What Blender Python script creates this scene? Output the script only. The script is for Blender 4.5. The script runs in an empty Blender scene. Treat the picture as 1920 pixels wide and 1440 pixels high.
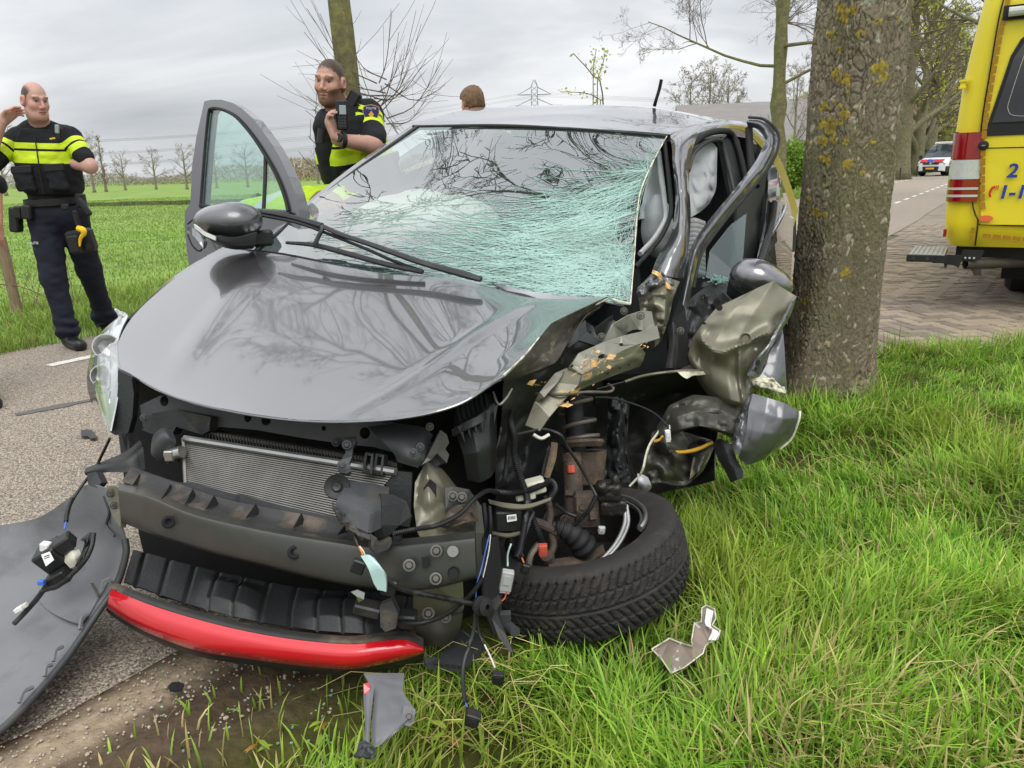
import bpy, bmesh, math, random
import numpy as np
from mathutils import Vector, Matrix
from math import sin, cos, tan, pi, radians, sqrt, atan2

SC = bpy.context.scene
COL = SC.collection

# ------------------------------------------------------------------ camera
CAM_H, PITCH, ROLL, FPX = 1.22, radians(15.58), radians(1.72), 1442.0
_fw = np.array([0, cos(PITCH), -sin(PITCH)]); _up = np.array([0, sin(PITCH), cos(PITCH)]); _ri = np.array([1.0, 0, 0])
C_R = cos(ROLL) * _ri - sin(ROLL) * _up
C_U = sin(ROLL) * _ri + cos(ROLL) * _up
C_F = _fw
C_O = np.array([0, 0, CAM_H])
cam_d = bpy.data.cameras.new('camera'); cam = bpy.data.objects.new('camera', cam_d); COL.objects.link(cam)
cam_d.sensor_fit = 'HORIZONTAL'; cam_d.sensor_width = 36.0; cam_d.lens = 36.0 * FPX / 1920.0
cam_d.clip_start = 0.05; cam_d.clip_end = 6000
m = Matrix.Identity(4)
for i in range(3):
    m[i][0] = C_R[i]; m[i][1] = C_U[i]; m[i][2] = -C_F[i]; m[i][3] = C_O[i]
cam.matrix_world = m
SC.camera = cam

# ------------------------------------------------------------------ world: overcast sky
SUN_EL, SUN_AZ = radians(58), radians(165)      # azimuth from +Y towards +X
w = bpy.data.worlds.new('World'); SC.world = w; w.use_nodes = True
nt = w.node_tree; nt.nodes.clear()
def N(nt, t, **kw):
    n = nt.nodes.new(t)
    for k, v in kw.items():
        if k in n.inputs.keys() if hasattr(n.inputs, 'keys') else False: n.inputs[k].default_value = v
        else: setattr(n, k, v)
    return n
out = N(nt, 'ShaderNodeOutputWorld'); bg = N(nt, 'ShaderNodeBackground'); bg.inputs['Strength'].default_value = 1.0
sky = N(nt, 'ShaderNodeTexSky', sky_type='NISHITA', sun_disc=False, sun_elevation=SUN_EL, sun_rotation=SUN_AZ, altitude=0, air_density=1.0, dust_density=3.0)
skm = N(nt, 'ShaderNodeMix', data_type='RGBA', blend_type='MULTIPLY'); skm.inputs['Factor'].default_value = 1
nt.links.new(sky.outputs[0], skm.inputs['A']); skm.inputs['B'].default_value = (0.1, 0.1, 0.1, 1)
tc = N(nt, 'ShaderNodeTexCoord'); sx = N(nt, 'ShaderNodeSeparateXYZ'); nt.links.new(tc.outputs['Generated'], sx.inputs[0])
mx = N(nt, 'ShaderNodeMath', operation='MAXIMUM'); nt.links.new(sx.outputs['Z'], mx.inputs[0]); mx.inputs[1].default_value = 0.0
za = N(nt, 'ShaderNodeMath', operation='ADD'); nt.links.new(mx.outputs[0], za.inputs[0]); za.inputs[1].default_value = 0.26
dv = []
for ax in 'XY':
    d = N(nt, 'ShaderNodeMath', operation='DIVIDE'); nt.links.new(sx.outputs[ax], d.inputs[0]); nt.links.new(za.outputs[0], d.inputs[1]); dv.append(d)
cx = N(nt, 'ShaderNodeCombineXYZ'); nt.links.new(dv[0].outputs[0], cx.inputs[0]); nt.links.new(dv[1].outputs[0], cx.inputs[1])
mp = N(nt, 'ShaderNodeMapping'); nt.links.new(cx.outputs[0], mp.inputs['Vector']); mp.inputs['Rotation'].default_value = (0, 0, 0.5); mp.inputs['Scale'].default_value = (0.75, 1.15, 1)
nz = N(nt, 'ShaderNodeTexNoise'); nt.links.new(mp.outputs[0], nz.inputs['Vector'])
nz.inputs['Scale'].default_value = 0.85; nz.inputs['Detail'].default_value = 6; nz.inputs['Roughness'].default_value = 0.52; nz.inputs['Distortion'].default_value = 0.35
cr = N(nt, 'ShaderNodeValToRGB'); nt.links.new(nz.outputs['Fac'], cr.inputs[0])
e = cr.color_ramp.elements
e[0].position = 0.32; e[0].color = (0.43, 0.455, 0.49, 1)
e[1].position = 0.62; e[1].color = (0.86, 0.87, 0.88, 1)
e2 = e.new(0.47); e2.color = (0.60, 0.62, 0.645, 1)
# overcast skies are brighter overhead than at the horizon
gm = N(nt, 'ShaderNodeMapRange'); nt.links.new(mx.outputs[0], gm.inputs['Value'])
gm.inputs['From Min'].default_value = 0.0; gm.inputs['From Max'].default_value = 1.0; gm.inputs['To Min'].default_value = 0.84; gm.inputs['To Max'].default_value = 2.3
gmm = N(nt, 'ShaderNodeVectorMath', operation='SCALE'); nt.links.new(cr.outputs[0], gmm.inputs[0]); nt.links.new(gm.outputs[0], gmm.inputs['Scale'])
mixs = N(nt, 'ShaderNodeMix', data_type='RGBA'); mixs.inputs['Factor'].default_value = 0.93
nt.links.new(skm.outputs['Result'], mixs.inputs['A']); nt.links.new(gmm.outputs[0], mixs.inputs['B'])
nt.links.new(mixs.outputs['Result'], bg.inputs['Color']); nt.links.new(bg.outputs[0], out.inputs['Surface'])
w.cycles.sampling_method = 'MANUAL'; w.cycles.sample_map_resolution = 512

# ------------------------------------------------------------------ sun behind the clouds
sd = bpy.data.lights.new('sun', 'SUN'); sd.energy = 1.3; sd.angle = radians(40); sd.color = (1.0, 0.97, 0.92)
so = bpy.data.objects.new('sun', sd); COL.objects.link(so)
_sv = Vector((sin(SUN_AZ) * cos(SUN_EL), cos(SUN_AZ) * cos(SUN_EL), sin(SUN_EL)))
so.rotation_euler = _sv.to_track_quat('Z', 'Y').to_euler(); so.location = _sv * 50

SC.view_settings.view_transform = 'Standard'; SC.view_settings.look = 'None'
SC.view_settings.exposure = 0.28; SC.view_settings.gamma = 1.0; SC.view_settings.use_curve_mapping = False
SC.cycles.use_denoising = True
SC.cycles.max_bounces = 6; SC.cycles.diffuse_bounces = 2; SC.cycles.glossy_bounces = 4; SC.cycles.transparent_max_bounces = 16; SC.cycles.caustics_reflective = False; SC.cycles.caustics_refractive = False

# ------------------------------------------------------------------ helpers
def ray(x, y): return C_F + (x - 960) / FPX * C_R + (720 - y) / FPX * C_U
def at(x, y, d): return C_O + d * ray(x, y)                 # a point seen at a photo pixel, d metres along the view axis
def aty(x, y, Y): r = ray(x, y); return C_O + r * (Y / r[1])
def gnd(x, y, z=0.0): r = ray(x, y); return C_O + r * ((z - CAM_H) / r[2])
def A3(v): return np.asarray(v, float)
def nrm(v): v = A3(v); return v / (np.linalg.norm(v) + 1e-12)
def lin(c):
    return c / 12.92 if c <= 0.04045 else ((c + 0.055) / 1.055) ** 2.4
def rgb(r, g, b): return (lin(r / 255), lin(g / 255), lin(b / 255))
RD = radians(33.2)
S_ = np.array([sin(RD), cos(RD), 0]); N_ = np.array([cos(RD), -sin(RD), 0])
def RP(s, n, z=0.0): return S_ * s + N_ * n + np.array([0, 0, z])
def SN(p): return float(p[0] * S_[0] + p[1] * S_[1]), float(p[0] * N_[0] + p[1] * N_[1])

# lattice noise, vectorised
_rs = np.random.RandomState(7); _perm = _rs.permutation(256); _perm = np.concatenate([_perm] * 3); _val = _rs.rand(256) * 2 - 1
def vnoise(P):
    P = A3(P); i = np.floor(P).astype(int); f = P - i; f = f * f * (3 - 2 * f); i &= 255
    def h(a, b, c): return _val[_perm[_perm[_perm[(i[..., 0] + a) & 255] + ((i[..., 1] + b) & 255)] + ((i[..., 2] + c) & 255)]]
    x, y, z = f[..., 0], f[..., 1], f[..., 2]
    a = h(0,0,0)*(1-x)+h(1,0,0)*x; b = h(0,1,0)*(1-x)+h(1,1,0)*x; c = h(0,0,1)*(1-x)+h(1,0,1)*x; d = h(0,1,1)*(1-x)+h(1,1,1)*x
    return (a*(1-y)+b*y)*(1-z)+(c*(1-y)+d*y)*z
def fbm(P, o=4):
    P = A3(P); r = 0; a = 1.0
    for k in range(o): r = r + a * vnoise(P * 2.03 ** k + 17.3 * k); a *= 0.5
    return r

# ------------------------------------------------------------------ materials
MATS = {}
def mat(name, col, rough=0.5, metal=0.0, coat=0.0, var=0.12, vs=8.0, bump=0.0, bs=60.0, col2=None, spec=0.5, c2s=6.0, c2lo=0.5, c2hi=0.65, rvar=0.0, emit=None, attr=None, trans=0.0, coatr=0.03, coord='Object', stretch=None):
    """procedural surface: colour with noise variation, optional second colour in noise patches, relief"""
    mt = bpy.data.materials.new(name); MATS[name] = mt; mt.use_nodes = True
    nt = mt.node_tree; b = nt.nodes['Principled BSDF']; L = nt.links.new
    b.inputs['Roughness'].default_value = rough; b.inputs['Metallic'].default_value = metal
    b.inputs['Specular IOR Level'].default_value = spec
    b.inputs['Coat Weight'].default_value = coat; b.inputs['Coat Roughness'].default_value = coatr
    tcn = nt.nodes.new('ShaderNodeTexCoord'); vec = tcn.outputs[coord]
    if stretch:
        mpn = nt.nodes.new('ShaderNodeMapping'); mpn.inputs['Scale'].default_value = stretch; L(vec, mpn.inputs[0]); vec = mpn.outputs[0]
    n1 = nt.nodes.new('ShaderNodeTexNoise'); n1.inputs['Scale'].default_value = vs; n1.inputs['Detail'].default_value = 5; L(vec, n1.inputs['Vector'])
    if attr:
        ca = nt.nodes.new('ShaderNodeAttribute'); ca.attribute_name = attr; csock = ca.outputs['Color']
    else:
        cn = nt.nodes.new('ShaderNodeRGB'); cn.outputs[0].default_value = (*col, 1); csock = cn.outputs[0]
    if col2 is not None:
        n2 = nt.nodes.new('ShaderNodeTexNoise'); n2.inputs['Scale'].default_value = c2s; n2.inputs['Detail'].default_value = 7; n2.inputs['Roughness'].default_value = 0.62; L(vec, n2.inputs['Vector'])
        mr = nt.nodes.new('ShaderNodeMapRange'); mr.inputs['From Min'].default_value = c2lo; mr.inputs['From Max'].default_value = c2hi; L(n2.outputs['Fac'], mr.inputs['Value'])
        mc = nt.nodes.new('ShaderNodeMix'); mc.data_type = 'RGBA'; L(mr.outputs[0], mc.inputs['Factor']); L(csock, mc.inputs['A']); mc.inputs['B'].default_value = (*col2, 1); csock = mc.outputs['Result']
    if var:
        mr = nt.nodes.new('ShaderNodeMapRange'); mr.inputs['From Min'].default_value = 0.25; mr.inputs['From Max'].default_value = 0.75; mr.inputs['To Min'].default_value = 1 - var; mr.inputs['To Max'].default_value = 1 + var; L(n1.outputs['Fac'], mr.inputs['Value'])
        sc = nt.nodes.new('ShaderNodeVectorMath'); sc.operation = 'SCALE'; L(csock, sc.inputs[0]); L(mr.outputs[0], sc.inputs['Scale']); csock = sc.outputs[0]
    L(csock, b.inputs['Base Color'])
    if rvar:
        mr = nt.nodes.new('ShaderNodeMapRange'); mr.inputs['To Min'].default_value = max(rough - rvar, 0.02); mr.inputs['To Max'].default_value = min(rough + rvar, 1); L(n1.outputs['Fac'], mr.inputs['Value']); L(mr.outputs[0], b.inputs['Roughness'])
    if bump:
        nb = nt.nodes.new('ShaderNodeTexNoise'); nb.inputs['Scale'].default_value = bs; nb.inputs['Detail'].default_value = 6; L(vec, nb.inputs['Vector'])
        bn = nt.nodes.new('ShaderNodeBump'); bn.inputs['Strength'].default_value = min(bump, 1); bn.inputs['Distance'].default_value = 0.004 * max(1, bump); L(nb.outputs['Fac'], bn.inputs['Height']); L(bn.outputs[0], b.inputs['Normal'])
    if emit: b.inputs['Emission Color'].default_value = (*emit[:3], 1); b.inputs['Emission Strength'].default_value = emit[3]
    if trans:
        o = nt.nodes['Material Output']; tr = nt.nodes.new('ShaderNodeBsdfTranslucent'); L(csock, tr.inputs['Color'])
        ms = nt.nodes.new('ShaderNodeMixShader'); ms.inputs[0].default_value = trans; L(b.outputs[0], ms.inputs[1]); L(tr.outputs[0], ms.inputs[2]); L(ms.outputs[0], o.inputs['Surface'])
    return mt
def glass(name, tint=(0.85, 0.95, 0.92), ior=1.5, haze=0.0, hazecol=(0.7, 0.8, 0.78), rough=0.0):
    """thin pane: clear tinted film with fresnel reflection"""
    mt = bpy.data.materials.new(name); MATS[name] = mt; mt.use_nodes = True
    nt = mt.node_tree; nt.nodes.clear(); L = nt.links.new
    o = nt.nodes.new('ShaderNodeOutputMaterial'); tr = nt.nodes.new('ShaderNodeBsdfTransparent'); tr.inputs[0].default_value = (*tint, 1)
    gl = nt.nodes.new('ShaderNodeBsdfGlossy'); gl.inputs['Roughness'].default_value = rough; gl.inputs[0].default_value = (1, 1, 1, 1)
    lw = nt.nodes.new('ShaderNodeLayerWeight'); pw_ = nt.nodes.new('ShaderNodeMath'); pw_.operation = 'POWER'; L(lw.outputs['Facing'], pw_.inputs[0]); pw_.inputs[1].default_value = 4.0
    f0 = 1.7 * ((ior - 1) / (ior + 1)) ** 2; fr = nt.nodes.new('ShaderNodeMath'); fr.operation = 'MULTIPLY_ADD'; L(pw_.outputs[0], fr.inputs[0]); fr.inputs[1].default_value = 1 - f0; fr.inputs[2].default_value = f0
    ms = nt.nodes.new('ShaderNodeMixShader'); L(fr.outputs[0], ms.inputs[0])
    src = tr.outputs[0]
    if haze:
        df = nt.nodes.new('ShaderNodeBsdfDiffuse'); df.inputs[0].default_value = (*hazecol, 1)
        mh = nt.nodes.new('ShaderNodeMixShader'); mh.inputs[0].default_value = haze; L(tr.outputs[0], mh.inputs[1]); L(df.outputs[0], mh.inputs[2]); src = mh.outputs[0]
    L(src, ms.inputs[1]); L(gl.outputs[0], ms.inputs[2]); L(ms.outputs[0], o.inputs['Surface'])
    return mt

# ------------------------------------------------------------------ objects
WM = {}
def thing(name, label, cat, loc=(0, 0, 0), rotz=0.0, group=None):
    o = bpy.data.objects.new(name, None); COL.objects.link(o); o.empty_display_size = 0.1
    o.location = tuple(float(a) for a in loc); o.rotation_euler = (0, 0, rotz)
    WM[o.name] = Matrix.Translation(Vector(o.location)) @ Matrix.Rotation(rotz, 4, 'Z')
    return tag(o, label, cat, group)
def tag(o, label=None, cat=None, group=None, kind=None):
    if label: o['label'] = label
    if cat: o['category'] = cat
    if group: o['group'] = group
    if kind: o['kind'] = kind
    return o
def mobj(name, V, Fc, mats, parent=None, fm=None, smooth=True, col=None, colname='Col', local=False, angle=None):
    """mesh object from world-space vertices"""
    V = np.asarray(V, float).reshape(-1, 3)
    me = bpy.data.meshes.new(name)
    if isinstance(Fc, np.ndarray): Fc = (Fc,)
    M0 = WM.get(parent.name) if parent is not None else None
    if M0 is not None and not local:
        Mi = np.array(M0.inverted()); V = V @ Mi[:3, :3].T + Mi[:3, 3]
    if isinstance(Fc, tuple):                       # blocks of equal-sized faces
        me.vertices.add(len(V)); me.vertices.foreach_set('co', V.astype(np.float32).ravel()); lt = np.concatenate([np.full(len(f), f.shape[1], np.int32) for f in Fc]); fl_ = np.concatenate([f.astype(np.int32).ravel() for f in Fc])
        me.loops.add(len(fl_)); me.loops.foreach_set('vertex_index', fl_); me.polygons.add(len(lt)); me.polygons.foreach_set('loop_start', np.r_[0, np.cumsum(lt)[:-1]].astype(np.int32)); me.update(calc_edges=True)
    else: me.from_pydata(V.tolist(), [], Fc)
    if not isinstance(mats, (list, tuple)): mats = [mats]
    for k in mats: me.materials.append(MATS[k] if isinstance(k, str) else k)
    if fm is not None: me.polygons.foreach_set('material_index', np.asarray(fm, np.int32))
    if smooth: me.polygons.foreach_set('use_smooth', np.ones(len(me.polygons), bool))
    if col is not None:
        a = me.color_attributes.new(colname, 'FLOAT_COLOR', 'POINT'); c4 = np.ones((len(V), 4), np.float32); c4[:, :3] = col; a.data.foreach_set('color', c4.ravel())
    if angle is not None: me.set_sharp_from_angle(angle=radians(angle))
    me.update()
    o = bpy.data.objects.new(name, me); COL.objects.link(o)
    if parent is not None:
        o.parent = parent
        if M0 is not None: WM[o.name] = M0
    return o
def copy_tree(o, parent=None):
    c = o.copy(); COL.objects.link(c)
    if parent is not None: c.parent = parent
    for ch in list(o.children): copy_tree(ch, c)
    return c

def catmull(P, n):
    """Catmull-Rom resample of a control polyline (k,3) -> (n,3)"""
    P = A3(P); k = len(P)
    if k == 2:
        t = np.linspace(0, 1, n)[:, None]; return P[0] * (1 - t) + P[1] * t
    E = np.vstack([2 * P[0] - P[1], P, 2 * P[-1] - P[-2]])
    u = np.linspace(0, k - 1, n); i = np.minimum(u.astype(int), k - 2); f = (u - i)[:, None]
    a, b, c, d = E[i], E[i + 1], E[i + 2], E[i + 3]
    return 0.5 * ((2 * b) + (c - a) * f + (2 * a - 5 * b + 4 * c - d) * f ** 2 + (3 * b - a - 3 * c + d) * f ** 3)
class MB:
    """collects pieces of one mesh; faces carry a material slot"""
    def __init__(s): s.V = []; s.F = []; s.M = []; s.n = 0
    def add(s, V, F, m=0):
        V = A3(V).reshape(-1, 3); s.V.append(V); s.F += [[i + s.n for i in f] for f in F]; s.M += [m] * len(F); s.n += len(V); return s
    def box(s, c, half, ax=None, m=0, bev=0.0):
        ax = np.eye(3) if ax is None else A3(ax); h = A3(half); c = A3(c)
        if bev <= 0:
            V = [c + sum(sg[i] * h[i] * ax[i] for i in range(3)) for sg in [(-1,-1,-1),(1,-1,-1),(1,1,-1),(-1,1,-1),(-1,-1,1),(1,-1,1),(1,1,1),(-1,1,1)]]
            return s.add(V, [(0,3,2,1),(4,5,6,7),(0,1,5,4),(1,2,6,5),(2,3,7,6),(3,0,4,7)], m)
        b = min(bev, min(h) * 0.95); V = []; idx = {}
        for sx in (-1, 1):
            for sy in (-1, 1):
                for sz in (-1, 1):
                    for k in range(3):
                        q = [h[0] - b, h[1] - b, h[2] - b]; q[k] = h[k]
                        V.append(c + sx*q[0]*ax[0] + sy*q[1]*ax[1] + sz*q[2]*ax[2]); idx[(sx,sy,sz,k)] = len(V) - 1
        F = []
        for k in range(3):
            o1, o2 = [i for i in range(3) if i != k]
            for sg in (-1, 1):
                f = []
                for a, bb in ((-1,-1),(1,-1),(1,1),(-1,1)):
                    t = [0,0,0]; t[k] = sg; t[o1] = a; t[o2] = bb; f.append(idx[(t[0],t[1],t[2],k)])
                F.append(f)
        for k in range(3):
            o1, o2 = [i for i in range(3) if i != k]
            for a in (-1, 1):
                for bb in (-1, 1):
                    f = []
                    for sg, kk in ((-1,o1),(1,o1),(1,o2),(-1,o2)):
                        t = [0,0,0]; t[k] = sg; t[o1] = a; t[o2] = bb; f.append(idx[(t[0],t[1],t[2],kk)])
                    F.append(f)
        for sx in (-1, 1):
            for sy in (-1, 1):
                for sz in (-1, 1): F.append([idx[(sx,sy,sz,k)] for k in range(3)])
        return s.add(V, F, m)
    def tube(s, P, r, n=8, m=0, res=None, caps=True, flat=None):
        P = A3(P)
        if res: P = catmull(P, res)
        k = len(P); R = np.interp(np.linspace(0, 1, k), np.linspace(0, 1, len(np.atleast_1d(r))), np.atleast_1d(r)) if np.ndim(r) else np.full(k, float(r))
        T = np.gradient(P, axis=0); T /= np.linalg.norm(T, axis=1)[:, None] + 1e-12
        u = np.cross(T[0], [0, 0, 1.0]); u = nrm(u) if np.linalg.norm(u) > 1e-3 else np.array([1.0, 0, 0]); V = []
        for i in range(k):
            u = nrm(u - T[i] * (u @ T[i])); v = np.cross(T[i], u)
            for j in range(n):
                a = 2 * pi * j / n; V.append(P[i] + R[i] * (cos(a) * u + sin(a) * v * (flat or 1)))
        F = [(i*n+j, i*n+(j+1) % n, (i+1)*n+(j+1) % n, (i+1)*n+j) for i in range(k-1) for j in range(n)]
        if caps: F += [tuple(range(n))[::-1], tuple(range((k-1)*n, k*n))]
        return s.add(V, F, m)
    def cyl(s, c, ax, r, h, n=16, m=0, r2=None): 
        ax = nrm(ax); return s.tube([A3(c) - ax*h/2, A3(c) + ax*h/2], [r, r if r2 is None else r2], n, m)
    def lathe(s, c, ax, prof, n=32, m=0, ang=(0, 2*pi), ref=None):
        """prof: list of (radius, height along ax)"""
        ax = nrm(ax); u = np.cross(ax, [0, 0, 1.0]) if ref is None else A3(ref) - ax*(A3(ref) @ ax)
        if np.linalg.norm(u) < 1e-3: u = np.array([1.0, 0, 0])
        u = nrm(u); v = np.cross(ax, u); full = abs(ang[1] - ang[0] - 2*pi) < 1e-6; na = n if full else n + 1
        V = [A3(c) + r*(cos(t)*u + sin(t)*v) + h*ax for r, h in prof for t in (ang[0] + (ang[1]-ang[0])*j/n for j in range(na))]
        F = [(i*na+j, i*na+(j+1) % na, (i+1)*na+(j+1) % na, (i+1)*na+j) for i in range(len(prof)-1) for j in range(n)]
        return s.add(V, F, m)
    def patch(s, G, nu=24, nv=24, th=0.0, m=0, f=None, m2=None, sm=0, lin=0):
        """smooth sheet through a grid of control points G[row][col]; f(u,v,P)->offset; th: thickness"""
        G = A3(G); cm = (lambda P, n: np.stack([np.interp(np.linspace(0, 1, n), np.linspace(0, 1, len(P)), A3(P)[:, k]) for k in range(3)], -1) * lin + catmull(P, n) * (1 - lin)) if lin else catmull; rows = np.array([cm(g, nv) for g in G]); S = np.array([cm(rows[:, j], nu) for j in range(nv)]).transpose(1, 0, 2)
        for _ in range(sm): S[1:-1, 1:-1] = .5 * S[1:-1, 1:-1] + .125 * (S[:-2, 1:-1] + S[2:, 1:-1] + S[1:-1, :-2] + S[1:-1, 2:])
        if f is not None:
            uu, vv = np.meshgrid(np.linspace(0, 1, nu), np.linspace(0, 1, nv), indexing='ij'); S = S + f(uu, vv, S)
        a = np.arange(nu*nv).reshape(nu, nv); F = np.stack([a[:-1,:-1], a[:-1,1:], a[1:,1:], a[1:,:-1]], -1).reshape(-1, 4)
        du = np.gradient(S, axis=0); dv_ = np.gradient(S, axis=1); nn = np.cross(dv_, du); nn /= np.linalg.norm(nn, axis=2)[..., None] + 1e-12
        if (nn * (C_O - S)).sum() < 0: nn = -nn; F = F[:, ::-1]
        F = F.tolist()
        if not th: return s.add(S.reshape(-1, 3), F, m)
        B = S - nn * th
        k = nu*nv; s.add(np.vstack([S.reshape(-1, 3), B.reshape(-1, 3)]), F, m); o = s.n - 2*k
        F2 = [[o + k + i for i in f[::-1]] for f in F]; s.F += F2; s.M += [m if m2 is None else m2] * len(F2)
        e = list(a[0]) + list(a[1:, -1]) + list(a[-1, -2::-1]) + list(a[-2:0:-1, 0])
        E = [[o + e[i], o + k + e[i], o + k + e[(i+1) % len(e)], o + e[(i+1) % len(e)]] for i in range(len(e))]
        s.F += E; s.M += [m] * len(E); s.S = S; return s
    def plate(s, O, th=0.004, m=0, nrmv=None, holes=()):
        """flat-ish plate from an outline of 3D points, extruded away from the viewer; outline may be concave; holes: outlines inside"""
        O = [A3(p) for p in O]; c = np.mean(O, axis=0); nv_ = np.zeros(3)
        for i in range(len(O)): nv_ += np.cross(O[i] - c, O[(i+1) % len(O)] - c)
        nv_ = nrm(nv_); back = (c - C_O) @ nv_
        if nrmv is not None: nv_ = nrm(nrmv)
        elif back > 0: nv_ = -nv_
        bm = bmesh.new(); ed = []
        for L_ in [O] + [[A3(p) for p in h] for h in holes]:
            vs = [bm.verts.new(p) for p in L_]
            ed += [bm.edges.new((vs[i], vs[(i+1) % len(vs)])) for i in range(len(vs))]
        bmesh.ops.triangle_fill(bm, edges=ed, use_beauty=True, normal=Vector(nv_))
        bmesh.ops.recalc_face_normals(bm, faces=bm.faces[:])
        fs = bm.faces[:]
        if fs and sum((A3(f.normal) @ nv_) * f.calc_area() for f in fs) < 0: bmesh.ops.reverse_faces(bm, faces=fs)
        bm.verts.index_update(); V = [A3(v.co) for v in bm.verts]; F = [[v.index for v in f.verts] for f in bm.faces]
        be = [(l.vert.index, l.link_loop_next.vert.index) for f in bm.faces for l in f.loops if len(l.edge.link_faces) == 1]
        bm.free(); k = len(V)
        s.add(V + [v - nv_ * th for v in V], F + [[i + k for i in f[::-1]] for f in F] + [[b, a, a + k, b + k] for a, b in be], m); return s
    def build(s, name, mats, parent=None, smooth=True, angle=35, col=None):
        return mobj(name, np.vstack(s.V), s.F, mats, parent, fm=s.M, smooth=smooth, angle=angle if smooth else None, col=col)

# ------------------------------------------------------------------ implicit shapes (bodies, airbags, mirrors)
def d_cap(P, a, b, ra, rb=None, sq=None):
    a, b = A3(a), A3(b); rb = ra if rb is None else rb; ab = b - a; t = np.clip(((P - a) @ ab) / (ab @ ab + 1e-12), 0, 1)
    q = P - (a + t[:, None] * ab)
    if sq is not None:                                   # (axis, factor): flatten along an axis
        ax = nrm(sq[0]); q = q + np.outer(q @ ax, ax) * (1 / sq[1] - 1)
    return np.linalg.norm(q, axis=1) - (ra + (rb - ra) * t)
def d_ell(P, c, r, R=None):
    q = P - A3(c)
    if R is not None: q = q @ A3(R).T
    r = A3(r); k0 = np.linalg.norm(q / r, axis=1); k1 = np.linalg.norm(q / (r * r), axis=1); return k0 * (k0 - 1) / (k1 + 1e-9)
def d_box(P, c, h, rd=0.01, R=None):
    q = P - A3(c)
    if R is not None: q = q @ A3(R).T
    q = np.abs(q) - (A3(h) - rd); return np.linalg.norm(np.maximum(q, 0), axis=1) + np.minimum(q.max(axis=1), 0) - rd
def smin(a, b, k=0.03):
    h = np.clip(0.5 + 0.5 * (b - a) / k, 0, 1); return b * (1 - h) + a * h - k * h * (1 - h)
def smax(a, b, k=0.02): return -smin(-a, -b, k)
def sdf_mesh(f, lo, hi, h):
    """surface nets over an implicit function"""
    lo, hi = A3(lo), A3(hi); n = np.maximum(np.ceil((hi - lo) / h).astype(int) + 1, 3)
    X = [lo[i] + h * np.arange(n[i]) for i in range(3)]
    k = 4; nc = -(-n // k); Xc = [lo[i] + h * (k * np.arange(nc[i]) + (k - 1) / 2) for i in range(3)]; Dc = f(np.stack(np.meshgrid(*Xc, indexing='ij'), -1).reshape(-1, 3)).reshape(nc)
    D = np.repeat(np.repeat(np.repeat(Dc, k, 0), k, 1), k, 2)[:n[0], :n[1], :n[2]].copy(); nb = np.argwhere(np.abs(D) < h * k * 1.7)
    for i in range(0, len(nb), 300000): q = nb[i:i+300000]; D[q[:, 0], q[:, 1], q[:, 2]] = f(lo + h * q)
    I = D < 0
    cs = np.zeros(n - 1, int); acc = np.zeros((*(n - 1), 3)); cnt = np.zeros(n - 1)
    offs = [(a, b, c) for a in (0, 1) for b in (0, 1) for c in (0, 1)]
    sl = lambda o: tuple(slice(o[i], n[i] - 1 + o[i]) for i in range(3))
    for o in offs: cs += I[sl(o)]
    act = (cs > 0) & (cs < 8)
    for a in offs:
        for ax in range(3):
            if a[ax]: continue
            b = list(a); b[ax] = 1; b = tuple(b); da, db = D[sl(a)], D[sl(b)]; cr_ = (da < 0) != (db < 0)
            t = np.where(cr_, da / np.where(cr_, da - db, 1), 0)
            for i in range(3): acc[..., i] += np.where(cr_, a[i] + (t if i == ax else 0), 0)
            cnt += cr_
    ids = -np.ones(n - 1, int); ii = np.argwhere(act); ids[act] = np.arange(len(ii))
    V = lo + h * (ii + acc[act] / cnt[act][:, None]); F = []
    for ax in range(3):
        o1, o2 = [(1, 2), (2, 0), (0, 1)][ax]
        s0 = [slice(1, n[i] - 1) for i in range(3)]; s0[ax] = slice(0, n[ax] - 1); s1 = list(s0); s1[ax] = slice(1, n[ax])
        A, B = I[tuple(s0)], I[tuple(s1)]
        for sgn, mk in ((1, A & ~B), (-1, ~A & B)):
            q = np.argwhere(mk)
            if not len(q): continue
            base = q.copy(); base[:, o1] += 1; base[:, o2] += 1
            def cell(d1, d2): c = base.copy(); c[:, o1] -= d1; c[:, o2] -= d2; return ids[c[:, 0], c[:, 1], c[:, 2]]
            qd = np.stack([cell(1, 1), cell(0, 1), cell(0, 0), cell(1, 0)], -1); F.append(qd if sgn > 0 else qd[:, ::-1])
    return V, np.vstack(F)
def tubes_batch(P, R, n=4):
    """many polylines at once: P (m,k,3), R (m,k)"""
    m_, k = P.shape[:2]; T = np.gradient(P, axis=1); T /= np.linalg.norm(T, axis=2)[..., None] + 1e-12
    ref = np.where(np.abs(T[..., 2:3]) > 0.9, np.array([1.0, 0, 0]), np.array([0, 0, 1.0])); u = np.cross(T, ref); u /= np.linalg.norm(u, axis=2)[..., None] + 1e-12; v = np.cross(T, u)
    a = 2 * pi * np.arange(n) / n
    V = P[:, :, None] + R[:, :, None, None] * (np.cos(a)[:, None] * u[:, :, None] + np.sin(a)[:, None] * v[:, :, None])
    i = np.arange(m_ * k * n).reshape(m_, k, n); j = np.roll(i, -1, axis=2)
    F = np.stack([i[:, :-1], j[:, :-1], j[:, 1:], i[:, 1:]], -1).reshape(-1, 4)
    return V.reshape(-1, 3), F
def mergeVF(L_):
    V, F, n = [], [], 0
    for v, f in L_: V.append(v); F.append(np.asarray(f) + n); n += len(v)
    return np.vstack(V), np.vstack(F)
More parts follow.
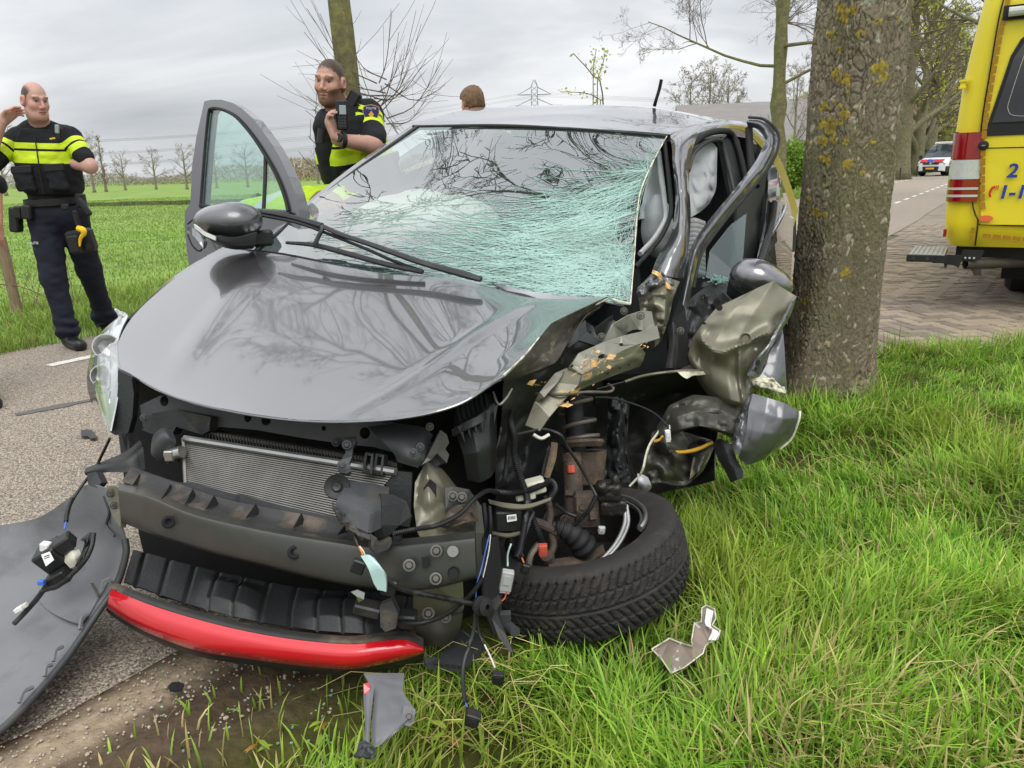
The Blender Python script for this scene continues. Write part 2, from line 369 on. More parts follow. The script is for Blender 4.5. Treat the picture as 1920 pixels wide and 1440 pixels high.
def in_poly(P, poly):
    poly = A3(poly)[:, :2]; x, y = P[:, 0], P[:, 1]; r = np.zeros(len(P), bool); j = len(poly) - 1
    for i in range(len(poly)):
        xi, yi = poly[i]; xj, yj = poly[j]
        r ^= ((yi > y) != (yj > y)) & (x < (xj - xi) * (y - yi) / (yj - yi + 1e-12) + xi); j = i
    return r
# ================================================================== SETTING
rnd = np.random.RandomState(11)
def struct(name, V, F, m, smooth=True, col=None, fm=None):
    return tag(mobj(name, V, F, m, None, smooth=smooth, col=col, fm=fm), kind='structure')
def ground_mat():
    mt = mat('meadow', rgb(120, 148, 70), 0.95, var=0.25, vs=0.35, bump=0.6, bs=9, col2=rgb(128, 140, 84), c2s=0.09, c2lo=0.42, c2hi=0.7, coord='Object', spec=0.1)
    return mt
ground_mat()
def asphalt(name, base, light, dark, sc=190.0):
    mt = mat(name, base, 0.88, var=0.13, vs=1.3, spec=0.3, coord='Object')
    nt = mt.node_tree; L = nt.links.new; b = nt.nodes['Principled BSDF']; tcn = [n for n in nt.nodes if n.type == 'TEX_COORD'][0]
    vo = nt.nodes.new('ShaderNodeTexVoronoi'); vo.inputs['Scale'].default_value = sc; L(tcn.outputs['Object'], vo.inputs['Vector'])
    sp = nt.nodes.new('ShaderNodeSeparateColor'); L(vo.outputs['Color'], sp.inputs[0])
    rp = nt.nodes.new('ShaderNodeValToRGB'); L(sp.outputs[0], rp.inputs[0]); e = rp.color_ramp.elements
    e[0].position = 0.0; e[0].color = (*dark, 1); e[1].position = 1.0; e[1].color = (*light, 1); k = e.new(0.45); k.color = (*base, 1)
    src = b.inputs['Base Color'].links[0].from_socket
    mx_ = nt.nodes.new('ShaderNodeMix'); mx_.data_type = 'RGBA'; mx_.inputs['Factor'].default_value = 0.72; L(src, mx_.inputs['A']); L(rp.outputs[0], mx_.inputs['B']); L(mx_.outputs['Result'], b.inputs['Base Color'])
    bn = nt.nodes.new('ShaderNodeBump'); bn.inputs['Strength'].default_value = 0.8; bn.inputs['Distance'].default_value = 0.004; bn.invert = True; L(vo.outputs['Distance'], bn.inputs['Height']); L(bn.outputs[0], b.inputs['Normal'])
    return mt
asphalt('asphalt', rgb(140, 130, 118), rgb(212, 198, 178), rgb(76, 70, 63), 180)
mat('road_paint', rgb(225, 222, 214), 0.7, var=0.12, vs=30, col2=rgb(150, 143, 134), c2s=40, c2lo=0.55, c2hi=0.7)
mat('tar', rgb(96, 93, 91), 0.75, var=0.2, vs=12, bump=0.4, bs=120)
mat('brick_paver', rgb(150, 136, 118), 0.9, attr='Col', var=0.16, vs=14, bump=0.5, bs=90, col2=rgb(104, 98, 76), c2s=5, c2lo=0.55, c2hi=0.75)
mat('paver_joint', rgb(84, 78, 60), 0.95, var=0.3, vs=25, bump=0.6, bs=70)
mat('soil', rgb(90, 75, 60), 0.95, attr='Col', var=0.35, vs=26, bump=2.2, bs=55, spec=0.15)
mat('grass', rgb(110, 150, 50), 0.5, attr='Col', var=0.0, trans=0.35, spec=0.35)
mat('leaf', rgb(150, 160, 40), 0.55, attr='Col', var=0.0, trans=0.35, spec=0.3)

# --- open meadow out to the horizon
R0 = 3000.0; ring = [0, 6, 14, 30, 60, 110, 200, 400, 900, R0]; V = [[0, 0, -0.02]]; F = []
for k, r in enumerate(ring[1:]):
    for j in range(48):
        a = 2 * pi * j / 48; V.append([r * cos(a), r * sin(a), -0.02])
for j in range(48): F.append([0, 1 + j, 1 + (j + 1) % 48])
for k in range(len(ring) - 2):
    o = 1 + k * 48
    for j in range(48): F.append([o + j, o + 48 + j, o + 48 + (j + 1) % 48, o + (j + 1) % 48])
struct('ground', V, F, 'meadow')
# --- road
RL, RR = -6.28, -1.72
ss = np.concatenate([np.arange(-40, 20, 2.0), np.arange(20, 420, 20.0)]); V = []; F = []
for i, s in enumerate(ss):
    e1 = 0.05 * vnoise([[s * 0.9, 1.3, 0]])[0]; e2 = 0.04 * vnoise([[s * 0.8, 9.3, 0]])[0]
    V += [RP(s, RL + e1, 0), RP(s, (RL + RR) / 2, 0.02), RP(s, RR + e2, 0)]
    if i: k = 3 * i; F += [[k - 3, k, k + 1, k - 2], [k - 2, k + 1, k + 2, k - 1]]
road = struct('road', V, F, 'asphalt')
def dash_mesh(name, n, s0, w=0.1, L_=1.0):
    z = lambda nn: 0.004 + 0.02 * (1 - abs(nn - (RL + RR) / 2) / ((RR - RL) / 2)); V = []; k = 12; r2 = np.random.RandomState(int(s0 * 10) % 1000 + 3)
    for i in range(k + 1):
        s = s0 + L_ * i / k; j = 0.006
        V += [RP(s, n - w / 2 + r2.uniform(-j, j), z(n - w / 2)), RP(s, n + w / 2 + r2.uniform(-j, j), z(n + w / 2))]
    return mobj(name, V, [[2*i, 2*i+1, 2*i+3, 2*i+2] for i in range(k)], 'road_paint', road, smooth=False)
for n_, off in ((-5.5, 0.58), (-2.92, 0.1)):
    for k in range(46): 
        s0 = off + 2.0 * k
        if n_ > -4 and s0 < 8: continue
        dash_mesh('lane_dash', n_, s0)
# dark bitumen seam in the asphalt
p0, p1 = gnd(30, 784), gnd(215, 748); dd = nrm(p1 - p0); nn = np.array([-dd[1], dd[0], 0]); V = []
for i in range(15):
    q = p0 + (p1 - p0) * i / 14; s_, n_ = SN(q); zz = 0.004 + 0.02 * (1 - abs(n_ - (RL + RR) / 2) / ((RR - RL) / 2)); wv = 0.035 + 0.012 * vnoise([[i * 0.7, 3, 1]])[0]
    V += [q + nn * wv + [0, 0, zz], q - nn * wv + [0, 0, zz]]
mobj('tar_seam', V, [[2*i, 2*i+1, 2*i+3, 2*i+2] for i in range(14)], 'tar', road)

# --- brick driveway: herringbone pavers
def pave_y(x): return 4.80 + 0.116 * (x - 2.41)
PA, PB = np.array([2.41, 4.80, 0]), nrm([1, 0.116, 0]); PC = np.array([-PB[1], PB[0], 0])
V = [A3([0.9, pave_y(0.9), -0.012]), A3([16, pave_y(16), -0.012]), RP(40, 9, -0.012), RP(15.6, RR + 0.02, -0.012)]
q = V[0]; V[0] = A3([q[0], q[1], -0.012])
struct_pave = struct('driveway', [RP(SN(V[0])[0], RR + 0.02, -0.012), *V], [[0, 1, 2, 3, 4]], 'paver_joint', smooth=False)
struct('gravel_apron', [RP(s_, n_, -.009) for s_, n_ in ((14.5, RR - .1), (60, RR - .1), (60, 4), (36, 6), (15.5, 6))], [[0, 4, 3, 2, 1]], mat('gravel', rgb(140, 129, 113), .95, var=.25, vs=3, bump=1, bs=60, col2=rgb(112, 104, 92), c2s=1.5), smooth=False)
BL, BW, JT = 0.205, 0.1, 0.009
pl = [A3([0.9, pave_y(0.9), 0]), A3([16, pave_y(16), 0]), RP(40, 9), RP(15.7, RR + 0.06), RP(4.4, RR + 0.06)]
ang = radians(8); ex = np.array([cos(ang), sin(ang), 0]); ey = np.array([-sin(ang), cos(ang), 0]); U = BL / 2 + JT / 2 
bricks = []
for i in range(-80, 220):
    for j in range(-120, 260):
        k = (i - j) % 4
        if k == 0: c = (i + 1.0, j + 0.5); hz = True
        elif k == 2 - 1 and False: pass
        elif k == 3: c = (i + 0.5, j + 1.0) ; hz = False
        else: continue
        P = PA + ex * c[0] * U + ey * c[1] * U
        if P[0] > 13 or P[1] > 19: continue
        bricks.append((P[0], P[1], hz))
BA = np.array([(b[0], b[1]) for b in bricks]); keep = in_poly(BA, pl)
keep &= (BA[:, 1] > pave_y(BA[:, 0]) + 0.05)
pr_ = np.c_[BA, np.zeros(len(BA))] - C_O; dep = pr_ @ C_F; pxx = 960 + FPX * (pr_ @ C_R) / dep; pyy = 720 - FPX * (pr_ @ C_U) / dep
vis = keep & (pxx > 1600) & (pxx < 2080) & (pyy < 690)
near = [i for i in np.argsort(dep) if keep[i] and 1640 < pxx[i] < 1935 and pyy[i] < 690][:300]
def brick_cols(k): 
    r2 = np.random.RandomState(k); t = r2.rand(); a = np.array(rgb(158, 143, 124)); b = np.array(rgb(128, 118, 106)); c = a + (b - a) * t; return c * r2.uniform(0.82, 1.12)
BM = []
for v in range(8):
    mb = MB(); r2 = np.random.RandomState(v); mb.box((0, 0, -0.03), (BL / 2 - r2.uniform(0, .004), BW / 2 - r2.uniform(0, .003), 0.03), bev=0.006)
    o = mobj('brick', np.vstack(mb.V), mb.F, 'brick_paver', struct_pave, smooth=False, col=np.tile(brick_cols(v + 5), (mb.n, 1))); BM.append(o)
first = True
for q_, i in enumerate(near):
    v = q_ % 8; o = BM[v] if q_ < 8 else BM[v].copy()
    if q_ >= 8: COL.objects.link(o)
    o.location = (BA[i, 0], BA[i, 1], 0.004 + 0.004 * rnd.uniform(-1, 1)); o.rotation_euler = (rnd.uniform(-.012, .012), rnd.uniform(-.012, .012), ang + (0 if bricks[i][2] else pi / 2) + rnd.uniform(-.015, .015))
mb = MB(); cols = []; ns = set(near)
for i in np.nonzero(keep & (dep < 14.5) & (pxx > 1200) & (pxx < 2300))[0]:
    if i in ns: continue
    a = ang + (0 if bricks[i][2] else pi / 2); u = np.array([cos(a), sin(a), 0]); v = np.array([-sin(a), cos(a), 0])
    mb.box((BA[i, 0], BA[i, 1], -0.028 + 0.004 * rnd.uniform(-1, 1)), (BL / 2, BW / 2, 0.03), ax=[u, v, (0, 0, 1)]); cols.append(np.tile(brick_cols(i), (8, 1)))
tag(mobj('brick_field', np.vstack(mb.V), mb.F, 'brick_paver', struct_pave, smooth=False, col=np.vstack(cols)), kind='stuff')

# --- roadside soil / verge on the near side, with torn-up mud and a streak of pale sand by the road
gs, gn = np.arange(-2.5, 6.2, 0.035), np.arange(RR - 0.25, 5.0, 0.035); Sg, Ng = np.meshgrid(gs, gn, indexing='ij')
XY = Sg[..., None] * S_ + Ng[..., None] * N_; x, y = XY[..., 0], XY[..., 1]
bz = 0.018 * fbm(np.stack([x * 3, y * 3, 0 * x], -1).reshape(-1, 3), 4).reshape(x.shape)
tr = np.clip((Ng - RR) / 0.25, 0, 1); edge = 0.05 * vnoise(np.stack([Sg * 2.2, Ng * 0 + 4, 0 * Sg], -1).reshape(-1, 3)).reshape(x.shape)
wob = Ng - RR + edge
ruts = 0.016 * np.sin((Ng + 0.03 * np.sin(Sg * 2)) * 38) * np.exp(-((wob - 0.28) / 0.2) ** 2)
z = 0.006 + tr * (0.012 + bz + ruts) - 0.05 * np.clip(1 - (wob + 0.14) / 0.1, 0, 1)
z += 0.05 * np.clip((Ng + 0.9) / 1.5, 0, 1) * np.clip(1 - (y - pave_y(x) + 0.9) / 0.9, 0, 1)
soil, sand, mud, grs = (np.array(rgb(*c)) for c in ((78, 65, 52), (156, 140, 118), (88, 75, 61), (74, 76, 36)))
nzv = fbm(np.stack([Sg * 1.2, Ng * 7, 0 * Sg], -1).reshape(-1, 3), 5).reshape(x.shape)
nz2 = fbm(np.stack([x * 4, y * 4, 0 * x + 5], -1).reshape(-1, 3), 4).reshape(x.shape)
fs = np.clip(1.1 - np.abs(wob - 0.06) / 0.09 + nzv * 0.55, 0, 1) * np.clip((1.7 - Sg) / 0.6, 0, 1)
fg = np.clip((wob - 0.40 + 0.12 * nz2) / 0.1, 0, 1)
C = mud * (1 - fg[..., None]) + grs * fg[..., None]; C = C + (soil - C) * np.clip(nz2 * 0.9, 0, 1)[..., None]; C = C * (1 - fs[..., None]) + sand * fs[..., None]
ok = (y < pave_y(x) + 0.02)
a = np.arange(x.size).reshape(x.shape); Fq = np.stack([a[:-1, :-1], a[1:, :-1], a[1:, 1:], a[:-1, 1:]], -1).reshape(-1, 4); okf = (ok[:-1, :-1] & ok[1:, :-1] & ok[1:, 1:] & ok[:-1, 1:]).ravel()
VG = np.stack([x, y, z], -1).reshape(-1, 3)
struct('verge', VG, Fq[okf][:, ::-1], 'soil', col=C.reshape(-1, 3))
def verge_z(P):
    s_ = P @ S_[:2]; n_ = P @ N_[:2]; i = np.clip(((s_ - gs[0]) / 0.035).astype(int), 0, len(gs) - 1); j = np.clip(((n_ - gn[0]) / 0.035).astype(int), 0, len(gn) - 1); return z[i, j]

# --- grass blades
def blades(name, P, h, wd, az, bend, cbase, ctip, label, K=(0, .38, .72), zf=None):
    n = len(P); z0 = zf(P) if zf is not None else np.zeros(n); base = np.c_[P, z0 - 0.01]
    dr = np.c_[np.cos(az), np.sin(az), np.zeros(n)]; sd_ = np.c_[-np.sin(az), np.cos(az), np.zeros(n)]; tw = rnd.uniform(-.7, .7, n); sd_ = sd_ * np.cos(tw)[:, None] + dr * np.sin(tw)[:, None]
    V = np.empty((n, 7, 3)); Cc = np.empty((n, 7, 3))
    for i, t in enumerate(K):
        c = base + dr * (bend * h * t ** 1.8)[:, None] + np.outer(h * (t - 0.45 * np.minimum(bend, 1.4) * t ** 2.2), [0, 0, 1]); ww = wd * (1 - 0.55 * t)
        V[:, 2*i] = c - sd_ * ww[:, None] / 2; V[:, 2*i+1] = c + sd_ * ww[:, None] / 2; cc = cbase + (ctip - cbase) * t; Cc[:, 2*i] = cc; Cc[:, 2*i+1] = cc
    V[:, 6] = base + dr * (bend * h)[:, None] + np.outer(h * (1 - 0.45 * np.minimum(bend, 1.4)), [0, 0, 1]); Cc[:, 6] = ctip
    V[:, :, 2] = np.maximum(V[:, :, 2], (z0 - 0.012)[:, None])
    o = 7 * np.arange(n)[:, None]; Q = (np.concatenate([o + [0, 1, 3, 2], o + [2, 3, 5, 4]]), o + [4, 5, 6])
    ob = mobj(name, V.reshape(-1, 3), Q, 'grass', None, col=Cc.reshape(-1, 3)); return tag(ob, label, 'grass', kind='stuff')
def sample_px(n, box_, z=0.0):
    """ground points spread over what a wide box of the verge covers"""
    x0, x1, y0, y1 = box_; return np.c_[rnd.uniform(x0, x1, n), rnd.uniform(y0, y1, n)]
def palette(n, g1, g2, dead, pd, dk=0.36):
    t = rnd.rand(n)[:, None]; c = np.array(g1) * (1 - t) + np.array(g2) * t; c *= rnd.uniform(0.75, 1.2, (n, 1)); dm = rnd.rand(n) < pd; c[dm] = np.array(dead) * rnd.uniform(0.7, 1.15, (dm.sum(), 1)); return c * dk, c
P = np.vstack([sample_px(112000, (-1.0, 1.6, 1.15, 2.7)), sample_px(90000, (-0.6, 3.4, 2.6, 5.3)), sample_px(42000, (1.6, 3.6, 1.0, 2.7)), sample_px(16000, (3.4, 4.8, 1.6, 5.3))])
s_ = P @ S_[:2]; n_ = P @ N_[:2]; P3 = np.c_[P, np.zeros(len(P))]
pat = fbm(P3 * 1.7 + 3, 3); pat2 = fbm(P3 * 5.5 + 9, 3); wobn = n_ - RR + 0.10 * fbm(np.c_[P * 3, P[:, :1] * 0], 3)
dens = np.clip((wobn - 0.54) / 0.22, 0.0, 1) * np.clip(0.62 + 0.75 * pat2, 0.12, 1); dens = np.maximum(dens, 0.02 * (wobn > 0.2))
bare = np.exp(-(((P[:, 0] + 0.12) / 0.20) ** 2 + ((P[:, 1] - 1.42) / 0.22) ** 2)); dens *= 1 - 0.8 * bare
kp = (rnd.rand(len(P)) < dens) & (P[:, 1] < pave_y(P[:, 0]) - 0.02 + 0.05 * pat2)
kp &= ~in_poly(P, [(-0.95, 1.75), (0.02, 1.62), (0.12, 2.2), (0.75, 2.9), (1.3, 4.2), (0.2, 5.2), (-1.2, 3.2)])
kp &= (np.hypot(P[:, 0] - .22, P[:, 1] - 2.0) > .27) & ((np.hypot(P[:, 0] - .44, P[:, 1] - 1.78) > .10) | (rnd.rand(len(P)) < .2))
P, pat, pat2, wobn = P[kp], pat[kp], pat2[kp], wobn[kp]; n = len(P)
right = np.clip((P[:, 0] - 0.0) / 0.5, 0, 1)
h = rnd.gamma(5, 0.0165, n) * (0.62 + 0.28 * right) * np.clip(1 + 0.55 * pat, 0.45, 1.7) * np.clip(wobn / 0.7, 0.4, 1) + 0.035
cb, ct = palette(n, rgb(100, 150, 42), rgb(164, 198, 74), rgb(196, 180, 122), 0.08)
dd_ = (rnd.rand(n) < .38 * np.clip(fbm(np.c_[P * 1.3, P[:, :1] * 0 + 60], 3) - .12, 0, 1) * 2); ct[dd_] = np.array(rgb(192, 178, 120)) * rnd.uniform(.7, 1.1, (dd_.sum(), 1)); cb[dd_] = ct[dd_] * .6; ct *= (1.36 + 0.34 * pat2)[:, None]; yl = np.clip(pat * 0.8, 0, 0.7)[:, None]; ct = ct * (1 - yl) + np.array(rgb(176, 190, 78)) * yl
lean = np.arctan2(fbm(np.c_[P * 2.5, P[:, :1] * 0 + 40], 2), fbm(np.c_[P * 2.5, P[:, :1] * 0 + 80], 2)); az = np.where(rnd.rand(n) < 0.6, lean + rnd.normal(0, 0.7, n), rnd.uniform(0, 2 * pi, n))
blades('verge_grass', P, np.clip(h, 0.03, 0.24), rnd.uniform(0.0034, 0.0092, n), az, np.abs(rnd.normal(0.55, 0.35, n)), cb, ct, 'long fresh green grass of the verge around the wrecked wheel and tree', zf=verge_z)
# far side of the road: verge and the first stretch of the meadow
def strip(n, s0, s1, n0, n1): return (rnd.uniform(s0, s1, n)[:, None] * S_ + rnd.uniform(n0, n1, n)[:, None] * N_)[:, :2]
P = np.vstack([strip(60000, -3, 12, -8.4, RL + 0.04), strip(26000, 12, 60, -9.0, RL + 0.1), strip(9000, -1.8, 6, RR - 0.0, RR + 0.2)[:0]])
pat2 = fbm(np.c_[P * 2.2, P[:, :1] * 0], 3); kp = rnd.rand(len(P)) < np.clip(0.65 + 0.6 * pat2, 0.15, 1); P, pat2 = P[kp], pat2[kp]; n = len(P); far = np.clip((P[:, 1] - 8) / 25, 0, 1)
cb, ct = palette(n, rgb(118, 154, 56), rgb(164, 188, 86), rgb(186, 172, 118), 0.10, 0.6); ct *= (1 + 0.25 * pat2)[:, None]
blades('far_verge_grass', P, rnd.gamma(5, 0.019, n) * (1 + 0.4 * pat2) + 0.03, rnd.uniform(0.006, 0.010, n) * (1 + 2.5 * far), rnd.uniform(0, 2 * pi, n), np.abs(rnd.normal(0.5, 0.3, n)), cb, ct, 'green grass strip along the far edge of the road')
n = 130000; r = 7 + 55 * rnd.rand(n) ** 1.6; th = rnd.uniform(radians(-42), radians(18), n); P = np.c_[np.sin(th) * r, np.cos(th) * r]; nn_ = P @ N_[:2]; kp = nn_ < -8.0; P = P[kp]; r = r[kp]
pat2 = fbm(np.c_[P * 0.5, P[:, :1] * 0], 3); n = len(P); cb, ct = palette(n, rgb(118, 150, 62), rgb(142, 170, 78), rgb(164, 164, 102), 0.04, 0.95); ct *= (1 + 0.2 * pat2)[:, None]
blades('meadow_grass', P, rnd.uniform(0.03, 0.075, n) * (1 + 0.4 * pat2), 0.006 + r * 0.0009, rnd.uniform(0, 2 * pi, n), np.abs(rnd.normal(0.6, 0.3, n)), cb, ct, 'short grazed grass of the open meadow left of the road')
# broad-leaved weeds and dry stems in the verge
mat('weed', rgb(140, 170, 50), 0.45, attr='Col', var=0.0, trans=0.3)
def weed(px, py, nl, L_, label, seed, red=0.3):
    r2 = np.random.RandomState(seed); b = gnd(px, py, 0.03); V = []; F = []; C = []
    root = thing('weed', label, 'weed', (b[0], b[1], 0.0), group=None)
    stem = MB(); stem.tube([b - [0, 0, .04], b + [0.004, 0, L_ * 0.55], b + [0.012, 0.004, L_]], [0.0018, 0.001], 5, res=6)
    mobj('stem', np.vstack(stem.V), stem.F, 'weed', root, col=np.tile(rgb(160, 150, 60), (stem.n, 1)))
    for k in range(nl):
        a = r2.uniform(0, 2 * pi); t = 0.25 + 0.75 * k / nl; c0 = b + np.array([0.01 * t, 0.004 * t, L_ * t]); d = np.array([cos(a), sin(a), 0.35 + r2.uniform(-.2, .5)]); s2 = np.array([-sin(a), cos(a), 0]); LL = L_ * r2.uniform(0.55, 0.9); V = []
        for i in range(6):
            q = i / 5; p = c0 + d * LL * q - np.array([0, 0, 0.6 * LL * q * q]); wv = 0.16 * LL * sin(pi * min(q * 0.92 + 0.08, 1)) ; V += [p - s2 * wv, p + np.array([0, 0, -0.08 * wv]), p + s2 * wv]
        F = [[3*i+j, 3*i+j+1, 3*i+j+4, 3*i+j+3] for i in range(5) for j in range(2)]
        col = np.array(rgb(150, 176, 58)) if r2.rand() > red else np.array(rgb(168, 130, 62)); mobj('leaf', V, F, 'weed', root, col=np.tile(col * r2.uniform(.8, 1.15), (18, 1)))
for i, (px, py, nl, L_, lb) in enumerate([(1330, 1262, 6, .075, 'broad-leaved green weed right below the torn silver fragment'), (1292, 1330, 5, .06, 'small yellowish weed a little below the torn silver fragment'), (1355, 1330, 6, .07, 'leafy weed with reddish leaves below right of the torn silver fragment'), (835, 1395, 4, .06, 'bright green weed beside the hanging black plug cable'), (480, 1420, 4, .05, 'pale green weed at the muddy edge of the grass'), (1270, 1420, 5, .06, 'yellow-green weed at the bottom of the picture'), (1440, 995, 4, .06, 'yellow-green weed in the grass beside the flat wheel'), (600, 1385, 4, .05, 'small weed left of the broken grey bracket')]):
    weed(px, py, nl, L_, lb, i + 3)
mb = MB()
for i in range(260):
    q = gnd(rnd.uniform(1250, 1920), rnd.uniform(800, 1420)) if i < 200 else gnd(rnd.uniform(760, 1000), rnd.uniform(1290, 1430)); a = rnd.uniform(0, 2 * pi); L_ = rnd.uniform(.08, .26); d = np.array([cos(a), sin(a), 0]); hz = rnd.uniform(0.03, .16)
    mb.tube([q + [0, 0, .02], q + d * L_ * .5 + [0, 0, hz], q + d * L_ + [0, 0, hz * rnd.uniform(.3, 1.1)]], [0.0013, 0.0008], 3, res=4, caps=False)
mat('straw', rgb(198, 180, 120), 0.7, var=0.3, vs=3); tag(mb.build('dry_stems', 'straw'), 'dry straw-coloured stems scattered through the verge grass', 'dry grass', kind='stuff')
mb = MB()
for i in range(1500):
    px, py = rnd.uniform(-150, 620), rnd.uniform(1180, 1440); q = gnd(px, py, 0.012); r = 0.002 + 0.004 * rnd.rand() ** 3
    mb.lathe(q, (rnd.normal(0, .4), rnd.normal(0, .4), 1), [(0.0001, -r * .5), (r, -r * .1), (r * .7, r * .45), (0.0001, r * .6)], 5)
mat('pebble', rgb(168, 156, 140), 0.85, var=0.4, vs=70); tag(mb.build('road_grit', 'pebble', angle=60), 'loose grit and small stones on the road edge', 'gravel', kind='stuff')
# dark leaf litter and clods along the driveway edge
mb = MB()
for i in range(220):
    xx = rnd.uniform(2.2, 4.2); q = np.array([xx, pave_y(xx) + rnd.normal(-0.03, .05), 0.012]); r = rnd.uniform(.006, .022); mb.lathe(q, (rnd.normal(0, .5), rnd.normal(0, .5), 1), [(0.0001, -r * .4), (r, 0), (r * .6, r * .5), (0.0001, r * .6)], 6)
mat('clod', rgb(88, 70, 54), 0.95, var=0.4, vs=40, bump=1, bs=120); tag(mb.build('soil_clods', 'clod', angle=70), 'dark soil clods along the driveway edge', 'soil', kind='stuff')
# ================================================================== TREES
mat('bark_mid', rgb(112, 104, 84), 0.9, var=0.4, vs=9, bump=2.5, bs=28, col2=rgb(120, 122, 82), c2s=4, c2lo=0.45, c2hi=0.7)
mat('bark_green', rgb(104, 98, 72), 0.9, var=0.35, vs=14, bump=2.2, bs=40, col2=rgb(124, 122, 74), c2s=5, c2lo=0.42, c2hi=0.68)
mat('twig', rgb(104, 92, 80), 0.8, var=0.25, vs=2)
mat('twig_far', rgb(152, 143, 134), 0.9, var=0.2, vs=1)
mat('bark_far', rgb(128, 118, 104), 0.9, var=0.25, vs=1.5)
def branchset(rs, st, di, ln, r0, K, wob, trop, tip=0.45):
    """march many branches at once -> P (m,K,3), R (m,K)"""
    m_ = len(st); P = np.empty((m_, K, 3)); P[:, 0] = st; d = di.copy()
    for k in range(1, K):
        d = d + rs.normal(0, wob, (m_, 3)); d[:, 2] += trop; d /= np.linalg.norm(d, axis=1)[:, None]; P[:, k] = P[:, k-1] + d * (ln / (K - 1))[:, None]
    return P, r0[:, None] * np.linspace(1, tip, K)[None]
def children(rs, P, R, per, tmin, ang, lr, ln, rr, rmin, tpow=1.0):
    m_, K = P.shape[:2]; cnt = rs.poisson(per, m_); idx = np.repeat(np.arange(m_), cnt); n = len(idx); t = tmin + (1 - tmin) * rs.rand(n) ** tpow
    f = t * (K - 1); i = np.minimum(f.astype(int), K - 2); fr = (f - i)[:, None]; st = P[idx, i] * (1 - fr) + P[idx, i+1] * fr; pd = P[idx, i+1] - P[idx, i]; pd /= np.linalg.norm(pd, axis=1)[:, None] + 1e-9
    v = rs.normal(0, 1, (n, 3)); v -= pd * (v * pd).sum(1)[:, None]; v /= np.linalg.norm(v, axis=1)[:, None] + 1e-9
    a = rs.normal(ang, 0.18, n)[:, None]; di = pd * np.cos(a) + v * np.sin(a); rb = (R[idx, i] * (1 - fr[:, 0]) + R[idx, i+1] * fr[:, 0])
    return st, di, ln[idx] * lr * rs.uniform(0.6, 1.25, n) * (1.15 - 0.5 * t), np.maximum(rb * rr * rs.uniform(.7, 1.1, n), rmin)
def crown(rs, limbs_P, limbs_R, limb_len, levels, rmin=0.003):
    """levels: list of (per, tmin, angle, lenratio, rratio, K, wob, trop, sides)"""
    out = []; P, R, ln = limbs_P, limbs_R, limb_len
    for (per, tmin, ang, lr, rr, K, wob, trop, sides) in levels:
        st, di, ln, r0 = children(rs, P, R, per, tmin, ang, lr, ln, rr, rmin); P, R = branchset(rs, st, di, ln, r0, K, wob, trop, 0.4); out.append((P, R, sides))
    return out
def leaves_at(rs, P, n, spread, size, c1, c2):
    q = P.reshape(-1, 3)[rs.randint(0, P.shape[0] * P.shape[1], n)] + rs.normal(0, spread, (n, 3)); a = rs.normal(0, 1, (n, 3)); a /= np.linalg.norm(a, axis=1)[:, None]; b = np.cross(a, rs.normal(0, 1, (n, 3))); b /= np.linalg.norm(b, axis=1)[:, None]
    s = size * rs.uniform(.5, 1.3, n)[:, None]; V = np.stack([q - a * s, q + b * s * .6, q + a * s, q - b * s * .6], 1); c = np.array(c1) + (np.array(c2) - np.array(c1)) * rs.rand(n, 1); c *= rs.uniform(.75, 1.2, (n, 1))
    return V.reshape(-1, 3), np.arange(4 * n).reshape(n, 4), np.repeat(c, 4, axis=0)
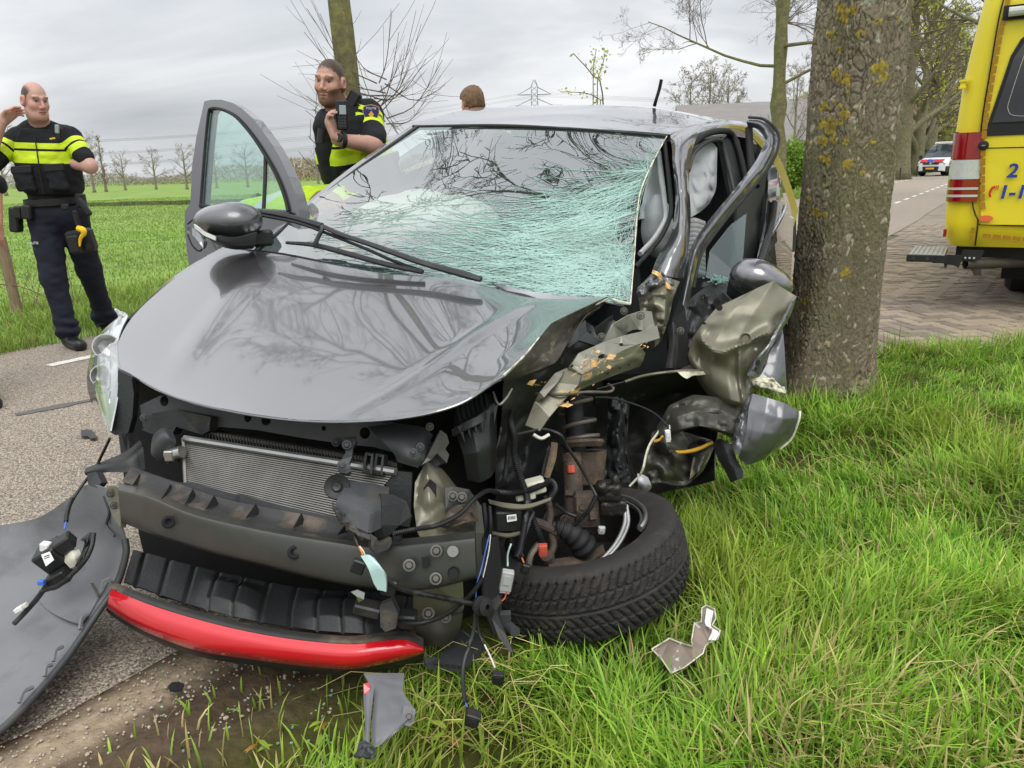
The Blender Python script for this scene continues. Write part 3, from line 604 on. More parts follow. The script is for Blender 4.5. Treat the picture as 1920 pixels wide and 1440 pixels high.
def tree(name, label, base, H, r, group=None, seed=1, lean=(0, 0), nlimb=9, limb_from=0.4, limb_len=0.42, limb_up=0.75, dens=1.0, levels=3, bark='bark_mid', twig='twig', leaf=0, leafsize=0.06, fork=None, rmin=0.004, trunk_end=0.95, knobs=0.0, lc=((168, 172, 60), (196, 196, 92)), trop=0.03, sides=10, limb_r=1.0):
    rs = np.random.RandomState(seed); base = A3(base); t = thing(name, label, 'tree', base, group=group); K = 22
    u = np.linspace(0, 1, K); ax = base + np.outer(u * H * trunk_end, [0, 0, 1]) + np.outer(H * u ** 1.3, [lean[0], lean[1], 0]) + np.c_[0.10 * r * np.cumsum(rs.normal(0, 1, (K, 2)), axis=0) * u[:, None], np.zeros(K)]
    rad = r * (1 - 0.8 * u ** 1.1) * (1 + 0.45 * np.exp(-u * H / (r * 1.6))) * (1 + knobs * rs.normal(0, 1, K))
    st, di, ln, r0 = [], [], [], []
    for i in range(nlimb):
        q = limb_from + (1 - limb_from) * (i + rs.rand()) / nlimb; k = min(int(q * (K - 1)), K - 2); a = i * 2.4 + rs.uniform(-.5, .5); e_ = limb_up + 0.5 * (q - limb_from) + rs.normal(0, .1); st.append(ax[k]); di.append([cos(a) * cos(e_), sin(a) * cos(e_), sin(e_)]); ln.append(H * limb_len * (1.15 - 0.6 * q) * rs.uniform(.8, 1.2)); r0.append(rad[k] * rs.uniform(.42, .6) * limb_r)
    if fork is not None:
        for (q, a, e_, L_, rr) in fork: k = int(q * (K - 1)); st.append(ax[k]); di.append([cos(a) * cos(e_), sin(a) * cos(e_), sin(e_)]); ln.append(L_); r0.append(rad[k] * rr)
    P, R = branchset(rs, A3(st), A3(di), A3(ln), A3(r0), 9, 0.09, trop, 0.25)
    tv = MB(); tv.tube(ax, rad, sides); V0, F0 = np.vstack(tv.V), tv.F
    b1, b1f = tubes_batch(P, R, 7)
    o = mobj('trunk', np.vstack([V0, b1]), F0 + (np.asarray(b1f) + len(V0)).tolist(), bark, t)
    lv = [(7 * dens, 0.2, 0.75, 0.52, 0.55, 6, 0.13, 0.03, 4), (6 * dens, 0.15, 0.7, 0.5, 0.55, 5, 0.16, 0.02, 3), (5 * dens, 0.15, 0.7, 0.5, 0.6, 4, 0.16, 0.01, 3), (3.5 * dens, .1, .7, .55, .7, 3, .15, 0, 3)][:levels]
    cr_ = crown(rs, P, R, A3(ln), lv, rmin); V, F = mergeVF([tubes_batch(a_, b_, s_) for a_, b_, s_ in cr_])
    mobj('crown', V, F, twig, t)
    if leaf:
        V, F, c = leaves_at(rs, cr_[-1][0], leaf, 0.06 * H / 8, leafsize, rgb(*lc[0]), rgb(*lc[1])); tag(mobj('leaves', V, F, 'leaf', t, col=c, smooth=False), kind='stuff')
    return t

# --- the great trunk beside the wreck: scaly bark with lichen
def big_tree():
    base = np.array([1.645, 3.86, 0]); t = thing('tree', 'thick scaly-barked trunk with yellow lichen right beside the wrecked car', 'tree', base, group='roadside trees')
    nth, nz_ = 400, 520; H1 = 2.7; th = np.linspace(0, 2 * pi, nth, endpoint=False); zz = np.linspace(-0.06, H1, nz_); TH, ZZ = np.meshgrid(th, zz, indexing='xy')
    ctr = lambda z_: (0.015 * z_ + 0.012 * np.sin(z_ * 2.1) - 0.02 * np.exp(-z_ * 2), 0.01 * z_ * 0)
    rad = 0.196 * (1 - 0.035 * ZZ) + 0.07 * np.exp(-np.maximum(ZZ, 0) / 0.15) * (1 + 0.35 * np.cos(3 * TH + 0.6)) + 0.010 * np.cos(2 * TH + ZZ) + 0.012 * np.cos(5 * TH - ZZ * 1.4)
    Q = np.stack([np.cos(TH) * 0.24, np.sin(TH) * 0.24, ZZ], -1).reshape(-1, 3)
    wq = Q + 0.034 * np.stack([fbm(Q * 9, 3), fbm(Q * 9 + 50, 3), fbm(Q * 9 + 90, 3)], -1)
    # irregular plates: cellular pattern stretched along the trunk
    def worley(P, sc):
        p = P * sc; ip = np.floor(p).astype(int); d1 = np.full(len(p), 9.0); d2 = np.full(len(p), 9.0); cid = np.zeros(len(p))
        for dx in (-1, 0, 1):
            for dy in (-1, 0, 1):
                for dz in (-1, 0, 1):
                    c = ip + [dx, dy, dz]; hh = [_val[_perm[_perm[_perm[(c[:, 0] + 31 * k) & 255] + (c[:, 1] & 255)] + (c[:, 2] & 255)]] * .5 + .5 for k in range(3)]
                    d = np.linalg.norm(c + np.stack(hh, -1) - p, axis=1); m1 = d < d1; d2 = np.where(m1, d1, np.minimum(d2, d)); cid = np.where(m1, hh[0] * 7.13 % 1, cid); d1 = np.where(m1, d, d1)
        return d1, d2, cid
    d1, d2, cid = worley(wq, np.array([38, 38, 15.0])); gap = np.clip((d2 - d1) / 0.15, 0, 1)
    e1, e2, cid2 = worley(wq + 3, np.array([70, 70, 46.0])); g2 = np.clip((e2 - e1) / 0.3, 0, 1)
    smooth_side = np.clip(0.5 + 1.1 * fbm(Q * np.array([4, 4, 1.6]) + 20, 4), 0.04, 1)
    disp = (0.0065 * gap * (0.55 + 0.7 * cid) * smooth_side + 0.0025 * g2 + 0.006 * fbm(Q * np.array([7, 7, 3]), 3) + 0.0016 * fbm(Q * 120, 2)).reshape(ZZ.shape)
    rr = rad + disp; cx_, cy_ = ctr(ZZ); V = np.stack([base[0] + cx_ + rr * np.cos(TH), base[1] + cy_ + rr * np.sin(TH), ZZ], -1).reshape(-1, 3)
    gy, gnp = gap * smooth_side, fbm(Q * np.array([5, 5, 2]) + 7, 4)
    c0, c1, c2, c3, cm = (np.array(rgb(*c)) for c in ((64, 56, 46), (130, 120, 101), (156, 147, 128), (188, 171, 148), (112, 109, 78)))
    C = c0 + (c1 - c0) * np.clip(1.0 - 0.85 * (1 - gap) * (0.3 + 0.7 * smooth_side), 0, 1)[:, None]; C = C * (0.78 + 0.5 * cid * smooth_side + 0.1)[:, None]; C = C + (c2 - C) * (np.clip(gnp * 1.3, 0, 0.8) * gy)[:, None]; C = C + (cm - C) * np.clip(fbm(Q * 4 + 30, 3) * 0.9, 0, 0.6)[:, None]
    fresh = (cid2 > 0.955) & (cid > 0.4); C[fresh] = c3 * 0.95
    # crusts of yellow lichen and grey-white spots, as they sit in the picture
    rel = V - C_O; dd = rel @ C_F; px = 960 + FPX * (rel @ C_R) / dd; py = 720 - FPX * (rel @ C_U) / dd; facing = (np.cos(TH.ravel()) * rel[:, 0] + np.sin(TH.ravel()) * rel[:, 1]) < 0
    spots = [(1580,25,26),(1600,18,14),(1560,65,17),(1646,38,15),(1615,60,20),(1572,130,10),(1570,92,9),(1650,128,22),(1658,140,14),(1583,148,22),(1565,140,13),(1588,170,9),(1578,200,12),(1544,200,17),(1567,192,10),(1583,213,14),(1558,238,26),(1545,232,16),(1575,228,12),(1543,265,17),(1560,265,12),(1587,265,12),(1546,296,17),(1592,308,18),(1518,270,9),(1517,297,8),(1618,326,8),(1638,266,10),(1546,350,8),(1514,373,8),(1530,400,18),(1545,402,10),(1526,427,7),(1502,405,6),(1586,510,15),(1590,520,9),(1570,470,6),(1683,35,8),(1512,565,14),(1640,130,8),(1650,150,10)]
    lich = np.zeros(len(V)); ln_ = fbm(Q * 55 + 4, 3); ln2 = fbm(Q * 25 + 40, 2)
    for (sx_, sy_, sr) in spots:
        d = np.hypot(px - sx_, py - sy_) / (sr * 0.56); lich = np.maximum(lich, np.clip((0.95 + 0.6 * ln_ + 0.3 * ln2 - d) * 4, 0, 1) * (1 - 0.35 * np.clip(1 - d * 1.6, 0, 1) * (ln_ > 0)))
    ph = np.abs(TH.ravel() - 5.2) ; other = np.clip((fbm(Q * np.array([9, 9, 7]) + 66, 3) - 0.95) * 6, 0, 1); lich = np.where(facing, lich, other)
    y1, y2 = np.array(rgb(172, 150, 60)), np.array(rgb(132, 118, 58)); C = C * (1 - lich[:, None]) + (y2 + (y1 - y2) * np.clip(0.5 + ln_[:, None], 0, 1)) * lich[:, None]
    gs_ = np.clip((fbm(Q * np.array([16, 16, 16]) + 91, 3) - 0.85) * 8, 0, 1) * (1 - lich); C = C * (1 - gs_[:, None]) + np.array(rgb(170, 168, 150)) * gs_[:, None]
    V[:, :2] += (np.stack([np.cos(TH), np.sin(TH)], -1).reshape(-1, 2)) * (lich * 0.002)[:, None]
    a = np.arange(nth * nz_).reshape(nz_, nth); b = np.roll(a, -1, axis=1); F = np.stack([a[:-1], b[:-1], b[1:], a[1:]], -1).reshape(-1, 4)
    mat('bark_scaly', (0.1, 0.1, 0.1), 0.9, attr='Col', var=0.25, vs=60, bump=1.2, bs=240, spec=0.2)
    mobj('trunk', V, F, 'bark_scaly', t, col=C)
    # upper trunk and limbs
    rs = np.random.RandomState(5); top = np.array([base[0] + ctr(H1)[0], base[1], H1 - 0.05]); K = 14; u = np.linspace(0, 1, K); ax = top + np.outer(u * 6.5, [0.02, 0.0, 1]); ra = 0.185 * (1 - 0.8 * u)
    st, di, ln, r0 = [], [], [], []
    for i in range(20):
        q = .27 + .73 * (i + rs.rand()) / 20; k = min(int(q * (K - 1)), K - 2); al = i * 2.4 + .4; e_ = 0.30 + 0.7 * q; st.append(ax[k]); di.append([cos(al) * cos(e_), sin(al) * cos(e_), sin(e_)]); ln.append(6.2 * (1.05 - 0.5 * q)); r0.append(0.04 * (1.1 - 0.5 * q))
    P, R = branchset(rs, A3(st), A3(di), A3(ln), A3(r0), 10, 0.10, 0.01, 0.25); tv = MB(); tv.tube(ax, ra, 14); b1, b1f = tubes_batch(P, R, 7)
    mobj('limbs', np.vstack([np.vstack(tv.V), b1]), tv.F + (b1f + tv.n).tolist(), 'bark_mid', t)
    lv = [(7, .15, .8, .5, .55, 7, .16, .0, 4), (6, .12, .75, .5, .6, 5, .18, 0, 3), (5, .12, .75, .5, .7, 4, .18, 0, 3), (2, .1, .7, .6, .8, 3, .15, 0, 3)]
    cr_ = crown(rs, P, R, A3(ln), lv, .009); V, F = mergeVF([tubes_batch(a_, b_, s_) for a_, b_, s_ in cr_]); mobj('crown', V, F, 'twig', t)
big_tree()
G_ = 'roadside trees'
tree('tree', 'slim straight trunk with thin twiggy shoots behind the bearded officer', RP(*SN(np.array([-1.93, 10.7, 0]))), 9.5, 0.19, G_, 21, lean=(-0.055, 0), nlimb=8, limb_from=0.45, limb_len=0.38, limb_up=0.5, dens=1.0, levels=4, bark='bark_green', knobs=0.05)
tree('tree', 'bare knobbly trunk with fine twigs above the roof of the car', aty(1455, 330, 26) * [1, 1, 0], 13, 0.29, G_, 8, lean=(-0.01, 0), nlimb=13, limb_from=0.27, limb_len=0.48, limb_up=0.1, dens=1.15, levels=4, bark='bark_green', knobs=0.09, trop=-0.008, limb_r=.55)
# thin shoots sprouting low on the slim trunk
def shoots():
    rs = np.random.RandomState(4); P = []; bx = aty(712, 150, 10.65)
    tgt = [(545,0,.3),(575,15,.2),(570,60,.2),(600,25,.25),(620,10,.3),(640,0,.3),(780,20,.2),(735,20,.2),(830,112,.3),(790,45,.3),(760,230,.1),(820,170,.3),(748,60,.2),(800,110,.25),(585,205,.2),(575,180,.3),(770,150,.1),(755,100,.1),(812,160,.2),(740,235,.1),(635,60,.2),(590,110,.3)]
    mb = MB()
    for (tx, ty, s) in tgt:
        a = aty(712 + rs.uniform(-14, 14), rs.uniform(130, 240), 10.65); b = aty(tx, ty, 10.65 + rs.uniform(-.8, .8)); mid = (a + b) / 2 + [0, 0, -0.18 * np.linalg.norm(b - a)]; Pm = catmull([a, mid, b], 8); mb.tube(Pm, [0.009, 0.003], 4)
        for k in range(5):
            i = rs.randint(2, 7); q = Pm[i]; v = nrm(Pm[min(i+1, 7)] - Pm[i-1]) + rs.normal(0, .5, 3); mb.tube([q, q + v * .2, q + v * .42 + [0, 0, .06]], [0.0035, 0.002], 3)
    for (tx, ty, bx_, by_) in [(578,255,612,315),(588,205,600,235),(575,305,625,345)]:
        a = aty(bx_, by_, 9.6); b = aty(tx, ty, 9.6); mb.tube([a, (a+b)/2 + [0.05,0,0], b], [0.01, 0.004], 4, res=6)
        for k in range(4): q = a + (b - a) * (.3 + .2 * k); mb.tube([q, q + rs.normal(0, .12, 3) + [0, 0, .1]], [.005, .003], 3)
    mb.build('shoots', 'twig', [o for o in COL.objects if o.get('label', '').startswith('slim straight')][0])
shoots()
# row of trees receding along the far side of the road, with young yellow-green leaves
tr_px = [(1690, 326, 46, .27, 31, None), (1717, 322, 56, .30, 32, [(0.13, 3.6, 0.95, 5, .6), (0.16, 0.2, 0.8, 6, .62)]), (1741, 316, 66, .30, 33, None), (1762, 312, 82, .30, 34, None), (1772, 308, 100, .30, 35, None)]
lab = ['slender leafing trunk nearest the great trunk in the far row', 'forked leafing tree in the far row left of the police van', 'upright leafing tree directly behind the police van bonnet', 'leafing tree behind the roof of the police van', 'farthest leafing tree of the row next to the ambulance edge']
for i, (px, py, Y, r, sd_, fk) in enumerate(tr_px):
    b = aty(px, py, Y); tree('tree', lab[i], (b[0], b[1], 0), 13, r * 1.5 if i < 2 else r * 1.7, 'leafing trees in the far row', sd_, nlimb=13, limb_from=0.22, limb_len=0.42, limb_up=0.55, dens=0.95, levels=3, rmin=0.018, leaf=3400, leafsize=0.10, fork=fk, twig='twig', bark='bark_mid')
# trees on the near side behind the ambulance: their boughs close the top right corner
for i, (s, n) in enumerate([(17.5, 3.4), (27, 1.5)]):
    tree('tree', ['leafing tree hidden low behind the ambulance, boughs over its roof', 'leafing tree farther behind the ambulance'][i], RP(s, n), 12, .28, 'near-side trees behind the ambulance', 51 + i, nlimb=12, limb_from=.25, limb_len=.5, limb_up=.3, levels=3, rmin=.008, leaf=2200, leafsize=.05)
# trees standing in the meadow
fl = [(178, 365, 96, 6.3, 'round', 'bushy bare tree at the meadow edge beside the officer'), (200, 362, 100, 6.6, 'poplar', 'tall narrow poplar beside the officer at the meadow edge'), (236, 360, 110, 4.6, 'round', 'low spreading bare tree left of the middle of the meadow edge'), (294, 360, 110, 5.0, 'round', 'bare tree with thin trunk in the middle of the meadow edge'), (352, 362, 100, 4.9, 'round', 'bare tree at the meadow edge left of the open car door'), (408, 360, 105, 4.2, 'round', 'bare tree seen left through the open door window'), (466, 358, 105, 5.0, 'round', 'bare tree seen right through the open door window'), (12, 366, 90, 7.5, 'round', 'bare trees at the far left picture edge'), (598, 352, 120, 4.6, 'round', 'bare tree left of the car windscreen far off')]
for i, (px, py, Y, H, kd, lb) in enumerate(fl):
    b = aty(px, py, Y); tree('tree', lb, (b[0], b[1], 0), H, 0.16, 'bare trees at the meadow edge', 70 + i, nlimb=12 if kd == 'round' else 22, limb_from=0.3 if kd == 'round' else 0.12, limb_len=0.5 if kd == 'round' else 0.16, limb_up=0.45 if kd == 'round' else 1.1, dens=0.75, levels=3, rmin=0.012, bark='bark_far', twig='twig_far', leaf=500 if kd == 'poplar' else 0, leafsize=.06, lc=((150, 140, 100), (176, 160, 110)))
for i, (px, Y, H) in enumerate([(1290, 120, 13.5), (1325, 118, 14.5), (1360, 122, 13.3)]):
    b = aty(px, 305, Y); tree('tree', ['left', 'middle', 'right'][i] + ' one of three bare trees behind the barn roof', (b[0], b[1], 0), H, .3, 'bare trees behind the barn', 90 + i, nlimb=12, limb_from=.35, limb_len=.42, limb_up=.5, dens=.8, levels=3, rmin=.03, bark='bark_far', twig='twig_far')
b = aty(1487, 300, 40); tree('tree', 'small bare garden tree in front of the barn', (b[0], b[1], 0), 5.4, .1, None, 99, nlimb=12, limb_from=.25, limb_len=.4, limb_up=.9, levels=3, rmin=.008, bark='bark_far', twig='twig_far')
# budding sapling behind the car roof
def sapling():
    t = thing('sapling', 'budding sapling twigs rising behind the car roof', 'sapling', aty(1130, 330, 15.6) * [1, 1, 0]); mb = MB(); L_ = []; rs = np.random.RandomState(3)
    pts = [[(1140, 500), (1131, 190), (1110, 140), (1075, 100)], [(1131, 190), (1100, 175), (1050, 172)], [(1118, 155), (1130, 120), (1135, 95)], [(1112, 145), (1113, 120), (1118, 92)]]
    for k, c in enumerate(pts):
        P = catmull([aty(a, b_, 15.6 + .1 * k) for a, b_ in c], 12); P[0, 2] = 0; mb.tube(P, [0.018, 0.008] if k == 0 else [.010, .006], 5); L_.append(P[4 if k == 0 else 1:])
    mb.build('stem', 'twig', t); V, F, c = leaves_at(rs, np.concatenate(L_)[None], 170, .05, .036, rgb(170, 178, 70), rgb(196, 196, 110)); tag(mobj('leaves', V, F, 'leaf', t, col=c, smooth=False), kind='stuff')
sapling()
# --- distant woodland edge
def wood(name, label, px0, px1, Y, h, n, c1, c2, seed):
    rs = np.random.RandomState(seed); a = aty(px0, 345, Y); b = aty(px1, 345, Y); u = rs.rand(n); top = h * (0.75 + 0.35 * fbm(np.c_[u * 14, u * 0, u * 0], 3)); zz = top * rs.rand(n) ** 0.75
    q = a + (b - a) * u[:, None]; q[:, 2] = zz; q[:, 1] += rs.uniform(-6, 6, n); s = h * .045 * rs.uniform(.5, 1.4, n)[:, None]; d1 = rs.normal(0, 1, (n, 3)); d1 /= np.linalg.norm(d1, axis=1)[:, None]; d2 = np.cross(d1, rs.normal(0, 1, (n, 3))); d2 /= np.linalg.norm(d2, axis=1)[:, None]
    V = np.stack([q - d1 * s * 1.8, q + d2 * s * .5, q + d1 * s * 1.8, q - d2 * s * .5], 1).reshape(-1, 3); c = np.array(rgb(*c1)) + (np.array(rgb(*c2)) - np.array(rgb(*c1))) * rs.rand(n, 1)
    return tag(mobj(name, V, np.arange(4 * n).reshape(n, 4), 'leaf', None, col=np.repeat(c, 4, axis=0), smooth=False), label, 'woodland', kind='stuff')
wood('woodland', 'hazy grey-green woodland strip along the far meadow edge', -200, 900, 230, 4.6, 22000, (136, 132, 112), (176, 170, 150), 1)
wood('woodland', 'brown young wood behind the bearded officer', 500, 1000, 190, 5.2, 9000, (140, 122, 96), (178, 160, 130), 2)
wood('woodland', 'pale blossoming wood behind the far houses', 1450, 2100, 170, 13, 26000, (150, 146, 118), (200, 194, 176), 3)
# dark grass edge of the ditch across the meadow
mb = MB(); a, b = gnd(150, 387), gnd(640, 376)
for i in range(700): q = a + (b - a) * rnd.rand() + np.r_[rnd.normal(0, .25, 2), 0]; mb.box(q + [0, 0, .06], (.10 * rnd.rand() + .05, .05, .10 * rnd.rand() + .03))
mat('ditch', rgb(92, 100, 58), .95, var=.3, vs=2); tag(mb.build('ditch_reeds', 'ditch', angle=80), 'dark line of reeds along the ditch across the meadow', 'reeds', kind='stuff')
# ================================================================== FENCE, PYLON, BUILDINGS
mat('post_wood', rgb(140, 120, 98), 0.9, var=0.3, vs=20, bump=1.5, bs=60, stretch=(4, 4, .6)); mat('wire', rgb(110, 108, 104), 0.6, metal=.6)
fence = thing('fence', 'leaning wooden post and wire fence along the meadow', 'fence', gnd(35, 592))
for k, (p, h, ln_) in enumerate([(gnd(35, 592), .80, (-.02, 0)), (RP(9.0, -8.75), .8, (.01, 0)), (RP(16, -8.9), .8, (0, 0)), (RP(-1.5, -8.6), .8, (0.02, 0))]):
    mb = MB(); P = [p + [ln_[0] * t, ln_[1] * t, h * t - .05] for t in np.linspace(0, 1, 6)]; mb.tube(P, [.052, .05, .047, .05, .048, .046], 9); mb.build('post', 'post_wood', fence, angle=50)
pp = [RP(-1.5, -8.6), gnd(35, 592), RP(9, -8.75), RP(16, -8.9)]
for zz in (.36, .62):
    for i in range(3):
        a, b = pp[i] + [0, 0, zz], pp[i+1] + [0, 0, zz]; mb = MB(); mb.tube([a, (a + b) / 2 - [0, 0, .06], b], .0018, 4, res=12)
        for k in range(1, 24): q = catmull([a, (a + b) / 2 - [0, 0, .06], b], 25)[k]; mb.tube([q + [-.008, 0, -.012], q + [.008, 0, .012]], .002, 3)
        mb.build('barbed_wire', 'wire', fence)
rs = np.random.RandomState(2); br = thing('bramble', 'leafless bramble runners hanging around the fence post', 'bramble', gnd(60, 600)); mb = MB()
for (c, r) in [([(0, 533), (40, 538), (90, 560), (130, 590)], .006), ([(62, 600), (70, 555), (78, 525), (95, 510)], .004), ([(85, 605), (70, 560), (62, 540), (50, 500)], .004), ([(40, 600), (42, 560), (48, 530), (60, 500)], .004), ([(130, 600), (137, 560), (128, 510), (124, 480)], .004), ([(142, 590), (146, 560), (150, 545)], .003), ([(90, 600), (110, 580), (118, 560)], .003), ([(150, 585), (140, 570), (160, 555)], .003)]:
    P = catmull([aty(a, b, 7.3 + .04 * i) for i, (a, b) in enumerate(c)], 12); mb.tube(P, [r, r * .5], 4)
    for k in range(3): i = rs.randint(2, 10); mb.tube([P[i], P[i] + rs.normal(0, .05, 3) + [0, 0, .05]], [.003, .0015], 3)
mb.build('runners', mat('bramble', rgb(112, 84, 66), .7, var=.2), br)
# --- lattice pylon and overhead lines
mat('steel_far', rgb(128, 132, 136), 0.6, var=.05); pb = aty(1005, 330, 300) * [1, 1, 0]; py = thing('pylon', 'grey steel lattice pylon far behind the car roof', 'pylon', pb); mb = MB(); Hh = 32.5
def pw(z_): return np.interp(z_, [0, 18, 25, 31, 33], [4.2, 1.5, 1.15, 1.1, .15])
zs = [0, 6, 11, 15, 18, 20.5, 22.5, 24.5, 26.5, 28.5, 30.5, 32.5]
for i in range(len(zs) - 1):
    for (a, b) in ((1, 1), (1, -1), (-1, -1), (-1, 1)):
        w0, w1 = pw(zs[i]) / 1, pw(zs[i+1]); p = pb + [a * w0, b * w0, zs[i]]; q = pb + [a * w1, b * w1, zs[i+1]]; mb.tube([p, q], .10, 4); a2, b2 = (-b, a); mb.tube([p, pb + [a2 * w1, b2 * w1, zs[i+1]]], .05, 3); mb.tube([pb + [a2 * w0, b2 * w0, zs[i]], q], .05, 3)
mb.build('mast', 'steel_far', py)
arms = []
for z_, L_ in ((29, 6.2), (25, 7.0), (21.5, 6.0)):
    for sg in (-1, 1):
        m2 = MB(); tip = pb + [sg * L_, 0, z_ - 1.6]; [m2.tube([pb + [sg * 1.0, yy, z_ + zz], tip], .09, 3) for yy in (-.8, .8) for zz in (-1.6, 1.0)]; m2.build('cross_arm', 'steel_far', py); arms.append(tip)
pl_ = thing('power_lines', 'thin overhead power lines crossing the grey sky', 'power line', pb)
for i, tip in enumerate(arms):
    for (qx, qy, qY, sag) in ((-1500, [212, 213, 246, 247, 278, 279][i], 210, 14), (2700, [235, 236, 250, 251, 265, 266][i], 330, 8)):
        b = aty(qx, qy, qY); b[2] = tip[2] + (0 if qx < 0 else 3); mb = MB(); u = np.linspace(0, 1, 30); P = tip + np.outer(u, b - tip) - np.outer(4 * sag * u * (1 - u), [0, 0, 1]); mb.tube(P, .035, 3); P2 = P + [0, 0, .45]; mb.tube(P2, .035, 3); mb.build('cable', 'steel_far', pl_)
# --- barn and brick house beyond the road
mat('slate_far', rgb(128, 124, 122), .85, var=.12, vs=.8, stretch=(1, 1, 9)); mat('brick_far', rgb(120, 92, 76), .9, var=.25, vs=3); mat('white_far', rgb(222, 222, 218), .6, var=.05); mat('window_far', rgb(46, 50, 54), .15, var=.1); mat('plank_far', rgb(112, 104, 96), .9, var=.2, vs=2, stretch=(6, 6, .4)); mat('roof_brown', rgb(134, 112, 92), .9, var=.2, vs=2)
def house(name, label, cat, c, yaw, L_, W_, he, hr, wallm, roofm, wins, over=.5):
    t = thing(name, label, cat, c); ux = np.array([cos(yaw), sin(yaw), 0]); uy = np.array([-sin(yaw), cos(yaw), 0]); c = A3(c); up = np.array([0, 0, 1.0]); P = lambda a, b, z_: c + ux * a + uy * b + up * z_
    mb = MB(); mb.add([P(-L_/2, -W_/2, 0), P(L_/2, -W_/2, 0), P(L_/2, W_/2, 0), P(-L_/2, W_/2, 0), P(-L_/2, -W_/2, he), P(L_/2, -W_/2, he), P(L_/2, W_/2, he), P(-L_/2, W_/2, he), P(-L_/2, 0, hr), P(L_/2, 0, hr)], [(0, 1, 5, 4), (2, 3, 7, 6), (1, 2, 6, 9, 5), (3, 0, 4, 8, 7)]); mb.build('wall', wallm, t, smooth=False)
    sl = (hr - he) / (W_ / 2); mb = MB()
    for sg in (-1, 1):
        a = P(-L_/2 - over, sg * (W_/2 + over), he - sl * over + .05); b = P(L_/2 + over, sg * (W_/2 + over), he - sl * over + .05); d = P(L_/2 + over, 0, hr + .05); e_ = P(-L_/2 - over, 0, hr + .05); mb.add([a, b, d, e_, a + up * .18, b + up * .18, d + up * .18, e_ + up * .18], [(0, 1, 2, 3), (4, 7, 6, 5), (0, 4, 5, 1), (1, 5, 6, 2), (2, 6, 7, 3), (3, 7, 4, 0)])
    rf = mb.build('roof', roofm, t, smooth=False)
    for (a, z_, w_, h_) in wins:
        mb = MB(); mb.box(P(a, -W_/2 - .03, z_), (w_/2, .05, h_/2), [ux, uy, up]); fr = mb.build('window', 'white_far', t, smooth=False)
        for k in (-1, 1): m2 = MB(); m2.box(P(a + k * w_ * .235, -W_/2 - .09, z_), (w_ * .18, .02, h_ * .39), [ux, uy, up]); m2.build('pane', 'window_far', fr, smooth=False)
    return t, P
b = aty(1440, 330, 62); t, P = house('barn', 'long grey-roofed barn behind the trees right of the car', 'barn', (b[0] - .2, b[1], 0), radians(-8), 13, 12, 2.6, 5.4, 'plank_far', 'slate_far', [])
mb = MB(); mb.box(P(3.4, -6.1, 1.4), (1.6, .15, 1.4), None); mb.build('brick_wall', 'brick_far', t, smooth=False)
b = aty(1697, 318, 88); t, P = house('house', 'brown brick house with white windows seen between the far trunks', 'house', (b[0], b[1], 0), radians(-14), 9, 7, 4.4, 8.2, 'brick_far', 'roof_brown', [(-.7, 3.5, 1.15, 1.0), (-.9, 1.5, .9, .95), (-3.4, 2.9, .8, 1.0), (2.6, 3.4, 1.1, 1.0)])
m2 = MB(); m2.box(P(2.5, .2, 8.5), (.35, .35, .9), None); m2.build('chimney', 'brick_far', [o for o in t.children if o.name.startswith('roof')][0], smooth=False)
b = aty(1330, 318, 100); house('shed', 'low grey shed roof far behind the car', 'shed', (b[0] - 4, b[1] + 5, 0), radians(-8), 22, 10, 2.6, 4.6, 'plank_far', 'slate_far', [])
# --- hedge and bushes by the barn
def bush(name, label, c, rx, ry, h, n, c1, c2, seed, sz=.05):
    rs = np.random.RandomState(seed); c = A3(c); t = thing(name, label, 'bush', c); v = rs.normal(0, 1, (n, 3)); v /= np.linalg.norm(v, axis=1)[:, None]; r = rs.rand(n, 1) ** .45 * (1 + .35 * fbm(v * 2.2 + seed, 3))[:, None]; q = c + [0, 0, h * .5] + v * r * [rx, ry, h * .5]; q[:, 2] = np.maximum(q[:, 2], .03)
    d1 = rs.normal(0, 1, (n, 3)); d1 /= np.linalg.norm(d1, axis=1)[:, None]; d2 = np.cross(d1, rs.normal(0, 1, (n, 3))); d2 /= np.linalg.norm(d2, axis=1)[:, None]; s = sz * rs.uniform(.5, 1.4, (n, 1)); V = np.stack([q - d1 * s, q + d2 * s * .6, q + d1 * s, q - d2 * s * .6], 1).reshape(-1, 3); cc = np.array(rgb(*c1)) + (np.array(rgb(*c2)) - np.array(rgb(*c1))) * rs.rand(n, 1)
    tag(mobj('foliage', V, np.arange(4 * n).reshape(n, 4), 'leaf', t, col=np.repeat(cc, 4, axis=0), smooth=False), kind='stuff'); mb = MB()
    for k in range(7): a = rs.uniform(0, 2 * pi); mb.tube([c, c + [rx * .5 * cos(a), ry * .5 * sin(a), h * .8]], [.02, .008], 4)
    mb.build('stems', 'twig', t)
b = aty(1488, 338, 33); bush('bush', 'fresh green bush beside the barn left of the great trunk', (b[0], b[1], 0), 1.0, .9, 2.0, 5000, (96, 134, 44), (150, 176, 74), 1, .07)
b = aty(1466, 325, 40); bush('bush', 'low clipped hedge in front of the barn', (b[0], b[1], 0), 2.2, .6, .95, 4000, (98, 122, 56), (140, 156, 84), 2, .07)
b = aty(1372, 250, 44); bush('bush', 'yellowish bush behind the car roof edge', (b[0] - .4, b[1], 0), .8, .7, 2.9, 2500, (150, 146, 70), (184, 176, 96), 3, .06)
b = aty(1722, 316, 66); bush('bush', 'dark green ivy-clad shrub beside the brick house', (b[0], b[1], 0), 1.4, 1.2, 2.2, 3000, (52, 70, 42), (92, 108, 60), 4, .1)
b = aty(1752, 310, 70); bush('bush', 'tall pale shrub behind the police van', (b[0], b[1], 0), 2.2, 1.2, 7.0, 5000, (132, 136, 80), (186, 184, 132), 5, .12)
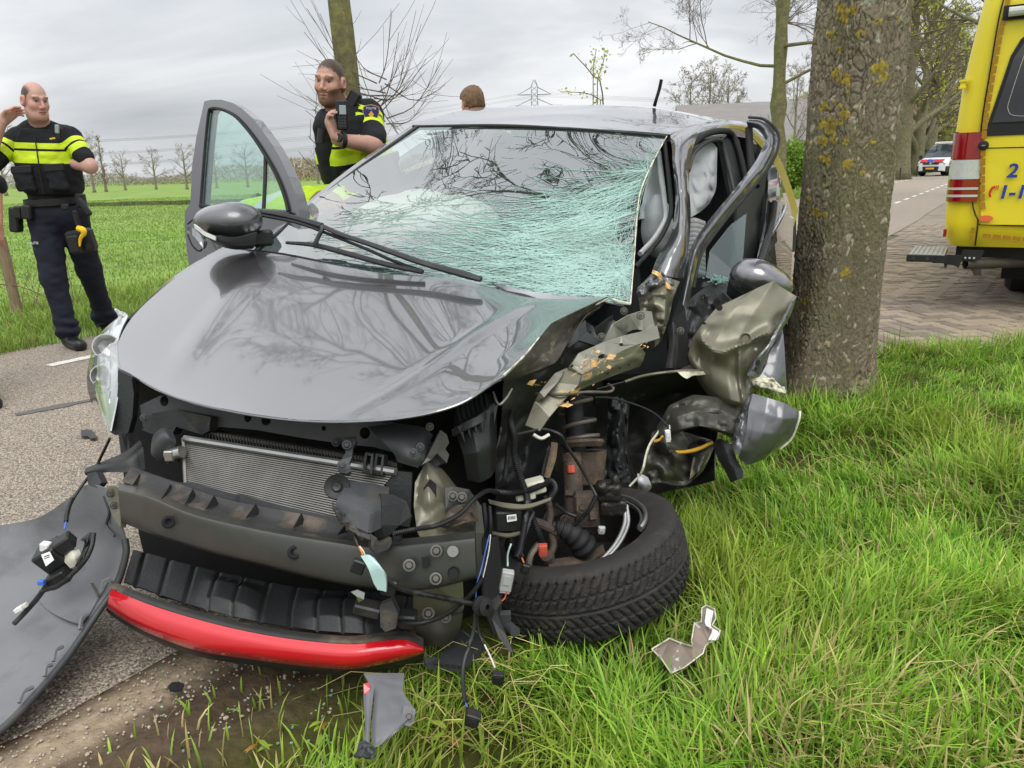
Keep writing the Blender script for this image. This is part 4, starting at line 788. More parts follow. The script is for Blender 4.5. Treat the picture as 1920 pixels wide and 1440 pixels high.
# ================================================================== POLICE VAN (far)
mat('van_white', rgb(228, 230, 232), .35, coat=.6, var=.04); mat('van_black', rgb(34, 35, 37), .6, var=.15); mat('glass_dark', rgb(44, 52, 58), .06, var=.1, spec=.8); mat('van_red', rgb(206, 36, 50), .4, var=.06); mat('van_blue', rgb(44, 74, 168), .4, var=.06); mat('plate_yellow', rgb(238, 176, 30), .5, var=.05); mat('chrome', rgb(210, 212, 214), .2, metal=.9, var=.05); mat('tyre', rgb(38, 37, 36), .85, var=.2, vs=40, bump=.6, bs=150)
def police_van():
    c = aty(1757, 326, 52) * [1, 1, 0]; hd = radians(218); t = thing('police_van', 'white police van with red and blue stripes parked on the road', 'van', c); fw = np.array([cos(hd), sin(hd), 0]); lf = np.array([-fw[1], fw[0], 0]); up = np.array([0, 0, 1.0]); P = lambda x, y, z_: c + fw * x + lf * y + up * z_
    # body rings from tail to nose: (x, half width bottom, belt, top, z bottom, z belt, z top)
    rings = [(-3.9, .85, .9, .75, .35, 1.1, 1.9), (-3.6, .93, .94, .80, .3, 1.1, 1.97), (-.9, .95, .95, .82, .3, 1.1, 1.98), (-.55, .95, .95, .80, .3, 1.08, 1.93), (.0, .95, .94, .80, .3, 1.06, 1.45), (.28, .95, .93, .84, .3, 1.02, 1.16), (.75, .93, .91, .82, .3, .92, 1.02), (.98, .86, .86, .78, .32, .85, .9), (1.05, .74, .76, .7, .36, .75, .8)]
    V = []; 
    for (x, wb, wl, wt, zb, zl, zt) in rings:
        for (yy, zz) in ((wb, zb), (wb + .01, (zb + zl) / 2), (wl, zl), ((wl * .3 + wt * .7), zl + (zt - zl) * .75), (wt - .1, zt), (0, zt + .03), (-wt + .1, zt), (-(wl * .3 + wt * .7), zl + (zt - zl) * .75), (-wl, zl), (-wb - .01, (zb + zl) / 2), (-wb, zb)): V.append(P(x, yy, zz))
    k = 11; F = [[i * k + j, i * k + (j + 1) % k, (i + 1) * k + (j + 1) % k, (i + 1) * k + j] for i in range(len(rings) - 1) for j in range(k)] + [list(range(k))[::-1], list(range((len(rings) - 1) * k, len(rings) * k))]
    mobj('body', V, [f[::-1] for f in F], 'van_white', t, angle=40)
    m2 = MB(); m2.patch([[P(.27, -.84, 1.19), P(.34, 0, 1.20), P(.27, .84, 1.19)], [P(-.02, -.78, 1.52), P(.05, 0, 1.54), P(-.02, .78, 1.52)], [P(-.50, -.74, 1.92), P(-.47, 0, 1.96), P(-.50, .74, 1.92)]], 8, 12, .02); m2.build('windscreen', 'glass_dark', t)
    for sg in (-1, 1):
        m2 = MB(); m2.plate([P(.2, sg * .945, 1.12), P(-.55, sg * .885, 1.78), P(-1.3, sg * .885, 1.78), P(-1.3, sg * .955, 1.12)], .02, nrmv=lf * sg); m2.build('side_window', 'glass_dark', t)
        m2 = MB(); m2.box(P(.2, sg * 1.06, 1.2), (.05, .1, .13), [fw, lf, up], bev=.03); m2.build('wing_mirror', 'van_black', t)
        m2 = MB(); m2.box(P(.92, sg * .68, .80), (.12, .17, .085), [fw, lf, up], bev=.03); m2.build('headlight', 'chrome', t)
        for (x, nm) in ((.28, 0), (-2.9, 0)):
            m2 = MB(); m2.lathe(P(x, sg * .80, .33), lf * sg, [(.19, .16), (.27, .17), (.33, .12), (.34, 0), (.33, -.08)], 24); wh = m2.build('wheel', 'tyre', t)
            m2 = MB(); m2.lathe(P(x, sg * .80, .33), lf * sg, [(.001, .13), (.06, .15), (.07, .12), (.19, .155)], 20)
            rm = m2.build('rim', 'chrome', wh); m3 = MB()
            for q in range(6): a = q * pi / 3 + .3; m3.plate([P(x, sg * .80, .33) + lf * sg * .165 + (fw * cos(a + da) + up * sin(a + da)) * rr for da, rr in ((-.2, .1), (-.28, .165), (.28, .165), (.2, .1))], .004, nrmv=lf * sg)
            tag(m3.build('rim_opening', 'van_black', wh), kind='stuff')
        for (y0, y1, z0, z1, x) in ((.95, .95, .62, 1.0, .45), (.955, .955, .75, 1.1, -.25)): m2 = MB(); m2.plate([P(x + .22, sg * .962, z0 + .1), P(x, sg * .966, z0 + .38), P(x - .22, sg * .966, z0 + .3), P(x, sg * .966, z0)], .008, nrmv=lf * sg); m2.build('stripe', 'van_red', t)
        m2 = MB(); m2.plate([P(.8, sg * .42, 1.036), P(.5, sg * .3, 1.095), P(.5, sg * .62, 1.09), P(.8, sg * .70, 1.03)], .01, nrmv=up); m2.build('bonnet_stripe', 'van_red' if sg < 0 else 'van_red', t)
    for (y0, y1, mm) in ((-.72, -.30, 'van_red'), (-.27, .10, 'van_blue'), (.14, .70, 'van_red')): m2 = MB(); m2.plate([P(1.075, y0, .90), P(1.075, y1, .90), P(.80, y1, 1.06), P(.80, y0, 1.06)], .02, nrmv=nrm(fw + up)); m2.build('bonnet_stripe', mm, t)
    m2 = MB(); m2.plate([P(.84, -.38, 1.036), P(.5, -.28, 1.10), P(.5, .26, 1.10), P(.84, .30, 1.036)], .012, nrmv=up); m2.build('bonnet_stripe', 'van_blue', t)
    m2 = MB(); m2.patch([[P(.55, -.97, .62), P(.95, -.88, .62), P(1.09, 0, .62), P(.95, .88, .62), P(.55, .97, .62)], [P(.55, -.97, .28), P(.95, -.88, .28), P(1.08, 0, .26), P(.95, .88, .28), P(.55, .97, .28)]], 4, 20, .06); m2.build('front_bumper', 'van_black', t)
    m2 = MB(); m2.box(P(1.06, 0, .80), (.02, .5, .055), [fw, lf, up]); m2.build('grille', 'van_black', t); m2 = MB(); m2.cyl(P(1.09, 0, .82), fw, .075, .03, 16); m2.build('emblem', 'chrome', t)
    m2 = MB(); m2.box(P(1.13, 0, .50), (.01, .26, .055), [fw, lf, up]); m2.build('number_plate', 'plate_yellow', t); m2 = MB(); m2.box(P(-.75, 0, 2.08), (.22, .6, .07), [fw, lf, up], bev=.03); m2.build('light_bar', 'van_white', t)
police_van()
# parked dark car roof glimpses beyond the verge stay hidden; small green marker posts on the far verge
mat('post_dark', rgb(60, 60, 54), .8)
for i, (px, py, Y) in enumerate([(1688, 326, 45), (1720, 320, 52), (1698, 322, 58)]):
    b = aty(px, py, Y) * [1, 1, 0]; mb = MB(); mb.tube([b - [0, 0, .05], b + [0, 0, .62]], .05, 6); mb.cyl(b + [0, 0, .64], (0, 0, 1), .06, .06, 6); o = mb.build('marker_post', 'post_dark' if i < 2 else 'post_wood'); tag(o, ['short dark marker post beside the slender far trunk', 'short dark marker post in front of the police van', 'short brown marker post before the brick house'][i], 'post', 'posts on the far verge')
# ================================================================== AMBULANCE
mat('amb_yellow', rgb(242, 222, 40), .42, coat=.25, var=.03, vs=3, coatr=.12); mat('amb_tape', rgb(172, 124, 16), .45, var=.08); mat('amb_blue', rgb(34, 62, 160), .45, var=.05); mat('amb_red', rgb(206, 40, 40), .45, var=.05); mat('lamp_red', rgb(150, 10, 18), .12, coat=1, var=.15, vs=40); mat('lamp_clear', rgb(206, 208, 204), .12, coat=1, var=.12, vs=60); mat('lamp_orange', rgb(224, 96, 12), .25, coat=.8, var=.1); mat('rubber', rgb(30, 30, 31), .7, var=.15); mat('alu', rgb(182, 180, 174), .4, metal=.7, var=.15, vs=20); mat('exhaust', rgb(86, 82, 76), .6, metal=.5, var=.25); mat('amb_glass', rgb(20, 23, 25), .04, var=.2, spec=.9)
def ambulance():
    ya = radians(31); c = np.array([3.5, 6.25, 0]); er = np.array([cos(ya), -sin(ya), 0]); nn = np.array([-sin(ya), -cos(ya), 0]); up = np.array([0, 0, 1.0]); t = thing('ambulance', 'bright yellow ambulance seen from behind on the brick driveway', 'ambulance', c); P = lambda a, z_, o=0.0: c + er * a + up * z_ + nn * o
    W_, Lg = 2.0, 5.6; zr = [.52, .60, .72, .9, 1.4, 1.75, 2.1, 2.35, 2.55, 2.68, 2.74]; lz = [.05, .015, .0, -.005, .0, .012, .05, .085, .14, .24, .40]; rz = [-.06, -.01, .015, 0, 0, 0, -.01, -.02, -.06, -.14, -.3]; rings = []
    for z_, l, ro in zip(zr, lz, rz):
        w0, w1 = l, W_ - l; rc = .11; ring = [P(w0, z_, -Lg)] + [P(w0, z_, -Lg * k / 6) for k in range(5, 0, -1)] + [P(w0, z_, -.4)]
        ring += [P(w0 + rc * (1 - cos(q)), z_, ro - rc * (1 - sin(q))) for q in np.linspace(0, pi / 2, 7)] + [P(w0 + (w1 - w0) * k / 6, z_, ro + .012 * sin(pi * k / 6)) for k in range(1, 6)] + [P(w1 - rc * (1 - cos(q)), z_, ro - rc * (1 - sin(q))) for q in np.linspace(pi / 2, 0, 7)] + [P(w1, z_, -.4)] + [P(w1, z_, -Lg * k / 6) for k in range(1, 7)]; rings.append(ring)
    k = len(rings[0]); V = [p for r in rings for p in r]; F = [[i * k + j, i * k + j + 1, (i + 1) * k + j + 1, (i + 1) * k + j] for i in range(len(rings) - 1) for j in range(k - 1)] + [list(range((len(rings) - 1) * k, len(rings) * k)), list(range(k))[::-1]]
    mobj('body', V, F, 'amb_yellow', t, angle=40)
    def rpl(name, pts, m, par=t, th=.012, o=.022, smooth=False):
        mb = MB(); mb.plate([P(a, z_, o + np.interp(z_, zr, rz)) for a, z_ in pts], th, nrmv=nn); return mb.build(name, m, par, smooth=smooth)
    rd = lambda a0, a1, z0, z1, r, n=5: [(a0 + r - r * cos(q), z0 + r - r * sin(q)) for q in np.linspace(0, pi / 2, n)] + [(a1 - r + r * sin(q), z0 + r - r * cos(q)) for q in np.linspace(0, pi / 2, n)] + [(a1 - r + r * cos(q), z1 - r + r * sin(q)) for q in np.linspace(0, pi / 2, n)] + [(a0 + r - r * sin(q), z1 - r + r * cos(q)) for q in np.linspace(0, pi / 2, n)]
    seam = [(.205, .62), (.195, .8), (.175, 1.28), (.17, 1.5), (.18, 1.8), (.195, 2.2), (.23, 2.45)]
    mb = MB(); mb.tube([P(a, z_, .026 + np.interp(z_, zr, rz)) for a, z_ in [(.232, .53), (.23, .72), (.205, .78), (.175, .9)] + seam[2:]], .006, 5, res=40); mb.build('door_gap', 'rubber', t)
    mb = MB(); mb.tube([P(.99, .56, .03), P(.99, 2.5, .01)], .006, 5); mb.build('door_gap', 'rubber', t)
    mb = MB(); mb.tube([P(.18, 1.272, .026), P(.6, 1.268, .034), P(1.0, 1.268, .036)], .004, 4); mb.tube([P(.23, .70, .024), P(.6, .69, .036), P(1.0, .69, .036)], .004, 4); mb.build('door_crease', 'rubber', t)
    dr = rpl('rear_door', [(.25, .70), (.985, .70), (.985, 2.42), (.25, 2.40), (.21, 2.2), (.19, 1.6), (.195, 1.2)], 'amb_yellow', th=.016, o=.026)
    rpl('window_frame', [(.215, 1.36)] + [(.93, 1.36), (.955, 1.40), (.955, 2.0), (.91, 2.09), (.42, 2.09), (.35, 2.03), (.30, 1.92), (.205, 1.42)], 'rubber', dr, .008, .036); w_ = rpl('window', [(.235, 1.455), (.92, 1.455), (.93, 1.98), (.89, 2.06), (.44, 2.06), (.37, 2.0), (.32, 1.9)], 'amb_glass', dr, .006, .042)
    mi_ = lambda L_: [(2 - a, z_) for a, z_ in L_]; d2_ = rpl('rear_door', mi_([(.25, .70), (.985, .70), (.985, 2.42), (.25, 2.40), (.21, 2.2), (.19, 1.6), (.195, 1.2)]), 'amb_yellow', th=.016, o=.026); rpl('window_frame', mi_([(.215, 1.36), (.93, 1.36), (.955, 1.40), (.955, 2.0), (.91, 2.09), (.42, 2.09), (.35, 2.03), (.30, 1.92), (.205, 1.42)]), 'rubber', d2_, .008, .036); rpl('window', mi_([(.235, 1.455), (.92, 1.455), (.93, 1.98), (.89, 2.06), (.44, 2.06), (.37, 2.0), (.32, 1.9)]), 'amb_glass', d2_, .006, .042)
    mb = MB(); mb.tube([P(a, z_, .045) for a, z_ in ((.46, 2.03), (.40, 1.98), (.33, 1.62), (.33, 1.54), (.37, 1.5), (.5, 1.49), (.9, 1.49))], .0016, 4, res=30); mb.build('heater_wire', 'lamp_clear', w_)
    # tail light: red, clear, red with two clear bars
    def tl(z0, z1, m, nm, o=.03):
        for mi in (0, 1):
            M_ = lambda a: 2 - a if mi else a; mb = MB(); G = [[P(M_(-.012), z_, -.06), P(M_(.012), z_, .015), P(M_(.08), z_, o + .012), P(M_(.205 - .012 * (z_ - .9) * 2), z_, o + .004)] for z_ in np.linspace(z0, z1, 4)]; mb.patch(G, 6, 12, .03); mb.build(nm, m, lts[mi])
    lts = [mobj('tail_light', [P(abs(2 * mi - a), z_, o) for a, z_, o in ((0, .87, -.05), (.2, .87, 0), (.19, 1.4, 0), (0, 1.4, -.05))], [[0, 1, 2, 3]], 'rubber', t) for mi in (0, 1)]
    tl(1.195, 1.392, 'lamp_red', 'brake_lens'); tl(1.045, 1.19, 'lamp_clear', 'reversing_lens'); tl(.985, 1.04, 'lamp_red', 'rear_lens'); tl(.965, .983, 'lamp_clear', 'lens_bar', .034); tl(.93, .963, 'lamp_red', 'rear_lens'); tl(.91, .928, 'lamp_clear', 'lens_bar', .034); tl(.875, .908, 'lamp_red', 'rear_lens')
    mb = MB(); mb.lathe(P(.20, 1.292, .03), nn, [(.001, .03), (.02, .032), (.034, .025), (.036, 0)], 18); mb.build('door_lock', 'rubber', t); mb = MB(); mb.box(P(.20, 1.292, .064), (.012, .004, .003), [er, up, nn]); mb.build('lock_slot', 'alu', t)
    mb = MB(); V = MB(); el = [(.279 + .048 * cos(q), .748 + .024 * sin(q)) for q in np.linspace(0, 2 * pi, 20, endpoint=False)]; rpl('marker_lamp', el, 'lamp_orange', t, .02, .055, True)
    mb = MB(); mb.box(P(.012, 1.747, -.02), (.018, .03, .03), [er, nn, up], bev=.006); mb.box(P(.012, 1.772, .0), (.026, .02, .008), [er, nn, up]); mb.box(P(.012, 1.722, .0), (.026, .02, .008), [er, nn, up]); mb.build('hinge', 'amb_yellow', t)
    lb = rpl('strobe_housing', rd(.215, .8, 2.165, 2.265, .012), 'rubber', t, .02, .05); mb = MB(); mb.tube([P(.25, 2.215, .06), P(.78, 2.215, .06)], .033, 10); mb.build('strobe_lens', 'lamp_clear', lb)
    # reflective tape blocks around the door
    tz = [(z_, a) for z_, a in [(.56, .205)]]; pts = catmull([P(a + .028, z_, .046 + np.interp(z_, zr, rz)) for a, z_ in [(.23, .80), (.21, .9), (.175, 1.25), (.165, 1.5), (.175, 1.8), (.19, 2.1), (.215, 2.38)]], 70); cum = np.r_[0, np.cumsum(np.linalg.norm(np.diff(pts, axis=0), axis=1))]
    for s0 in np.arange(.02, cum[-1] - .06, .066):
        if .44 < s0 < .53 or 1.40 < s0 < 1.46: continue
        q = [np.array([np.interp(s, cum, pts[:, i]) for i in range(3)]) for s in (s0, s0 + .053)]; mb = MB(); e_ = er * .017; mb.plate([q[0] - e_, q[0] + e_, q[1] + e_, q[1] - e_], .004, nrmv=nn); mb.build('tape_block', 'amb_tape', t, smooth=False)
    for k in range(5): mb = MB(); a = .275 + .066 * k; z_ = .60 - .006 * k; mb.plate([P(a, z_, .035), P(a + .054, z_ - .006, .035), P(a + .054, z_ + .026, .035), P(a, z_ + .032, .035)], .004, nrmv=nn); mb.build('tape_block', 'amb_tape', t, smooth=False)
    for z_ in (.575, .632): mb = MB(); mb.box(P(.20, z_ + .02, .03), (.013, .022, .003), [er, up, nn]); mb.build('tape_block', 'amb_tape', t, smooth=False)
    # writing
    def text(s, a, z_, h, m, o=.052, par=dr, sh=.12, bold=.004):
        cu = bpy.data.curves.new('text', 'FONT'); cu.body = s; cu.size = h / .7; cu.extrude = .002; cu.shear = sh; cu.offset = bold; cu.resolution_u = 3; ob = bpy.data.objects.new('lettering', cu); COL.objects.link(ob); dg = bpy.context.evaluated_depsgraph_get(); me = bpy.data.meshes.new_from_object(ob.evaluated_get(dg)); bpy.data.objects.remove(ob); V = np.array([v.co for v in me.vertices]); F = [list(p.vertices) for p in me.polygons]; bpy.data.meshes.remove(me)
        W = c + np.outer(V[:, 0] + a, er) + np.outer(V[:, 1] + z_, up) + np.outer(V[:, 2] + o, nn); return mobj('lettering', W, F, m, par, smooth=False)
    text('2', .375, 1.055, .098, 'amb_blue'); text('1-1-2', .335, .90, .096, 'amb_blue')
    mb = MB(); mb.patch([[P(.315, .995, .052), P(.292, .985, .052), P(.278, .955, .052), P(.276, .93, .052), P(.285, .905, .052)], [P(.312, .975, .052), P(.300, .968, .052), P(.292, .95, .052), P(.290, .932, .052), P(.297, .912, .052)]], 4, 16, .003); mb.build('phone_symbol', 'amb_red', dr)
    for k in range(2): mb = MB(); mb.plate([P(.314 + .012 * k, .965, .052), P(.321 + .012 * k, .965, .052), P(.326 + .012 * k, .996, .052), P(.319 + .012 * k, .996, .052)], .003, nrmv=nn); mb.build('phone_symbol', 'amb_red', dr, smooth=False)
    # underside, step, exhaust
    mb = MB(); mb.box(P(1.0, .47, -.9), (.9, .7, .05), [er, nn, up]); mb.box(P(1.0, .42, -3), (.45, 1.9, .06), [er, nn, up]); mb.build('chassis', 'rubber', t)
    st = MB(); st.box(P(-.10, .435, -.30), (.13, .36, .018), [er, nn, up]); so_ = st.build('side_step', 'alu', t)
    for k in range(7): m2 = MB(); m2.box(P(-.215 + .035 * k, .456, -.30), (.011, .355, .004), [er, nn, up]); m2.build('tread_rib', 'alu', so_)
    m2 = MB(); m2.box(P(-.14, .43, .075), (.10, .016, .028), [er, nn, up], bev=.006); m2.build('step_bumper', 'rubber', so_)
    for k in (-1, 1): m3 = MB(); m3.box(P(-.14 + .05 * k, .432, .093), (.012, .003, .012), [er, nn, up]); m3.build('step_slot', 'post_dark', so_)
    m2 = MB(); m2.box(P(.00, .425, .06), (.05, .018, .03), [er, nn, up]); m2.plate([P(.03, .46, .05), P(.16, .46, .05), P(.14, .36, .05), P(.10, .38, .05), (P(.06, .385, .05)), P(.045, .35, .05), P(.03, .39, .05)], .02, nrmv=nn); m2.plate([P(.15, .50, .03), P(.30, .50, .03), P(.28, .43, .03), P(.15, .41, .03)], .02, nrmv=nn); m2.build('step_bracket', 'rubber', t)
    for k in range(3): m2 = MB(); m2.cyl(P(.175 + .03 * k, .44, .034), nn, .008, .012, 10); m2.build('bolt', 'lamp_clear', t)
    ex = MB(); ex.lathe(P(.18, .385, .0), -nrm(er * -.75 + nn * .5), [(.001, .30), (.037, .30), (.037, 0), (.041, 0), (.041, .45), (.045, 1.2)], 18); ex.build('exhaust_pipe', 'exhaust', t); m2 = MB(); m2.plate([P(.20, .46, -.02), P(.29, .40, -.05), P(.30, .30, -.05), P(.255, .29, -.05), P(.215, .36, -.02)], .006); m2.build('heat_shield', 'exhaust', t)
    for a in (.62, 1.38):
        m2 = MB(); m2.lathe(P(a, .345, -1.35), er, [(.2, -.11), (.30, -.11), (.345, -.07), (.345, .07), (.30, .11), (.2, .11)], 28); wh = m2.build('wheel', 'tyre', t); m2 = MB(); m2.lathe(P(a, .345, -1.35), er, [(.2, -.11), (.18, -.05), (.05, -.06), (.001, -.06)], 20); m2.build('rim', 'alu', wh)
    m2 = MB(); m2.patch([[P(.46, .50, -.95), P(.8, .50, -.95)], [P(.46, .16, -.93), P(.8, .16, -.93)]], 3, 3, .01); m2.build('mud_flap', 'rubber', t)
    m2 = MB(); m2.box(P(.012, .63, -.0), (.012, .03, .02), [er, up, nn], bev=.004); m2.build('reflector', 'lamp_red', t)
ambulance()
# ================================================================== THE WRECKED CAR
mat('car_paint', rgb(116, 115, 118), .24, metal=.75, coat=1.0, var=.03, vs=2, coatr=.025, rvar=.03)
mat('car_paint_side', rgb(100, 100, 103), .36, metal=.7, coat=1.0, var=.04, vs=3, coatr=.03)
mat('paint_scuffed', rgb(150, 150, 154), .4, metal=.6, coat=.5, var=.2, vs=9, col2=rgb(66, 66, 68), c2s=7, c2lo=.5, c2hi=.6)
mat('olive_primer', rgb(118, 115, 97), .42, metal=.35, coat=.35, var=.16, vs=7, coatr=.25, col2=rgb(74, 71, 62), c2s=9, c2lo=.58, c2hi=.72, bump=.3, bs=20)
mat('olive_dark', rgb(70, 69, 62), .5, metal=.3, coat=.2, var=.22, vs=9, coatr=.3, bump=.4, bs=30)
mat('flap_dark', rgb(60, 57, 47), .6, metal=.2, var=.35, vs=14, col2=rgb(104, 98, 80), c2s=16, c2lo=.56, c2hi=.66, bump=.5, bs=40, stretch=(1, 1, 3)); mat('beam_steel', rgb(68, 69, 66), .42, metal=.45, coat=.3, var=.18, vs=6, coatr=.3, col2=rgb(88, 82, 70), c2s=5, c2lo=.5, c2hi=.8)
mat('black_plastic', rgb(34, 35, 36), .48, var=.25, vs=14, bump=.25, bs=150, col2=rgb(62, 58, 52), c2s=9, c2lo=.56, c2hi=.75)
mat('grey_plastic', rgb(58, 60, 62), .5, var=.18, vs=8, bump=.2, bs=120, col2=rgb(82, 78, 70), c2s=6, c2lo=.55, c2hi=.75)
mat('dirty_plastic', rgb(50, 50, 49), .6, var=.25, vs=10, col2=rgb(118, 102, 82), c2s=7, c2lo=.52, c2hi=.72, bump=.3, bs=100)
mat('bumper_inner', rgb(112, 113, 116), .5, var=.14, vs=5, col2=rgb(66, 66, 68), c2s=3, c2lo=.5, c2hi=.72, bump=.15, bs=60, stretch=(1, 1, 2))
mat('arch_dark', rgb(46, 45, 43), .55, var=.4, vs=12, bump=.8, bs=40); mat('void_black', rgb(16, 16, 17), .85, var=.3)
mat('red_paint', rgb(204, 22, 34), .22, coat=1.0, col2=rgb(170, 44, 44), c2s=14, c2lo=.6, c2hi=.7, var=.08, vs=5, coatr=.04, metal=.15)
mat('cond_metal', rgb(126, 124, 119), .45, metal=.6, var=.18, vs=18); mat('cond_dark', rgb(52, 50, 47), .7, var=.2)
mat('silver', rgb(186, 186, 184), .28, metal=.85, var=.12, vs=20); mat('rusty', rgb(82, 72, 64), .75, metal=.25, var=.35, vs=25, col2=rgb(110, 92, 76), c2s=20, c2lo=.5, c2hi=.65, bump=.8, bs=140)
mat('spring_steel', rgb(104, 96, 88), .55, metal=.3, var=.25, vs=30); mat('bolt_steel', rgb(92, 90, 84), .5, metal=.5, var=.2, vs=50)
mat('splinter', rgb(214, 178, 120), .8, var=.25, vs=60, bump=1, bs=150); mat('torn_edge', rgb(206, 204, 182), .55, var=.2, vs=40, col2=rgb(120, 114, 90), c2s=25)
mat('cable_black', rgb(30, 30, 31), .45, var=.15, vs=40); mat('cable_white', rgb(214, 210, 200), .5); mat('cable_blue', rgb(70, 110, 200), .45); mat('cable_orange', rgb(222, 130, 50), .5); mat('conn_grey', rgb(178, 180, 178), .5, var=.1); mat('conn_red', rgb(196, 84, 66), .5, var=.15); mat('label_white', rgb(228, 228, 226), .6, var=.03); mat('label_print', rgb(60, 60, 66), .7)
mat('board_green', rgb(168, 196, 192), .45, metal=.3, var=.1); mat('yellow_seal', rgb(196, 150, 40), .6, var=.15)
mat('fabric_dark', rgb(40, 41, 44), .95, var=.15, vs=40, bump=.4, bs=300); mat('fabric_grey', rgb(150, 150, 150), .9, var=.1, vs=20, bump=.4, bs=250); mat('airbag', rgb(214, 208, 198), .85, var=.08, vs=6, bump=.5, bs=40); mat('airbag_grey', rgb(178, 180, 182), .8, var=.1, vs=6, bump=.5, bs=30)
mat('crack', rgb(196, 230, 221), .3, var=.1, trans=.35, spec=.8); mat('crack_dense', rgb(168, 206, 194), .35, var=.15, trans=.4)
glass('windscreen_glass', (.70, .83, .80), 2.25, .06, (.42, .55, .52)); glass('door_glass', (.80, .94, .90), 1.55); glass('lens_glass', (.93, .95, .95), 1.6); glass('rear_glass', (.35, .40, .38), 1.6); mat('rear_tint', rgb(34, 40, 38), .05, var=.2, spec=.6)
mat('reflector', rgb(214, 216, 216), .18, metal=.7, var=.12, vs=14); mat('tail_glow', rgb(120, 20, 24), .3)
car = thing('crashed_car', 'grey hatchback with smashed front, torn left side and shattered windscreen', 'car', (-0.25, 2.9, 0))
def G(rows): return [[at(*p) for p in r] for r in rows]
MATS['car_paint'].node_tree.nodes['Principled BSDF'].inputs['Coat IOR'].default_value = 1.75
def view_crumple(amp, sc, seed=0, o=3):
    def f(u, v, S):
        q = S.reshape(-1, 3) * sc + seed * 7.7; d = (.5 * fbm(q, o) + 1.1 * (.5 - np.abs(vnoise(q * .8 + 5)) * 2) + .45 * (.5 - 2 * np.abs(vnoise(q * 2.1 + 9)))).reshape(u.shape); c = S - C_O; c = c / np.linalg.norm(c, axis=2)[..., None]; e_ = np.minimum(1, 6 * np.minimum(u, 1 - u) + .25) * np.minimum(1, 6 * np.minimum(v, 1 - v) + .25); return c * (amp * d * e_)[..., None]
    return f
LAST = {}
def sheet(name, rows, m, parent=None, nu=24, nv=24, th=.002, f=None, m2=None, sm=0, lin=0):
    nu, nv = (nu * 2, nv * 2) if f is not None and nu < 30 else (nu, nv); mb = MB(); mb.patch(G(rows), nu, nv, th, 0, f, 1 if m2 else None, sm, lin); LAST['S'] = getattr(mb, 'S', None); return mb.build(name, [m, m2] if m2 else m, parent or car, angle=24 if lin else 42)
def pl8(name, pts, m, parent=None, d=None, th=.004, holes=(), smooth=False):
    mk = lambda L_: [at(p[0], p[1], p[2] if len(p) > 2 else (d(*p) if callable(d) else d)) for p in L_]; mb = MB(); mb.plate(mk(pts), th, holes=[mk(h) for h in holes]); return mb.build(name, m, parent or car, smooth=smooth)
def wire(name, pts, r, m, parent=None, n=7, res=None, ribs=0):
    P = [at(*p) for p in pts]; mb = MB(); P = catmull(P, res or max(8, 7 * len(P)))
    if ribs:
        P = catmull(P, len(P) * 3); mb.tube(P, [r * (1.12 if k % 2 else .86) for k in range(len(P))], n)
    else: mb.tube(P, r, n)
    return mb.build(name, m, parent or car, angle=60)
def blk(name, c, half, m, parent=None, rot=(0, 0, 0), bev=.003):
    mb = MB(); R = np.array(Matrix.Rotation(rot[2], 3, 'Z') @ Matrix.Rotation(rot[1], 3, 'Y') @ Matrix.Rotation(rot[0], 3, 'X')); mb.box(at(*c), half, R.T, bev=bev); return mb.build(name, m, parent or car, angle=40)
def bolt(c, r=.009, parent=None, m='bolt_steel', ax=None):
    p = at(*c); r *= .72; ax = nrm(C_O - p) if ax is None else ax; mb = MB(); mb.lathe(p, ax, [(r * 1.7, 0), (r * 1.7, r * .25), (r * 1.15, r * .3)], 14); mb.lathe(p, ax, [(r, r * .2), (r, r * .9), (r * .8, r * 1.05), (.0002, r * 1.05)], 6); return mb.build('bolt', m, parent or car, angle=30)
def hole(px, py, d, rx, ry, n=12, a=0.0): return [(px + rx * cos(q) * cos(a) - ry * sin(q) * sin(a), py + rx * cos(q) * sin(a) + ry * sin(q) * cos(a), d) for q in np.linspace(0, 2 * pi, n, endpoint=False)]

# ---------------------------------------------------------------- body shell pieces
def hood_f(u, v, S):
    c = S - C_O; c = c / np.linalg.norm(c, axis=2)[..., None]; up = np.array([0, 0, 1.0]); h = np.zeros_like(u)
    l1 = v - (.845 - .33 * u); h += .008 * np.exp(-(l1 / .018) ** 2) * np.clip(u * 5, 0, 1) * np.clip((1 - u) * 2.2, 0, 1)
    h -= .010 * np.clip(l1 / .2, 0, 1) * (1 - u)
    l2 = v - (.17 - .02 * u); h += .004 * np.exp(-(l2 / .03) ** 2) * np.clip(u * 4, 0, 1) * np.clip((1 - u) * 3, 0, 1)
    h += .006 * vnoise((S * [3, 3, 0]).reshape(-1, 3)).reshape(u.shape) * np.clip(v * 2 - .9, 0, 1)
    return h[..., None] * up
hood = sheet('hood', [[(422,465,2.92),(520,474,2.82),(680,503,2.64),(860,523,2.50),(1000,560,2.40),(1140,557,2.36)], [(332,520,2.70),(470,536,2.60),(660,560,2.42),(850,580,2.28),(985,594,2.22),(1075,588,2.20)], [(254,588,2.46),(420,620,2.34),(620,640,2.20),(815,648,2.07),(945,645,2.02),(1022,622,2.04)], [(220,648,2.26),(372,690,2.12),(585,718,1.99),(780,722,1.89),(905,700,1.86),(984,668,1.90)], [(222,690,2.15),(335,747,1.98),(520,785,1.81),(700,789,1.74),(850,764,1.73),(944,709,1.80)]], 'car_paint', nu=70, nv=90, th=.004, f=hood_f, m2='olive_dark', sm=260)
HS = LAST['S']
